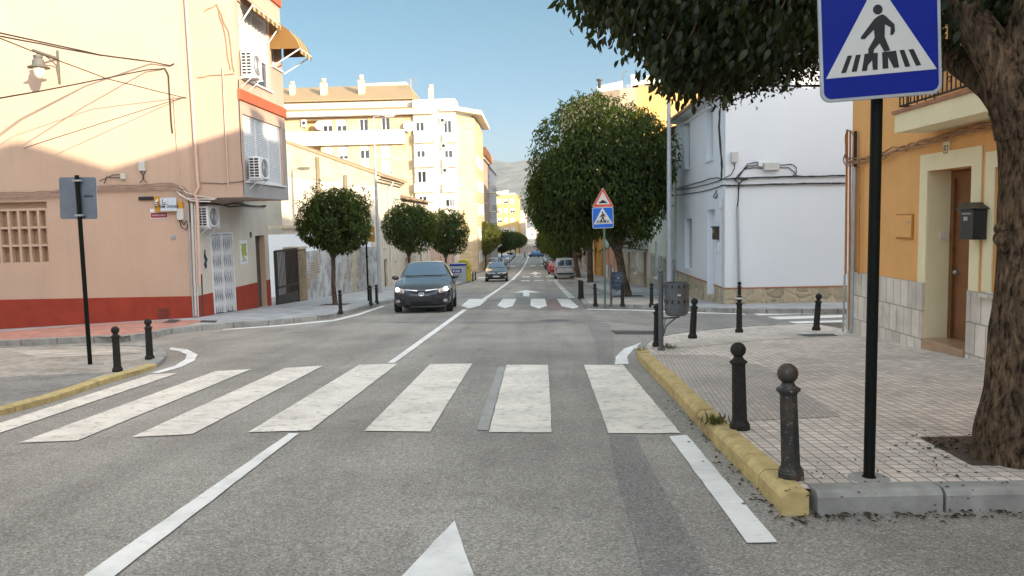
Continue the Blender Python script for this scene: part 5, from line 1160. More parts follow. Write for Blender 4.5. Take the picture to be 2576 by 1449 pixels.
# ---- hills
from mathutils import noise as mn
m, b, L = newmat('limestone_hill'); v = mapped(m)
c = ramp(m, noise(m, v, .012, 9, .7), [(.35, (.12, .125, .11)), (.5, (.22, .21, .175)), (.7, (.36, .335, .29))]); L.new(c, b.inputs[0]); b.inputs['Roughness'].default_value = 1
bm = bmesh.new(); nx, ny = 150, 46; rows = []
for j in range(ny):
    r_ = []
    for i in range(nx):
        x = -3000+6000*i/(nx-1); y = 1900+2600*j/(ny-1); k = min(1, j/(ny*.55))
        rid = 230+75*mn.noise(Vector((x/900, 1.3, 0)))+45*mn.noise(Vector((x/260, 5.1, 0)))
        gul = mn.noise(Vector((x/170+y/500, y/420, 2)))*44*k+mn.noise(Vector((x/60+y/160, y/150, 7)))*18*k
        z = -12+(k**.85)*(rid+12)+gul*(1-.6*k) if k < 1 else rid-gul*.2-(j/ny-.55)*300
        r_.append(bm.verts.new((x, y, z)))
    rows.append(r_)
for j in range(ny-1):
    for i in range(nx-1): bm.faces.new((rows[j][i], rows[j][i+1], rows[j+1][i+1], rows[j+1][i]))
me = bpy.data.meshes.new('hills'); bm.to_mesh(me); bm.free(); me.materials.append(m); me.shade_smooth()
o = bpy.data.objects.new('hills', me); C.objects.link(o); o['kind'] = 'structure'
# ------------------------------------------------------------------ trees
M['leaf'] = m_leaf('tree_leaf', (.022, .036, .010), (.085, .125, .022), .28, .5)
M['leaf_light'] = m_leaf('young_tree_leaf', (.085, .10, .022), (.16, .17, .035), .3)
M['leaf_near'] = m_leaf('glossy_leaf', (.012, .019, .008), (.032, .043, .015), .12, .35)
M['bark'] = m_bark('bark', (.13, .10, .075)); M['bark_near'] = m_bark('furrowed_bark', (.15, .105, .07))
M['soil'] = mat('soil', (.09, .06, .045), .95, .4, 12, 30, .8)
def leaf_mesh(name, P_, N_, D_, Ls, Ws, mt, parent, curved=False, recent=None):
    """P_ leaf bases, N_ face normals, D_ stalk-to-tip directions"""
    n = len(P_); D = D_/np.linalg.norm(D_, axis=1, keepdims=True); S = np.cross(D, N_); S /= np.linalg.norm(S, axis=1, keepdims=True)+1e-9; N = np.cross(S, D)
    L = Ls[:, None]; W = Ws[:, None]; P_ = P_-np.array(parent['_org'])[None]
    if curved:
        a = P_; b = P_+D*L*.36; c = P_+D*L*.7-N*L*.10; d = P_+D*L*.96-N*L*.32
        V = np.stack([a, b, c, d, b+S*W*.5+N*W*.12, c+S*W*.42+N*W*.12, b-S*W*.5+N*W*.12, c-S*W*.42+N*W*.12], 1).reshape(-1, 3)
        fl = [(0, 1, 4), (1, 2, 5, 4), (2, 3, 5), (0, 6, 1), (1, 6, 7, 2), (2, 7, 3)]; k = 8
    else:
        m_ = P_+D*L*.45+N*L*.06; d = P_+D*L-N*L*.12
        V = np.stack([P_, m_+S*W*.5+N*W*.15, d, m_-S*W*.5+N*W*.15, ], 1).reshape(-1, 3); fl = [(0, 2, 1), (0, 3, 2)]; k = 4
    loops = []; starts = []; tot = []; off = 0
    base = np.arange(n)*k
    lf_ = np.array([i for f in fl for i in f]); sizes = np.array([len(f) for f in fl])
    idx = (base[:, None]+lf_[None]).reshape(-1); sz = np.tile(sizes, n); st = np.concatenate([[0], np.cumsum(sz)[:-1]])
    me = bpy.data.meshes.new(name); me.vertices.add(len(V)); me.vertices.foreach_set('co', V.reshape(-1)); me.loops.add(len(idx)); me.loops.foreach_set('vertex_index', idx)
    me.polygons.add(len(sz)); me.polygons.foreach_set('loop_start', st); me.polygons.foreach_set('loop_total', sz); me.update(calc_edges=True); me.validate()
    me.materials.append(mt); o = bpy.data.objects.new(name, me); C.objects.link(o); o.parent = parent; o['_org'] = parent['_org']; return o
def unit(n): v = rng.normal(size=(n, 3)); return v/np.linalg.norm(v, axis=1, keepdims=True)
def crown_pts(ells, n, shell=.32, lump=.17, lobes=30, pockets=True):
    """leaf positions near the surface of a union of ellipsoids, with lumps"""
    vol = np.array([e[1][0]*e[1][1]*e[1][2] for e in ells])**.67; vol /= vol.sum(); Ps = []; Ns = []
    for (c, r), f in zip(ells, vol):
        k = int(n*f); d = unit(k); lb = unit(lobes); amp = rng.uniform(.3, 1, lobes)
        dots = d@lb.T; bumpv = (np.clip((dots-.80)/.2, 0, 1)**1.0*amp[None]).max(1)
        rad = (1-shell*rng.random(k)**1.7)*(1-lump+lump*1.6*bumpv)+rng.normal(0, .018, k)
        p = np.array(c)[None]+d*np.array(r)[None]*rad[:, None]; nn_ = d/np.array(r)[None]; nn_ /= np.linalg.norm(nn_, axis=1, keepdims=True)
        keep = np.array([mn.noise(Vector(q_)*(1.5/min(r)**.5)+Vector((c[0], c[1], 3))) > -.37 for q_ in p]) if pockets else np.ones(k, bool)
        for (c2, r2) in ells:
            if c2 is c: continue
            keep &= (((p-np.array(c2))/np.array(r2))**2).sum(1) > .45
        Ps.append(p[keep]); Ns.append(nn_[keep])
    return np.concatenate(Ps), np.concatenate(Ns)
def tree(label, base, ells, n, L=.13, trunk_r=.13, m='leaf', lean=(0, 0), fork=True, group=None, pit=True, name='street_tree', wl=.42, shoots=0, shoot_h=1.0):
    base = Vector(base); t = thing(name, base, label, 'tree', group)
    cz0 = min(e[0][2]-e[1][2] for e in ells); c = Vector(ells[0][0]); top = Vector((c.x, c.y, c.z-.1*ells[0][1][2]))
    fk = Vector((base.x+lean[0], base.y+lean[1], cz0-.1)) 
    mb = MB(); mb.tube([base-Vector((0, 0, .1)), base+Vector((0, 0, .12)), base.lerp(fk, .4)+Vector((random.uniform(-.04, .04), 0, 0)), base.lerp(fk, .75), fk], [trunk_r*1.3, trunk_r*1.08, trunk_r*.95, trunk_r*.92, trunk_r*.95], 10)
    to = mb.build('trunk', M['bark'], t, smooth=60)
    for k in range(5 if fork else 3):
        q = 2*math.pi*k/5+.4; r = ells[0][1]; tip = Vector((c.x+math.cos(q)*r[0]*.62, c.y+math.sin(q)*r[1]*.62, c.z+random.uniform(-.1, .4)*r[2]))
        mid = fk.lerp(tip, .45)+Vector((math.cos(q)*.15, math.sin(q)*.15, .1*r[2])); mb = MB(); mb.tube([fk-Vector((0, 0, .12)), fk.lerp(mid, .5), mid, tip], [trunk_r*.7, trunk_r*.6, trunk_r*.42, trunk_r*.1], 7); mb.build('limb', M['bark'], t, smooth=60)
    p, nv = crown_pts(ells, n); k = len(p)
    D = nv*.45+np.array([0, 0, -.75])[None]+unit(k)*.6; N = nv*.8+np.array([0, 0, .55])[None]+unit(k)*.45
    Ls = L*rng.uniform(.65, 1.25, k)
    if shoots:      # young shoots standing out of the clipped outline
        tip = []; c_, r_ = ells[0]
        for k_ in range(shoots):
            d = unit(1)[0]; d[2] = abs(d[2])*.8+.35; d /= np.linalg.norm(d); p0 = np.array(c_)+d*np.array(r_)*.93; hgt = rng.uniform(.12, .34)*shoot_h; p1 = p0+(d*.45+np.array([0, 0, .75]))*hgt
            kk = 13; f_ = rng.random((kk, 1)); tip.append(p0+(p1-p0)*f_+rng.normal(0, .015, (kk, 3)))
        tip = np.concatenate(tip); kk = len(tip); p = np.concatenate([p, tip]); N = np.concatenate([N, unit(kk)*.5+np.array([0, 0, .8])[None]]); D = np.concatenate([D, unit(kk)*.8+np.array([0, 0, -.15])[None]]); Ls = np.concatenate([Ls, L*rng.uniform(.6, 1.15, kk)])
    leaf_mesh('crown', p, N, D, Ls, Ls*wl, M[m], t)
    # inner leaves that close the view through the crown
    q = []
    for (c_, r_) in ells: kk = max(300, n//22); q.append(np.array(c_)[None]+unit(kk)*np.array(r_)[None]*rng.uniform(.35, .72, (kk, 1)))
    q = np.concatenate(q); kk = len(q); Ls = L*rng.uniform(2.0, 3.4, kk); leaf_mesh('inner_foliage', q, unit(kk), unit(kk), Ls, Ls*.6, M[m], t)
    return t
GR, GL = 'street trees along the right pavement', 'street trees along the left pavement'
def pitbox(x, y, s=.6):
    z = LIFT
    drape('tree_pit', [(x-s, y-s), (x+s, y-s), (x+s, y+s), (x-s, y+s)], LIFT+.006, M['soil'])
b1 = G(1578, 745, LIFT)
def C3(u, v, Y): p = py(u, v, Y); return (p.x, p.y, p.z)
D1_ = b1.y
tree('big dense street tree behind the warning sign, its top in sunlight', b1, [(C3(1510, 425, D1_), (2.85, 2.8, 3.0)), (C3(1595, 445, D1_-.3), (1.7, 2.0, 2.65)), (C3(1420, 500, D1_+.4), (1.6, 2.0, 2.0))], 28000, .17, .17, lean=(-.35, 0), group=GR, shoots=60, shoot_h=.9)
pitbox(b1.x, b1.y)
b2 = G(1485, 710, LIFT); tree('second street tree on the right pavement, trunk left of the blue bin', b2, [(C3(1450, 485, b2.y), (3.5, 3.2, 3.3))], 9000, .2, .2, lean=(0, 0), group=GR); pitbox(b2.x, b2.y)
b3 = G(1455, 698, LIFT); tree('leaning forked street tree just right of the white van', b3, [(C3(1425, 520, b3.y), (3.3, 3.2, 3.0))], 8000, .22, .2, lean=(-.4, 0), group=GR); pitbox(b3.x, b3.y)
for k, y in enumerate((74, 86, 99, 113, 128, 145, 165, 190)):
    b = (3.55, y, gz(3.55, y)+LIFT)
    tree('street tree number %s in the far green row on the right' % ('four', 'five', 'six', 'seven', 'eight', 'nine', 'ten', 'eleven')[k] if 0 else ('street tree on the right above the red parked car', 'street tree on the right just past the red car', 'street tree on the right before the curved building', 'street tree beside the curved building front', 'street tree just past the curved building', 'far street tree on the right above small parked cars', 'smaller far street tree on the right', 'last small street tree on the right')[k],
         b, [((3.2, y, b[2]+4.2), (2.9, 2.9, 2.7))], 3200 if k < 3 else 1800, .28 if k < 3 else .38, .17, group=GR)
a1 = G(843, 766, LIFT); tree('round clipped street tree on a thin trunk before the old wall', a1, [(C3(845, 553, a1.y), (1.42, 1.4, 1.22))], 10000, .13, .085, group=GL, shoots=34, shoot_h=1.5)
drape('tree_pit', [(a1.x-.5, a1.y-.5), (a1.x+.5, a1.y-.5), (a1.x+.5, a1.y+.5), (a1.x-.5, a1.y+.5)], LIFT+.006, M['soil'])
a2y = 43.0; a2 = (-7.1, a2y, gz(-7.1, a2y)+LIFT); tree('first of two touching round street trees, left of the dark hatchback roof', a2, [(C3(1030, 572, a2y), (1.5, 1.45, 1.42))], 7500, .15, .09, group=GL, shoots=24, shoot_h=1.4)
a3y = 59.0; a3 = (-6.9, a3y, gz(-6.9, a3y)+LIFT); tree('second of two touching round street trees, above the dark hatchback', a3, [(C3(1122, 583, a3y), (1.8, 1.7, 1.85))], 7000, .18, .1, group=GL, shoots=24, shoot_h=1.5)
a4y = 106.; a4 = (-6.85, a4y, gz(-6.85, a4y)+LIFT); tree('yellow green street tree with sunlit top on the left', a4, [(C3(1221, 598, a4y), (2.4, 2.3, 2.35))], 5000, .27, .13, 'leaf_light', group=GL)
for k, (y, u, v) in enumerate(((150, 1264, 606), (185, 1285, 604), (215, 1298, 603), (245, 1308, 604))):
    b = (-6.9, y, gz(-6.9, y)+LIFT); c = C3(u, v, y); tree(('dark street tree behind the yellow green one', 'far dark street tree above parked cars on the left', 'very far small street tree on the left', 'last very far street tree on the left')[k], (c[0]-.2, y, b[2]), [(c, (2.6, 2.5, 2.3))], 1500, .4, .15, group=GL)

# foreground tree with canopy over the pavement
bt_ = G(2545, 1165, LIFT-.02); TD = bt_.y
nt_ = thing('foreground_tree', bt_, 'big foreground tree at right edge with furrowed trunk and overhanging canopy', 'tree')
def T3(u, v, Y=None): return py(u, v, Y or TD)
def rough_tube(name, pts, rad, n=44, seg=22, amp=.05):
    P_ = [Vector(p) for p in pts]; fine = []; fr = []
    for i in range(len(P_)-1):
        for j in range(seg):
            s = j/seg; p0 = P_[max(0, i-1)]; p1 = P_[i]; p2 = P_[i+1]; p3 = P_[min(len(P_)-1, i+2)]
            fine.append(.5*((2*p1)+(p2-p0)*s+(2*p0-5*p1+4*p2-p3)*s*s+(3*p1-p0-3*p2+p3)*s**3)); fr.append(rad[i]+(rad[i+1]-rad[i])*s)
    fine.append(P_[-1]); fr.append(rad[-1]); mb = MB(); mb.tube(fine, fr, n)
    for i in range(len(mb.v)):
        v = Vector(mb.v[i]); c = fine[i//n]; d = (v-c); L_ = d.length
        if L_ > 1e-5:
            q = math.atan2(d.y, d.x); k = mn.noise(Vector((v.x*9, v.y*9, v.z*2.2)))*.6+mn.noise(Vector((v.x*3, v.y*3, v.z*3)))*.9
            mb.v[i] = tuple(c+d*(1+amp*4*k*min(1, .2/L_*L_/.2)*.35+amp*k))
    return mb.build(name, M['bark_near'], nt_, smooth=75)
rough_tube('trunk', [T3(2556, 1195), T3(2560, 1120), T3(2566, 980), T3(2580, 800), T3(2598, 620), T3(2606, 470), T3(2600, 330), T3(2580, 240)], [.30, .245, .215, .205, .20, .20, .21, .2], amp=.06)
kn = MB(); 
for (u, v, r) in ((2522, 600, .055), (2517, 575, .04), (2526, 625, .04)): kn.ball(T3(u, v, TD-.03), r, 10)
kn.build('burl', M['bark_near'], nt_, smooth=80)
rough_tube('limb', [T3(2575, 330), T3(2520, 175), T3(2450, 60, TD+.1), T3(2375, -40, TD+.2), T3(2280, -200, TD+.3)], [.17, .125, .11, .09, .05], 16, 8, .03)
rough_tube('limb', [T3(2560, 290, TD+.05), T3(2500, 215, TD+.3), T3(2430, 165, TD+.6), T3(2330, 110, TD+.9), T3(2150, 20, TD+1.4), T3(1900, -80, TD+1.8)], [.14, .11, .10, .085, .06, .03], 14, 8, .03)
rough_tube('limb', [T3(2575, 290), T3(2600, 100), T3(2590, -120), T3(2560, -400)], [.2, .18, .14, .08], 14, 8, .03)
rough_tube('limb', [T3(2400, -20, TD+.2), T3(2100, -90, TD+.5), T3(1800, -120, TD+.4), T3(1560, -60, TD+.5)], [.08, .06, .04, .015], 10, 8, .03)
rng = np.random.default_rng(11)
tw = MB(); LP = []; 
# hanging sprays of leaves: (u, v, depth, radius m, leaves)
sprays = []
edge = [(1425, -8), (1462, 18), (1500, 42), (1540, 66), (1580, 96), (1618, 128), (1655, 168), (1690, 205), (1722, 232)]
for (u, v) in edge:
    sprays.append((u+8, v-22, 5.6+rng.uniform(-.2, .3), .10, 30))
for k in range(105):
    s = rng.random(); u = 1490+s*560; lo = np.interp(u, [1490, 1560, 1640, 1700, 1760, 1840, 1900, 1960, 2010, 2060], [0, 32, 80, 138, 158, 136, 126, 100, 82, 62])
    sprays.append((u, lo-rng.random()**1.1*(lo+170), rng.uniform(5.3, 7.2), .17, 110))
for k in range(40): sprays.append((rng.uniform(2330, 2560), rng.uniform(-120, 60), rng.uniform(5.0, 6.2), .16, 60))
for k in range(25): sprays.append((rng.uniform(2030, 2360), rng.uniform(-120, 95), rng.uniform(5.8, 7), .17, 60))
for k in range(18): sprays.append((rng.uniform(1660, 1830), rng.uniform(130, 180), rng.uniform(5.4, 6.4), .14, 55))
for (u, v, d, r, n) in sprays:
    c = np.array(T3(u, v, d)); k = n; q = rng.normal(0, r*.55, (k, 3)); q[:, 2] *= 1.15; LP.append(c+q)
    top = Vector(c)+Vector((.15, 0, .35)); tw.tube([top, Vector(c)+Vector((.03, 0, .1)), Vector(c)-Vector((0, 0, r*.6))], [.006, .005, .002], 3)
LP = np.concatenate(LP)
# upper crown, above the picture
up, un = crown_pts([((1.9, 5.9, 5.0), (3.0, 2.5, 1.4)), ((4.0, 5.2, 5.5), (2.3, 2.4, 1.3)), ((1.4, 7.2, 4.6), (2.0, 1.6, 1.2))], 5200, .5, pockets=False)
k1 = len(LP); allp = np.concatenate([LP, up]); k = len(allp)
D = np.array([-.25, -.1, -.95])[None]+unit(k)*.5; N = unit(k)*.8+np.array([0, -.5, .3])[None]; Ls = rng.uniform(.055, .11, k); leaf_mesh('foliage', allp, N, D, Ls, Ls*.40, M['leaf_near'], nt_, True)
# fine berry and small-leaf clusters on the right part
bp = []
for k in range(150):
    u = rng.uniform(1715, 2060); lo = np.interp(u, [1700, 1760, 1820, 1880, 1930, 1980, 2030, 2060], [196, 218, 224, 198, 212, 184, 166, 158]); v = lo-rng.random()**1.2*150; d = rng.uniform(6.0, 7.6)
    c = np.array(T3(u, v, d)); bp.append(c+rng.normal(0, .075, (95, 3)))
bp = np.concatenate(bp); k = len(bp); Ls = rng.uniform(.022, .05, k); leaf_mesh('berry_clusters', bp, unit(k), unit(k)+np.array([0, 0, -.5])[None], Ls, Ls*.6, m_leaf('berry', (.014, .014, .012), (.03, .028, .02), .08, .5), nt_)
tw.build('twigs', M['bark_near'], nt_)
pp = gp([(2313, 1101), (2460, 1098), (2640, 1096), (2700, 1170), (2445, 1172)], LIFT)
drape('tree_pit', pp, LIFT+.006, M['soil'])
# litter of leaves and twigs on the paving and in the gutter
def litter(pts, n, lift, name, spread, m, sz=(.02, .05)):
    P_ = []
    for i in range(n):
        a = random.random()*(len(pts)-1); k = int(a); p = Vector(pts[k]).lerp(Vector(pts[k+1]), a-k); x, y = p.x+random.gauss(0, spread), p.y+random.gauss(0, spread); P_.append((x, y, gz(x, y)+lift))
    P_ = np.array(P_); k = len(P_); t = thing(name, P_[0], None, None); bpy.data.objects.remove(t)
    class Q(dict): pass
    e = {'_org': (0, 0, 0)}
    D = unit(k)*[1, 1, .1]; N = np.tile([0, 0, 1.0], (k, 1))+unit(k)*.25; Ls = rng.uniform(sz[0], sz[1], k)
    hold = bpy.data.objects.new('h', None); C.objects.link(hold); hold['_org'] = (0, 0, 0)
    o = leaf_mesh(name, P_, N, D, Ls, Ls*.5, m, hold); o.parent = None; bpy.data.objects.remove(hold); o['kind'] = 'stuff'; return o
M['dead_leaf'] = m_leaf('dead_leaf', (.06, .045, .03), (.12, .09, .05), 0, .8)
litter(gp([(1975, 1306), (2200, 1300), (2576, 1296)]), 150, .012, 'gutter_litter', .05, M['dead_leaf'])
litter(gp([(1690, 1010), (1790, 1120), (1960, 1300)]), 90, .012, 'gutter_litter', .07, M['dead_leaf'])
litter(gp([(2000, 1215), (2190, 1230), (2350, 1160), (2440, 1200)], LIFT), 110, LIFT+.01, 'pavement_litter', .28, M['dead_leaf'], (.01, .035))
litter(gp([(2330, 1110), (2500, 1150)], LIFT), 120, LIFT+.015, 'pit_litter', .12, M['dead_leaf'], (.02, .05))
def weed(label, u, v, n=40, h=.07, lift=LIFT):
    p = G(u, v, lift); t = thing('weed', p, label, 'weed'); P_ = np.array(p)[None]+rng.normal(0, .05, (n, 3))*[1, 1, 0]; k = n
    Ls = rng.uniform(.4, 1.2, k)*h; o = leaf_mesh('blades', P_, unit(k), unit(k)*.7+np.array([0, 0, 1.0])[None], Ls, Ls*.14, m_leaf('weed_blade', (.09, .10, .03), (.18, .17, .06), .2, .6), t)
weed('grass weed growing at the yellow kerb below the left near bollard', 1797, 1066, 70, .09)
weed('small weed at the foot of the grey litter bin post', 1683, 877, 40, .09)
weed('tiny weed by the kerb left of the bin post', 1612, 884, 30, .07)
# ------------------------------------------------------------------ street furniture
M['black_paint'] = m_plain('black_pole_paint', (.006, .008, .006), .5, spec=.15)
M['green_paint'] = m_plain('green_pole_paint', (.10, .16, .12), .5)
M['sign_blue'] = mat('sign_blue', (.002, .016, .25), .5, .08, 6, spec=.2)
M['sign_blue_l'] = mat('sign_blue_light', (.01, .13, .58), .4, .06, 6)
M['sign_white'] = mat('sign_white_face', (.62, .62, .60), .4, .04, 6)
M['sign_black'] = m_plain('sign_black', (.006, .006, .007), .5)
M['sign_red'] = mat('sign_red', (.62, .09, .06), .45, .06, 5)
M['sign_back'] = mat('sign_back', (.17, .20, .25), .5, .12, 5, metal=.35, stain=.3)
M['bollard_worn'] = mat('worn_black_iron', (.024, .021, .019), .6, .4, 25, 45, .35, stain=.2, spec=.22)
def m_worn_iron():
    m, b, L = newmat('chipped_black_iron'); v = mapped(m)
    f = ramp(m, noise(m, v, 38, 5, .75), [(.60, (0, 0, 0)), (.66, (1, 1, 1))]); r = ramp(m, noise(m, v, 5, 5), [(.42, (.022, .022, .024)), (.62, (.06, .045, .03))])
    L.new(mix(m, f, r, (.24, .21, .18)), b.inputs[0]); b.inputs['Roughness'].default_value = .5; bump(m, b, noise(m, v, 40), .3, .004); return m
M['iron_chipped'] = m_worn_iron()
BG = 'black ball topped bollards'
def bollard_parts(root, m, band=False):
    mb = MB(); mb.lathe((0, 0, 0), [(.080, -.04), (.080, .045), (.076, .05), (.072, .062), (.064, .07), (.060, .085)], 8, rot=R(22.5)); mb.build('base', m, root)
    mb = MB(); mb.lathe((0, 0, 0), [(.059, .08), (.053, .535)], 8, rot=R(22.5)); mb.build('post', m, root)
    mb = MB(); mb.lathe((0, 0, 0), [(.056, .53), (.058, .54), (.070, .548), (.072, .558), (.06, .565), (.045, .575), (.034, .60)], 16); mb.build('collar', m, root, smooth=40)
    mb = MB(); mb.ball((0, 0, .652), .062, 18); bo = mb.build('ball', m, root, smooth=80)
    if band: mb = MB(); mb.lathe((0, 0, 0), [(.0605, .638), (.0635, .642), (.0625, .67), (.060, .672)], 18); mb.build('white_band', M['sign_white'], bo, smooth=60)
def bollard(label, u, v, tilt=0.0, m='iron', band=False, lift=LIFT, pos=None, h=.70):
    p = Vector(pos) if pos else G(u, v, lift)
    t = thing('bollard', p, label, 'bollard', BG, rot=(0, R(tilt), random.random()*.5)); t['_org'] = (0, 0, 0); t.scale = (h/.714,)*3
    bollard_parts(t, M[m], band); return t
bollard('nearest black ball topped bollard with chipped paint, leaning left at the yellow kerb', 1990, 1203, -3.2, 'iron_chipped', h=.73)
bollard('second nearest black ball topped bollard behind the chipped one', 1861, 1080, -1.4, 'bollard_worn', h=.71)
bollard('black bollard leaning right, just right of the grey litter bin', 1742, 851, 3.4, h=.71)
bollard('black bollard half hidden behind the grey litter bin post', 1653, 872, .5)
bollard('black bollard with a white band round its ball', 1859.5, 836, 0, band=True)
bollard('black bollard leaning right before the side street crosswalk', 2053, 831, 4.2)
bollard('black bollard at the white house corner behind the white banded one', 1860, 766, 0)
bollard('black bollard behind the grey litter bin on the far corner', 1728, 773, 1)
bollard('black bollard left of the tall grey lamp post on the far corner', 1639, 769, .5)
bollard('black bollard beside the blue bin and street tree trunk', 1566, 768, -.5)
bollard('black bollard left of the warning sign pole on the far corner', 1498, 768, -1)
bollard('right one of two overlapping bollards at the far corner kerb', 1465, 752, -1)
bollard('left one of two overlapping bollards at the far corner kerb', 1458.5, 749.5, 0)
bollard('rusty dark bollard beside the grey back sign on the left corner', 296, 935, .3, 'bollard_worn', lift=LK, h=.66)
bollard('dark bollard at the rounded tip of the left corner pavement', 377, 904, .6, 'bollard_worn', lift=LK, h=.67)
bollard('black bollard in front of the round clipped tree', 857, 787, 0)
bollard('black bollard beside the thin black pole, left of the pair', 933, 766, 0)
bollard('black bollard right of the thin black pole by the car', 948, 762, 0)
bollard('small far bollard beside the yellow container, left of two', 1190, 706, 0); bollard('small far bollard beside the yellow container, right of two', 1196, 704, 0)
bollard('small far bollard on the right before the orange wall', 1462, 697, 0, pos=(4.6, 64, gz(4, 64)+LIFT), h=.8)

# pedestrian crossing sign artwork, traced in the plate's own unit square
def SQ(x, y):
    o_ = Vector((262, 840)); a = Vector((963, -82)); b_ = Vector((-26, -962)); d = Vector((x, y))-o_; det = a.x*b_.y-a.y*b_.x
    return ((d.x*b_.y-d.y*b_.x)/det, (a.x*d.y-a.y*d.x)/det)
FIG = [[(748, 118), (772, 130), (845, 200), (849, 255), (836, 283), (812, 288), (815, 225), (770, 198), (768, 300), (812, 410), (765, 420), (728, 352), (685, 402), (680, 432), (638, 436), (640, 395), (690, 305), (684, 240), (612, 318), (580, 318), (580, 300), (684, 158), (712, 135)],
       [(475, 452), (512, 449), (462, 590), (422, 594)], [(540, 446), (580, 442), (548, 580), (506, 584)], [(610, 437), (714, 428), (713, 566), (675, 568), (670, 490), (636, 530), (628, 575), (588, 578)],
       [(748, 425), (858, 412), (883, 548), (840, 552), (795, 462), (798, 556), (753, 560)], [(884, 410), (922, 405), (970, 540), (930, 545)], [(955, 404), (995, 400), (1055, 530), (1015, 537)]]
def rrect(x0, y0, x1, y1, r, n=6):
    out = []
    for cx_, cy_, q0 in ((x1-r, y0+r, -90), (x1-r, y1-r, 0), (x0+r, y1-r, 90), (x0+r, y0+r, 180)):
        out += [(cx_+r*math.cos(R(q0+90*i/n)), cy_+r*math.sin(R(q0+90*i/n))) for i in range(n+1)]
    return out
def flat(name, polys, mapf, d0, d1, m, par):
    mb = MB(); bmx = bmesh.new()
    for p in polys:
        vs = [bmx.verts.new(mapf(x, y, d1)) for x, y in p]; f = bmx.faces.new(vs); ext = bmesh.ops.extrude_face_region(bmx, geom=[f]); mv = [e for e in ext['geom'] if isinstance(e, bmesh.types.BMVert)]
        dlt = Vector(mapf(0, 0, d0))-Vector(mapf(0, 0, d1)); bmesh.ops.translate(bmx, verts=mv, vec=dlt)
    bmesh.ops.triangulate(bmx, faces=bmx.faces[:]); bmesh.ops.recalc_face_normals(bmx, faces=bmx.faces[:]); org = Vector(par['_org'])
    for v in bmx.verts: v.co -= org
    me = bpy.data.meshes.new(name); bmx.to_mesh(me); bmx.free(); me.materials.append(m); o = bpy.data.objects.new(name, me); C.objects.link(o); o.parent = par; o['_org'] = tuple(org); return o
def ped_plate(par, origin, u, up, nrm, W_, blue='sign_blue', rim='sign_white', dy=0):
    f = lambda x, y, d: tuple(Vector(origin)+u*(x*W_)+up*(y*W_)+nrm*d)
    pl = flat('plate', [rrect(0, 0, 1, 1, .085)], f, -.012, .0, M['galv'], par)
    flat('rim', [rrect(.004, .004, .996, .996, .08)], f, .0005, .003, M[rim], pl)
    flat('blue_field', [rrect(.028, .028, .972, .972, .065)], f, .003, .005, M[blue], pl)
    tri = flat('triangle', [[SQ(303, 640), SQ(1178, 562), (.49, .985)]], f, .005, .007, M['sign_white'], pl)
    hd = [(SQ(714+38*math.cos(q), 80+40*math.sin(q))) for q in [i*math.pi/10 for i in range(20)]]
    flat('walking_figure', [hd]+[[SQ(x, y) for x, y in FIG[0]]], f, .007, .009, M['sign_black'], tri)
    flat('crossing_stripes', [[SQ(x, y) for x, y in p] for p in FIG[1:]], f, .007, .0085, M['sign_black'], tri)
    return pl
# big sign on the right
pb = G(2186, 1204, LIFT); d_ = pb.y
t = thing('crosswalk_sign', pb, 'large blue pedestrian crossing sign on black pole, close on the right', 'traffic sign')
ptop = py(2197, -60, d_+.02)
mb = MB(); mb.tube([pb-Vector((0, 0, .1)), (pb.x+.004, pb.y, ptop.z)], .033, 16); mb.lathe(pb, [(.045, -.01), (.043, .012), (.034, .02)], 12); mb.build('pole', M['black_paint'], t, smooth=60)
rl, yw = R(2.6), R(5); u_ = Vector((math.cos(yw)*math.cos(rl), -math.sin(yw)*math.cos(rl), math.sin(rl))); n_ = Vector((-math.sin(yw), -math.cos(yw), 0)); up_ = n_.cross(u_).normalized()
yo = d_-.06; c_ = py(2065, 260, yo); WS_ = (py(2358, 236, yo)-c_).length; WS_ = WS_*1.0
ped_plate(t, c_, u_, up_, n_, WS_, rim='galv')
for z in (.18, .75): mb = MB(); q = c_+u_*WS_*.46+up_*WS_*z; mb.box(pb.x-.05, pb.x+.05, q.y+.012, pb.y+.04, q.z-.02, q.z+.02); mb.build('clamp', M['galv'], t)
mb = MB(); mb.lathe(pb+Vector((0, 0, .0)), [(.13, -.02), (.12, .006), (.06, .012)], 14); mb.build('cement_footing', M['kerb'], t, smooth=40)
# double sign further on
pb = G(1522, 767.6, LIFT); Y_ = pb.y
t = thing('road_sign', pb, 'speed hump warning triangle above small blue crosswalk sign on green pole', 'traffic sign')
mb = MB(); tp = py(1517, 480, Y_); mb.tube([pb-Vector((0, 0, .1)), (pb.x, pb.y, tp.z)], .035, 10); mb.build('pole', M['green_paint'], t, smooth=60)
X_ = Vector((1, 0, 0)); Z_ = Vector((0, 0, 1)); nY = Vector((0, -1, 0)); c_ = py(1491, 575.5, Y_-.06); W2 = py(1544, 575, Y_-.06).x-c_.x
rr = R(1.2); u_ = Vector((math.cos(rr), 0, math.sin(rr))); ped_plate(t, c_, u_, nY.cross(u_), nY, W2, 'sign_blue_l')
f = lambda x, y, d: tuple(c_+Vector((x*W2, 0, W2*1.01+y*W2))+nY*d)
def rtri(s, r=.07, cy_=.36):
    cs = [(.5-.5*s, cy_-.34*s), (.5+.5*s, cy_-.34*s), (.5, cy_+.56*s)]; out = []; g = (.5, cy_)
    for i in range(3):
        p = Vector(cs[i]); a = (Vector(cs[i-1])-p).normalized(); b_ = (Vector(cs[(i+1) % 3])-p).normalized(); rr_ = r*s
        for k in range(5): q = k/4; out.append(tuple(p+a*rr_*(1-q)**2*1.3+b_*rr_*q**2*1.3))
    return out
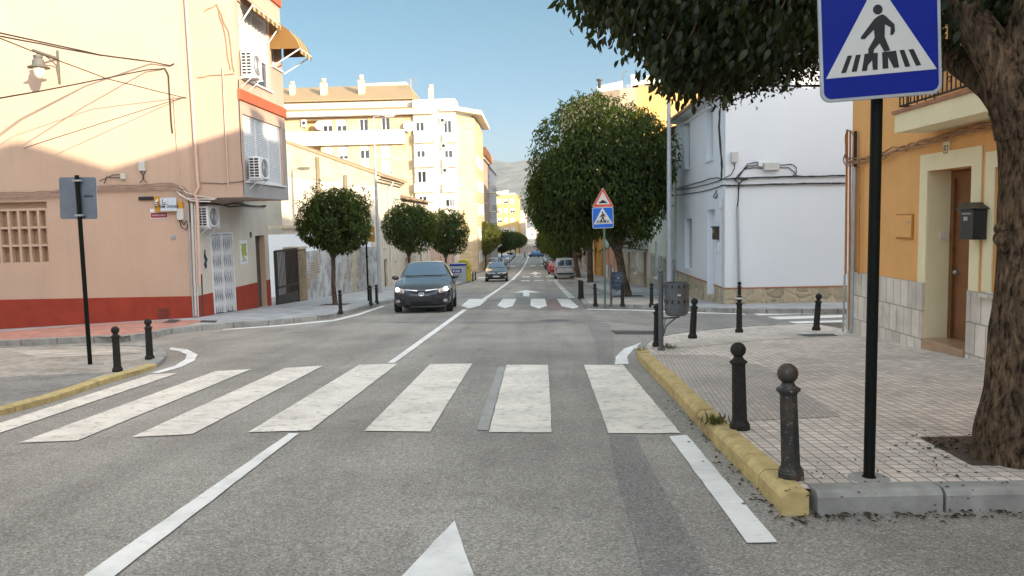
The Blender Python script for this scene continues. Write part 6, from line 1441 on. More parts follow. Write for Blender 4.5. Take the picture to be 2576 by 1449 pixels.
pl = flat('warning_triangle', [rtri(1.04)], f, -.01, .0, M['sign_white'], t); flat('red_border', [rtri(1.0)], f, .0, .003, M['sign_red'], pl); flat('white_field', [rtri(.66, .02)], f, .003, .006, M['sign_white'], pl)
hump = [(.32, .19), (.68, .19), (.68, .26), (.62, .26)]+[(.5+.115*math.cos(q), .25+.085*math.sin(q)) for q in [i*math.pi/8 for i in range(9)]]+[(.38, .26), (.32, .26)]
flat('hump_symbol', [hump], f, .006, .009, M['sign_black'], pl)
# sign seen from behind on the left corner
pb = G(227, 918, LK); Y_ = pb.y
t = thing('road_sign', pb, 'grey back of a square sign on slim black pole, left corner pavement', 'traffic sign')
tp = py(187, 441, Y_); mb = MB(); mb.tube([pb-Vector((0, 0, .1)), (pb.x, pb.y, tp.z)], .033, 12); mb.build('pole', M['black_paint'], t, smooth=60)
v = rng2('S', Y_+.05, 146, 446, 246, 549); f = lambda x, y, d: (v[0]+(v[1]-v[0])*x+.006*(y-.5)*4, Y_+.05-d, v[2]+(v[3]-v[2])*y-.012*x)
pl = flat('plate', [rrect(0, 0, 1, 1, .06)], f, -.012, 0, M['sign_back'], t); flat('rim', [rrect(0, 0, 1, 1, .06)], f, -.022, -.012, M['sign_white'], pl)
mb = MB(); 
for z in (v[2]+.05, v[3]-.06): mb.box(pb.x-.06, pb.x+.07, Y_-.036, Y_+.046, z-.014, z+.014)
mb.build('clamp', M['galv'], t)
text('BAN', .055, M['sign_black'], t, 'S', Y_+.05, v[0]+(v[1]-v[0])*.80, v[2]+(v[3]-v[2])*.53, .003, sx=1.2)
mb = MB(); mb.lathe(pb, [(.2, -.02), (.19, .006), (.05, .01)], 14); mb.build('cement_footing', M['kerb'], t)
# mustard panel on thin pole
pb = G(927, 757, LIFT); Y_ = pb.y; t = thing('notice_board', pb, 'mustard notice panel on thin black pole beside the round tree', 'sign')
tp = py(919, 572, Y_); mb = MB(); mb.tube([pb-Vector((0, 0, .1)), (pb.x, pb.y, tp.z)], .035, 8); mb.lathe(pb+Vector((0, 0, 1.75)), [(.05, 0), (.05, .05)], 8); mb.build('pole', M['black_paint'], t, smooth=60)
v = rng2('S', Y_, 922, 570, 943, 608); mb = MB(); mb.box(v[0]-.03, v[1], Y_-.05, Y_+.02, v[2], v[3]); po_ = mb.build('panel', mat('mustard_panel', (.30, .20, .03), .6), t); mb = MB(); mb.box(v[0]+.12, v[1]-.04, Y_-.056, Y_-.05, v[2]+.28, v[2]+.36); mb.build('label_plate', M['sign_white'], po_)

# litter bins
M['bin_grey'] = mat('grey_bin_paint', (.10, .105, .115), .5, .12, 8, spec=.5)
M['bin_blue'] = mat('blue_bin_paint', (.045, .06, .095), .5, .1, 8)
def litter_bin(label, u, v, ph, side, zc, r, h, m, pm):
    pb = G(u, v, LIFT); t = thing('litter_bin', pb, label, 'litter bin', 'litter bins on poles')
    mb = MB(); mb.tube([pb-Vector((0, 0, .05)), pb+Vector((0, 0, ph-.08))], .038, 12); mb.lathe(pb, [(.06, -.02), (.06, .02), (.04, .03)], 12); mb.lathe(pb+Vector((0, 0, ph-.1)), [(.04, 0), (.046, .02), (.03, .035)], 12); mb.ball(pb+Vector((0, 0, ph-.035)), .04, 12); mb.build('post', M[pm], t, smooth=50)
    c = pb+Vector((side, -.03, zc)); mb = MB()
    mb.lathe(c, [(.03, 0), (r*.78, .0), (r*.95, .03), (r, .08), (r, .12), (r*1.02, .125), (r*1.02, .135), (r, .14), (r, .235), (r*1.02, .24), (r*1.02, .25), (r, .255), (r, h-.16), (r*1.02, h-.155), (r*1.02, h-.14), (r, h-.135), (r*1.01, h), (r*.95, h), (r*.93, h-.25), (.03, h-.3)], 28)
    bo = mb.build('basket', M[m], t, smooth=35)
    mb = MB()
    for zq, hh in ((h-.075, .045), (.19, .055)):
        for k in range(12):
            q = 2*math.pi*k/12; x, y = c.x+(r+.002)*math.cos(q), c.y+(r+.002)*math.sin(q); tx, ty = -math.sin(q)*.011, math.cos(q)*.011; ox, oy = math.cos(q)*.004, math.sin(q)*.004
            mb.hexa([(x-tx, y-ty, c.z+zq), (x+tx, y+ty, c.z+zq), (x+tx+ox, y+ty+oy, c.z+zq), (x-tx+ox, y-ty+oy, c.z+zq), (x-tx, y-ty, c.z+zq+hh), (x+tx, y+ty, c.z+zq+hh), (x+tx+ox, y+ty+oy, c.z+zq+hh), (x-tx+ox, y-ty+oy, c.z+zq+hh)])
    mb.build('slots', M['sign_black'], bo)
    mb = MB(); mb.tube([pb+Vector((.03*np.sign(side), 0, zc-.32)), pb+Vector((side*.35, -.01, zc-.16)), c+Vector((0, .0, -.03))], .012, 5); mb.tube([pb+Vector((0, 0, zc-.05)), c+Vector((.04, 0, -.03)), c+Vector((.04, 0, .01))], .014, 5); mb.tube([pb+Vector((side*.15, 0, zc-.26)), pb+Vector((side*.3, 0, zc-.05))], .008, 4); mb.build('bracket', M[pm], t)
    mb = MB(); mb.box(c.x-.02, c.x+.03, c.y-r*1.03-.003, c.y-r*1.03, c.z+h-.19, c.z+h-.165); mb.build('name_plate', M['sign_white'], bo)
litter_bin('large grey cylindrical litter bin hung on a grey post with ball top', 1663, 881, 1.24, .232, .54, .178, .50, 'bin_grey', 'bin_grey')
litter_bin('dark blue litter bin hung on a post near the warning sign', 1537.5, 768, 1.3, .20, .5, .17, .55, 'bin_blue', 'bin_grey')

# lamp posts
def lamp_post(label, pb, h, arm, r=.075):
    pb = Vector(pb); t = thing('lamp_post', pb, label, 'lamp post', 'grey street lamp posts'); mb = MB(); mb.tube([pb-Vector((0, 0, .1)), pb+Vector((0, 0, 1)), pb+Vector((0, 0, h))], [r*1.35, r*1.2, r*.6], 14); mb.build('pole', M['galv'], t, smooth=60)
    e = pb+Vector((arm*.9, 0, h+.12)); mb = MB(); mb.tube([pb+Vector((0, 0, h-.05)), pb+Vector((0, 0, h+.05)), e], .03, 8); mb.build('arm', M['galv'], t)
    mb = MB(); s = np.sign(arm); p = [(0, -.09, 0), (.25, -.14, .02), (.6, -.15, .0), (.72, -.08, -.03)]
    mb.hexa([(e.x-.1*s, e.y-.1, e.z-.05), (e.x+.65*s, e.y-.14, e.z-.06), (e.x+.65*s, e.y+.14, e.z-.06), (e.x-.1*s, e.y+.1, e.z-.05), (e.x-.1*s, e.y-.07, e.z+.06), (e.x+.55*s, e.y-.09, e.z+.09), (e.x+.55*s, e.y+.09, e.z+.09), (e.x-.1*s, e.y+.07, e.z+.06)]); lo_ = mb.build('lamp_head', M['galv'], t, bevel=.03)
    mb = MB(); mb.box(min(e.x+.1*s, e.x+.55*s), max(e.x+.1*s, e.x+.55*s), e.y-.1, e.y+.1, e.z-.10, e.z-.062); mb.build('lens', m_plain('lamp_lens', (.6, .58, .5), .3), lo_)
lp = px(952, 640, -8.0); lamp_post('tall grey lamp post beside the old house on the left', (-8.0, lp.y, gz(-8, lp.y)+LIFT), py(938, 297, lp.y).z-gz(-8, lp.y)-LIFT, .55)
lamp_post('second lamp post on the left, in front of the apartment block', (-8.0, 75, gz(-8, 75)+LIFT), py(1137, 470, 75).z-gz(-8, 75)-LIFT, .6)
lamp_post('third lamp post far on the left past the apartment block', (-8.3, 115, gz(-8, 115)+LIFT), py(1202, 514, 115).z-gz(-8, 115)-LIFT, .8)
pb = G(1684.5, 757, LIFT); lamp_post('tall grey lamp post in front of the white corner house', pb, py(1689, 176, pb.y).z-pb.z, .9, .085)
# covers and grates in the ground
def grate(label, pts, lift, m, cat='drain cover', name='drain_grate'): o = drape(name, gp(pts, lift), lift+.008, m, None); return tag(o, label, cat)
M['grate'] = m_wave('iron_grate', (.10, .09, .085), 9, 'X', .3, .6, .8)
grate('long iron drain grate in the road at the side street mouth', [(1535, 832), (1668, 833), (1672, 842), (1550, 841)], 0, M['grate'])
grate('small rectangular cover in the corner paving', [(2000, 842), (2095, 840), (2108, 845), (2035, 848)], LIFT, M['grate'])
grate('dark rectangular cover in the red paving by the peach wall', [(427, 804), (457, 805), (440, 813), (409, 813)], LIFT, M['grate'])
grate('dark cover on the grey pavement in front of the folding gate', [(508, 806), (548, 807), (540, 812), (501, 811)], LIFT, M['grate'])
pc = G(1395, 807); tc = bpy.data.meshes
mb = MB(); 
for k in range(1): mb.lathe((0, 0, 0), [(.02, .004), (.42, .004), (.44, .0)], 24)
q = mb.build('manhole_cover', mat('manhole_iron', (.13, .125, .12), .6, .2, 10), None); q.location = (pc.x, pc.y, pc.z+.006); q.rotation_euler = (math.atan(-.057), 0, 0); tag(q, 'round iron manhole cover in the right lane before the far crosswalk', 'manhole cover')

# recycling containers
p = G(1130, 709, LIFT); Yc = p.y
t = thing('recycling_container', (-6.4, Yc, gz(-6.4, Yc)+LIFT), 'grey container with dark blue labels beside the yellow one', 'container')
v = rng2('S', Yc, 1131, 663, 1172, 710); mb = MB(); mb.box(v[0], v[1], Yc, Yc+1.1, v[2], v[3]); bo = mb.build('body', mat('container_grey', (.30, .35, .36), .6, .05, 3), t, bevel=.04)
mb = MB(); mb.box(v[0]-.01, v[1]+.01, Yc-.01, Yc+1.11, v[3]-.2, v[3]-.06); mb.build('blue_band', M['sign_blue'], bo)
mb = MB(); mb.box(v[0]+.15, v[0]+.9, Yc-.012, Yc-.002, v[2]+.75, v[2]+1.02); lb = mb.build('label_plate', M['sign_blue'], bo)
mb = MB(); mb.box(v[0]+.25, v[0]+.36, Yc-.016, Yc-.012, v[2]+.82, v[2]+.95); mb.box(v[0]+.42, v[0]+.8, Yc-.016, Yc-.012, v[2]+.9, v[2]+.94); mb.box(v[0]+.42, v[0]+.8, Yc-.016, Yc-.012, v[2]+.82, v[2]+.86); mb.build('print', M['sign_white'], lb)
mb = MB()
for k in range(3): mb.box(v[0]+.2, v[0]+.95, Yc-.01, Yc-.002, v[2]+.2+.18*k, v[2]+.22+.18*k)
mb.build('ribs', M['bin_grey'], bo)
mb = MB(); mb.box(v[1]-.22, v[1]-.06, Yc-.01, Yc-.002, v[2]+.8, v[2]+1.05); mb.build('sticker', m_plain('sticker', (.4, .36, .4), .6), bo)
t = thing('recycling_container', (-5.6, Yc+1, gz(-5.6, Yc)+LIFT), 'yellow rounded recycling container behind the grey one', 'container')
v = rng2('S', Yc+1.2, 1152, 654, 1183, 708); mb = MB(); w_ = v[1]-v[0]; pr = [(0, 0), (w_, 0), (w_*1.0, .35), (w_*.96, .4), (w_*.98, (v[3]-v[2])*.72), (w_*.85, (v[3]-v[2])*.93), (w_*.6, v[3]-v[2]), (w_*.2, v[3]-v[2]), (0, (v[3]-v[2])*.93)]
mb.prism([(v[0]+a, Yc+1.15, v[2]+b_) for a, b_ in pr], (0, 1.3, 0)); mb.build('body', mat('container_yellow', (.55, .46, .015), .5, .05, 3), t, bevel=.06)
mb = MB(); mb.box(v[1]-.22, v[1]-.08, Yc+1.1, Yc+1.2, v[2]+1.05, v[2]+1.15); mb.build('handle', M['bin_grey'], t)

# ------------------------------------------------------------------ vehicles
PROF = {'hatch': [(0, .34, .50, .58, .40, .62, .64), (.05, .25, .68, .63, .52, .68, .71), (.16, .20, .80, .69, .60, .745, .775), (.40, .18, .865, .77, .64, .81, .85), (.8, .18, .885, .85, .66, .89, .93), (1.2, .18, .888, .91, .68, .97, 1.0), (1.36, .18, .888, .93, .70, 1.0, 1.03),
                  (1.75, .18, .888, .95, .645, 1.20, 1.235), (2.15, .18, .888, .96, .585, 1.375, 1.42), (2.6, .18, .888, .97, .575, 1.42, 1.475), (3.2, .18, .888, .985, .565, 1.40, 1.46), (3.7, .18, .88, 1.0, .55, 1.33, 1.40), (3.95, .19, .87, 1.0, .56, 1.21, 1.28), (4.15, .22, .84, .98, .60, 1.04, 1.08), (4.22, .28, .80, .92, .58, .96, .98), (4.25, .38, .72, .82, .5, .86, .88)],
        'van': [(0, .34, .5, .62, .4, .68, .72), (.1, .24, .74, .74, .55, .80, .84), (.5, .2, .84, .9, .62, .95, .98), (.9, .2, .86, 1.0, .66, 1.06, 1.1), (1.05, .2, .86, 1.02, .68, 1.1, 1.13), (1.7, .2, .86, 1.04, .67, 1.62, 1.68), (2.2, .2, .86, 1.05, .69, 1.74, 1.79), (3.6, .2, .86, 1.05, .70, 1.75, 1.80), (4.0, .2, .86, 1.05, .71, 1.74, 1.79), (4.1, .28, .85, 1.05, .70, 1.71, 1.76), (4.14, .34, .82, 1.02, .66, 1.62, 1.68)]}
M['tyre'] = mat('tyre_rubber', (.018, .018, .018), .85, .15, 15); M['rim'] = m_plain('alloy_rim', (.35, .35, .36), .35, .6); M['car_glass'] = m_plain('car_glass', (.09, .15, .22), .03, .5, 0, 1.0, 1.0)
M['chrome'] = m_plain('chrome', (.7, .7, .7), .15, .9); M['lamp_glass'] = m_plain('headlight_glass', (.45, .43, .42), .12, .2, 0, .8); M['lamp_on'] = m_plain('lit_headlamp', (1, .86, .6), .3, 0, 6); M['tail'] = m_plain('tail_light_red', (.40, .02, .02), .25); M['trim'] = m_plain('black_car_trim', (.015, .015, .016), .5)
M['plate_w'] = m_plain('plate_white', (.6, .6, .6), .5); M['amber'] = m_plain('amber_lens', (.5, .2, .04), .3)
def cr(a, b, c, d, s): return .5*((2*b)+(c-a)*s+(2*a-5*b+4*c-d)*s*s+(3*b-a-3*c+d)*s**3)
def car(label, x, y, heading, paint, kind='hatch', sx=1, sz=1, sl=1, detail=1, name='car', lights=False, z=None, cat='car', plate='plate_w', emblem=False, roof_y=None):
    st = PROF[kind]; rows = []; Lc = st[-1][0]
    for i in range(len(st)-1):
        p0, p1, p2, p3 = st[max(0, i-1)], st[i], st[i+1], st[min(len(st)-1, i+2)]
        n = max(2, int((p2[0]-p1[0])/.09))
        for k in range(n): s = k/n; rows.append([p1[j]+(p2[j]-p1[j])*s if j == 0 or i == 0 else cr(p0[j], p1[j], p2[j], p3[j], s) for j in range(7)])
    rows.append(list(st[-1])); V_ = []; Fc = []; np_ = 0
    for (yy_, zl, w_, zb, we, ze, zt) in rows:
        half = [(0, zl), (w_*.82, zl), (w_*.955, zl+.09), (w_*.985, zl+.24*(zb-zl)), (w_, zl+.55*(zb-zl)), (w_*.992, zl+.8*(zb-zl)), (w_*.965, zb), (w_*.965+(we-w_*.965)*.5+.02, zb+(ze-zb)*.5), (we, ze), (we*.82, ze+(zt-ze)*.62), (we*.45, ze+(zt-ze)*.93), (0, zt)]
        ring = half+[(-a, b_) for a, b_ in half[-2:0:-1]]; np_ = len(ring); V_ += [(a*sx, (yy_-Lc/2)*sl, b_*sz) for a, b_ in ring]
    N_ = len(rows)
    for i in range(N_-1):
        for k in range(np_): Fc.append((i*np_+k, i*np_+(k+1) % np_, (i+1)*np_+(k+1) % np_, (i+1)*np_+k))
    Fc += [tuple(range(np_)), tuple(range((N_-1)*np_, N_*np_))]
    sl_ = (gz(x, y+1)-gz(x, y-1))/2
    t = thing(name, (x, y, gz(x, y) if z is None else z), label, cat, None, rot=(math.atan(sl_)*math.cos(heading), 0, heading))
    mb = MB(); mb.add(V_, Fc); mb.build('body', paint, t, smooth=38); bvh = BVHTree.FromPolygons([Vector(v) for v in V_], Fc)
    def hit(a, z_, ax):
        o_, d = {'F': ((a, -9, z_), (0, 1, 0)), 'B': ((a, 9, z_), (0, -1, 0)), 'R': ((9, a, z_), (-1, 0, 0)), 'L': ((-9, a, z_), (1, 0, 0))}[ax]
        h = bvh.ray_cast(Vector(o_), Vector(d)); 
        if h[0] is None: h = bvh.find_nearest(Vector(o_)+Vector(d)*7); return h[0], -Vector(d)
        n = h[1] if h[1].dot(Vector(d)) < 0 else -h[1]
        return h[0], n
    def decal(name_, poly, ax, m, off=.012, par=t, sm=None, rings=4):
        poly = [(a*sx, b_*sz) if ax in 'FB' else ((a-Lc/2)*sl, b_*sz) for a, b_ in poly]; P2 = []
        for i in range(len(poly)):
            a, b_ = Vector(poly[i]), Vector(poly[(i+1) % len(poly)]); kk = max(1, int((b_-a).length/.12)); P2 += [a+(b_-a)*(q/kk) for q in range(kk)]
        c = sum(P2, Vector((0, 0)))/len(P2); n = len(P2); vs = []; q_, nn2 = hit(c.x, c.y, ax); vs.append(q_+nn2*off)
        for r_ in range(1, rings+1):
            for p in P2: q = c+(p-c)*(r_/rings); h, nv = hit(q.x, q.y, ax); vs.append(h+nv*off)
        fs = [(0, 1+k, 1+(k+1) % n) for k in range(n)]
        for r_ in range(rings-1): fs += [(1+r_*n+k, 1+(r_+1)*n+k, 1+(r_+1)*n+(k+1) % n, 1+r_*n+(k+1) % n) for k in range(n)]
        b2 = MB(); b2.add(vs, fs); return b2.build(name_, m, par, smooth=60 if sm is None else sm)
    mir = lambda p: [(-a, b_) for a, b_ in p]
    fa, ra = (.86, 3.5) if kind == 'hatch' else (.83, 3.45); tr = .31
    for ax, sg in (('L', -1), ('R', 1)):
        for ya in (fa, ra):
            decal('wheel_arch', [(ya+.365*math.cos(q), .32+.365*math.sin(q)) for q in [i*math.pi/9 for i in range(18)] if .32+.365*math.sin(q) > .19], ax, M['trim'], .006)
            xo = sg*(.888 if kind == 'hatch' else .86)*sx; wy = (ya-Lc/2)*sl; b2 = MB(); x0 = xo-sg*.2; prof = [(tr*.62, 0), (tr*.97, .0), (tr, .03), (tr, .17), (tr*.97, .2), (tr*.66, .205)]
            b2.lathe((x0, wy, tr+.005), [(r_, q*sg) for r_, q in prof], 24, 'X'); wo_ = b2.build('wheel', M['tyre'], t, smooth=35)
            b2 = MB(); b2.lathe((x0, wy, tr+.005), [(tr*.66, .19*sg), (tr*.6, .2*sg), (tr*.55, .17*sg), (.06, .185*sg), (.03, .2*sg)], 20, 'X'); ro_ = b2.build('rim', M['rim'], wo_, smooth=30)
            if detail:
                b2 = MB()
                for k in range(5):
                    q = 2*math.pi*(k+.5)/5; c = Vector((x0+.182*sg, wy+math.cos(q)*tr*.37, tr+.005+math.sin(q)*tr*.37)); b2.prism([c+Vector((0, math.cos(q+e_)*rr_, math.sin(q+e_)*rr_)) for e_, rr_ in ((.4, .05), (2.7, .05), (3.6, .05), (5.9, .05))], (sg*.006, 0, 0))
                b2.build('spoke_gaps', M['trim'], ro_)
    if kind == 'hatch':
        decal('windshield', [(-.69, 1.045), (-.3, 1.035), (.3, 1.035), (.69, 1.045), (.565, 1.37), (.3, 1.395), (-.3, 1.395), (-.565, 1.37)], 'F', M['car_glass'], rings=6)
        decal('rear_window', [(-.55, 1.08), (.55, 1.08), (.49, 1.345), (-.49, 1.345)], 'B', M['car_glass'])
        for ax in 'LR':
            decal('side_window', [(1.62, 1.0), (2.42, 1.01), (2.45, 1.37), (2.15, 1.335)], ax, M['car_glass']); decal('side_window', [(2.52, 1.01), (3.28, 1.03), (3.2, 1.355), (2.54, 1.37)], ax, M['car_glass']); decal('side_window', [(3.36, 1.04), (3.72, 1.08), (3.6, 1.29), (3.29, 1.34)], ax, M['car_glass'])
            if detail:
                for ya in (1.5, 2.48, 3.33): decal('door_gap', [(ya, .32), (ya+.012, .32), (ya+.012, .98), (ya, .98)], ax, M['trim'], .003)
                decal('door_handle', [(2.2, .86), (2.4, .865), (2.4, .89), (2.2, .885)], ax, M['chrome'], .02); decal('door_handle', [(3.08, .88), (3.28, .885), (3.28, .91), (3.08, .905)], ax, M['chrome'], .02); decal('side_strip', [(1.3, .50), (3.1, .52), (3.1, .555), (1.3, .535)], ax, M['trim'], .006)
        hl = [(.50, .665), (.62, .70), (.80, .755), (.868, .80), (.872, .70), (.84, .62), (.66, .575), (.53, .565)]
        for p in (hl, mir(hl)):
            h = decal('headlight', p, 'F', M['lamp_glass'], .010); s = 1 if p is hl else -1
            if lights: decal('bulb', [(s*.72+.055*math.cos(q), .665+.052*math.sin(q)) for q in [i*math.pi/6 for i in range(12)]], 'F', M['lamp_on'], .018, h, rings=2); decal('indicator', [(s*.585+.028*math.cos(q), .62+.025*math.sin(q)) for q in [i*math.pi/5 for i in range(10)]], 'F', M['amber'], .018, h, rings=2)
        decal('grille', [(-.47, .655), (-.2, .625), (.2, .625), (.47, .655), (.40, .60), (.16, .545), (-.16, .545), (-.40, .60)], 'F', M['trim'], .008)
        if detail:
            for s in (1, -1): decal('chrome_strip', [(s*.49, .672), (s*.12, .642), (s*.12, .618), (s*.47, .652)], 'F', M['chrome'], .016)
        decal('lower_intake', [(-.42, .475), (.42, .475), (.30, .245), (-.30, .245)], 'F', M['trim'], .008)
        decal('licence_plate', [(-.26, .455), (.26, .455), (.26, .345), (-.26, .345)], 'F', M[plate], .03)
        if detail:
            for s in (1, -1):
                decal('fog_recess', [(s*.44, .40), (s*.80, .43), (s*.80, .27), (s*.5, .27)], 'F', M['trim'], .006); decal('fog_light', [(s*.70+.06*math.cos(q), .35+.05*math.sin(q)) for q in [i*math.pi/6 for i in range(12)]], 'F', M['lamp_glass'], .014, rings=2)
                decal('bumper_crease', [(s*.46, .475), (s*.8, .505), (s*.8, .49), (s*.46, .46)], 'F', M['trim'], .004)
            decal('bonnet_gap', [(-.5, .687), (.5, .687), (.5, .68), (-.5, .68)], 'F', M['trim'], .004)
            decal('sill_skirt', [(-.75, .235), (.75, .235), (.7, .19), (-.7, .19)], 'F', M['trim'], .004)
            h, nv = hit(0, .62, 'F')
            if emblem:
                b2 = MB(); b2.lathe((0, 0, 0), [(.062, -.006), (.075, 0), (.078, .008), (.07, .012), (.062, .008)], 24)
                for i in range(len(b2.v)): a, bq, cq = b2.v[i]; b2.v[i] = (a*1.18, h.y-.022-cq*.8, .60+bq*.72)
                eo = b2.build('emblem', M['chrome'], t, smooth=50); b2 = MB(); yq = h.y-.03
                for p in ([(-.052, -.034), (-.036, -.034), (-.022, .034), (-.038, .034)], [(.022, -.034), (.038, -.034), (.052, .034), (.036, .034)], [(-.035, -.012), (.03, .0), (.034, .012), (-.03, .002)]): b2.prism([(a, yq, .60+bq) for a, bq in p], (0, .008, 0))
                b2.build('emblem_letter', M['trim'], eo)
            b2 = MB(); y0 = (1.30-Lc/2)*sl
            b2.tube([(-.6, y0+.06, 1.035*sz), (-.2, y0-.01, 1.04*sz), (.05, y0, 1.045*sz)], .012, 4); b2.tube([(.0, y0, 1.045*sz), (.3, y0+.0, 1.045*sz), (.55, y0+.06, 1.04*sz)], .012, 4); b2.build('wiper', M['trim'], t)
            b2 = MB(); b2.ball((0, (2.0-Lc/2)*sl, 1.30*sz), .1, 10, (1.3, .4, .4)); b2.build('rear_mirror', M['trim'], t)
        tl = [(.55, .93), (.78, .95), (.82, .78), (.62, .74)]
        for p in (tl, mir(tl)): decal('tail_light', p, 'B', M['tail'])
        decal('licence_plate', [(-.26, .74), (.26, .74), (.26, .63), (-.26, .63)], 'B', M['plate_w']); decal('bumper', [(-.7, .5), (.7, .5), (.66, .32), (-.66, .32)], 'B', M['trim'], .006)
        mx_, mz_ = .96, .985; my_ = 1.68
    else:
        decal('windshield', [(-.66, 1.14), (.66, 1.14), (.62, 1.60), (-.62, 1.60)], 'F', M['car_glass'])
        for s in (1, -1): decal('rear_window', [(s*.06, 1.12), (s*.60, 1.12), (s*.57, 1.58), (s*.06, 1.60)], 'B', M['car_glass']); decal('tail_light', [(s*.70, .95), (s*.80, .95), (s*.80, .66), (s*.70, .66)], 'B', M['tail']); decal('headlight', [(s*.5, .78), (s*.78, .86), (s*.78, .7), (s*.55, .66)], 'F', M['lamp_glass'])
        decal('bumper', [(-.78, .52), (.78, .52), (.76, .36), (-.76, .36)], 'B', M['trim'], .01); decal('licence_plate', [(-.5, .76), (-.02, .76), (-.02, .66), (-.5, .66)], 'B', M['plate_w'], .016); decal('door_gap', [(-.008, .6), (.008, .6), (.008, 1.62), (-.008, 1.62)], 'B', M['trim'], .004); decal('rubbing_strip', [(-.76, .98), (.76, .98), (.76, .93), (-.76, .93)], 'B', M['trim'], .01)
        decal('lower_intake', [(-.42, .5), (.42, .5), (.36, .3), (-.36, .3)], 'F', M['trim'])
        for ax in 'LR': decal('side_window', [(1.5, 1.1), (2.3, 1.1), (2.3, 1.6), (1.8, 1.58)], ax, M['car_glass']); decal('side_strip', [(1.3, .6), (3.1, .6), (3.1, .68), (1.3, .68)], ax, M['trim'], .006)
        mx_, mz_ = .95, 1.12; my_ = 1.5
    for s in (1, -1):
        b2 = MB(); b2.ball((s*mx_*sx, (my_-Lc/2)*sl, mz_*sz), .105, 12, (1.1, .6, .72)); b2.tube([(s*(mx_-.14)*sx, (my_+.03-Lc/2)*sl, (mz_-.03)*sz), (s*(mx_-.04)*sx, (my_-Lc/2)*sl, (mz_-.02)*sz)], .03, 6); b2.build('mirror', paint if detail else M['trim'], t, smooth=60)
    return t
def cpaint(n, c, metal=.4): return m_plain(n, c, .28, metal, 0, .5, .8)
hx, hy = -3.72, 26.0
car('dark blue grey hatchback with headlights on, driving towards the camera', hx, hy, R(3.5), cpaint('dark_blue_paint', (.034, .038, .048)), 'hatch', 1.05, 1.13, 1.0, 1, lights=True, plate='trim', emblem=True)
pf = G(1243, 703); car('dark grey compact car approaching far behind the first hatchback', -3.2, 63, R(2), cpaint('charcoal_paint', (.04, .042, .05)), 'hatch', 1.02, 1.07, 1.02, 1)
car('white parked panel van with twin rear windows on the right', 2.5, 67.5, math.pi, cpaint('white_van_paint', (.55, .55, .56), 0), 'van', 1.0, 1.0, 1.0, 1, name='van', cat='van')
car('bright red parked car in front of the white van', 2.25, 84, math.pi, cpaint('red_paint', (.5, .02, .015), .1), 'hatch', 1, 1, 1, 0)
car('dark parked car just past the red car', 2.3, 97, math.pi, cpaint('dark_green_paint', (.04, .06, .06)), 'hatch', 1, 1.05, 1, 0)
car('black parked car third in the right hand row', 2.2, 108, math.pi, cpaint('black_paint_car', (.02, .02, .022)), 'hatch', 1, 1, 1, 0)
car('white parked car further along the right kerb', 2.2, 124, math.pi, cpaint('white_paint_car', (.5, .5, .5), 0), 'hatch', 1, 1, 1, 0)
car('silver parked car far along the right kerb', 2.2, 140, math.pi, cpaint('silver_paint', (.4, .42, .45)), 'hatch', 1, 1, 1, 0)
car('blue small car turning across the road far away', .2, 205, R(232), cpaint('blue_paint', (.06, .13, .26)), 'hatch', 1, 1.05, 1, 0)
car('second blue car beyond the turning one', -.3, 232, math.pi, cpaint('sky_blue_paint', (.10, .2, .34)), 'hatch', 1, 1, 1, 0)
car('white and orange van at the far end of the street', .2, 268, math.pi, cpaint('pale_van_paint', (.55, .42, .36), 0), 'van', 1.1, 1.15, 1, 0, name='van', cat='van')
LC = [('white boxy van parked first in the left row', 112, (.5, .5, .5), 'van'), ('black parked car second in the left row', 121, (.015, .015, .018), 'van'), ('silver parked car third in the left row', 131, (.4, .42, .45), 'hatch'), ('pale grey parked car fourth in the left row', 142, (.36, .38, .4), 'hatch'),
      ('white parked van near the crossing person on the left', 158, (.55, .55, .56), 'van'), ('grey car behind the far white van on the left', 172, (.25, .27, .3), 'hatch'), ('blue grey van far in the left row', 186, (.16, .2, .27), 'van'), ('dark car almost last in the left row', 202, (.05, .06, .08), 'hatch')]
for lb_, y, c_, kd in LC: car(lb_, -6.15, y, 0, cpaint('row_paint', c_, .1), kd, 1, 1, 1, 0, name='van' if 'van' in lb_ else 'car', cat='van' if 'van' in lb_ else 'car')
t = thing('green_container', (-7.6, 140, gz(-7.6, 140)+LIFT), 'green bottle bank far along the left pavement', 'container')
mb = MB(); mb.lathe((-7.6, 140, gz(-7.6, 140)+LIFT), [(.5, 0), (.75, .3), (.8, 1.1), (.55, 1.6), (.2, 1.75)], 14); mb.build('body', mat('container_green', (.03, .32, .09), .5), t, smooth=50)

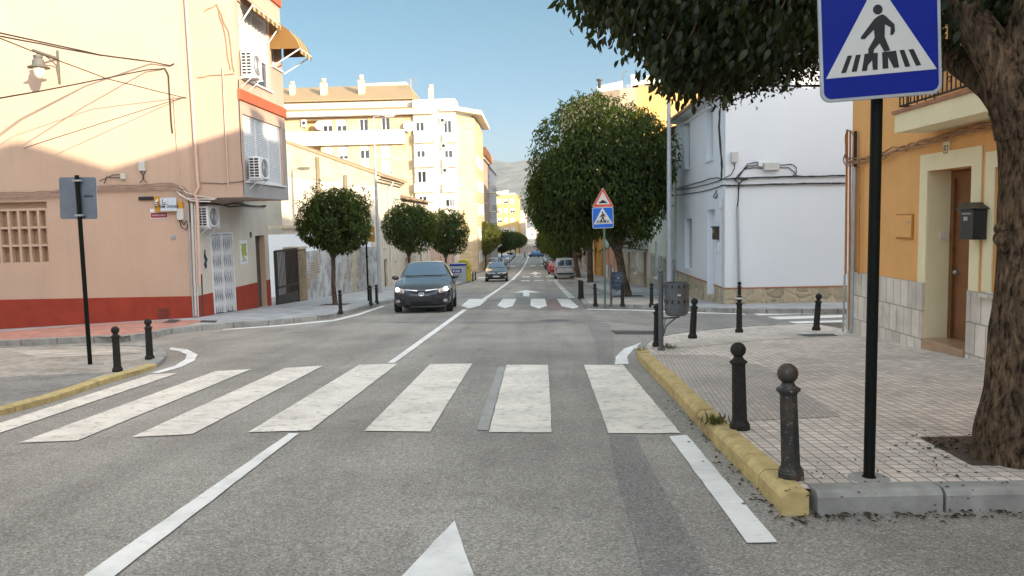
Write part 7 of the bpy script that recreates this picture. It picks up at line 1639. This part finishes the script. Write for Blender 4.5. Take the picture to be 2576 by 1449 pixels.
# ------------------------------------------------------------------ the far walker
def walker(label, x, y, cols, face=-1, h=1.75):
    base = Vector((x, y, gz(x, y))); t = thing('person', base, label, 'person'); k = h/1.75; s = face
    J = [(0, 0, .95), (0, 0, 1.15), (.01*s, 0, 1.42), (.03*s, 0, 1.52), (.04*s, 0, 1.63), (.05*s, 0, 1.74),
         (.02*s, .19, 1.40), (-.12*s, .23, 1.12), (-.06*s, .22, .86), (.02*s, -.19, 1.40), (.13*s, -.23, 1.13), (.28*s, -.2, .92),
         (0, .09, .92), (.20*s, .10, .52), (.34*s, .10, .08), (.46*s, .10, .05), (0, -.09, .92), (-.06*s, -.10, .5), (-.32*s, -.10, .14), (-.24*s, -.10, .05)]
    E = [(0, 1), (1, 2), (2, 3), (3, 4), (4, 5), (2, 6), (6, 7), (7, 8), (2, 9), (9, 10), (10, 11), (0, 12), (12, 13), (13, 14), (14, 15), (0, 16), (16, 17), (17, 18), (18, 19)]
    Rr = [.15, .15, .16, .06, .095, .08, .075, .055, .04, .075, .055, .04, .105, .075, .05, .04, .105, .075, .05, .04]
    me = bpy.data.meshes.new('body'); me.from_pydata([(a*k, b_*k, c*k) for a, b_, c in J], E, []); o = bpy.data.objects.new('body', me); C.objects.link(o)
    m_ = o.modifiers.new('skin', 'SKIN'); 
    if not me.skin_vertices: 
        bm_ = bmesh.new(); bm_.from_mesh(me); bm_.verts.layers.skin.verify(); bm_.to_mesh(me); bm_.free()
    for i, sv in enumerate(me.skin_vertices[0].data): sv.radius = (Rr[i]*k, Rr[i]*k); sv.use_root = i == 0
    o.modifiers.new('sub', 'SUBSURF').levels = 1; dg = bpy.context.evaluated_depsgraph_get(); dg.update(); nm = bpy.data.meshes.new_from_object(o.evaluated_get(dg)); o.modifiers.clear(); o.data = nm
    for c in cols: nm.materials.append(c)
    for p in nm.polygons:
        z = p.center.z/k; p.material_index = 0 if z > 1.53 else 1 if z > .93 else 2
    nm.shade_smooth(); o.parent = t
    b2 = MB(); b2.ball((.045*s*k, 0, 1.70*k), .10*k, 10, (1, .9, .8)); q = b2.build('hair', M['trim'], None); q.parent = t
    return t
SK = m_plain('skin', (.42, .26, .18), .6)
walker('dark dressed person walking across the road far away', -2.6, 188, [SK, m_plain('dark_jacket', (.02, .022, .03), .8), m_plain('dark_trousers', (.025, .025, .03), .8)], 1)
# ------------------------------------------------------------------ air
mb = MB(); mb.box(-2990, 2990, -900, 4700, -13, 460)
hz = mb.build('haze', bpy.data.materials.new('haze_air')); hz['kind'] = 'stuff'
hm = hz.data.materials[0]; hm.use_nodes = True; hm.node_tree.nodes.clear()
ho = hm.node_tree.nodes.new('ShaderNodeOutputMaterial'); hv = hm.node_tree.nodes.new('ShaderNodeVolumePrincipled')
hv.inputs['Color'].default_value = (.80, .88, 1, 1); hv.inputs['Density'].default_value = .0001; hv.inputs['Anisotropy'].default_value = .2
hm.node_tree.links.new(hv.outputs[0], ho.inputs['Volume'])
scene.cycles.volume_bounces = 0
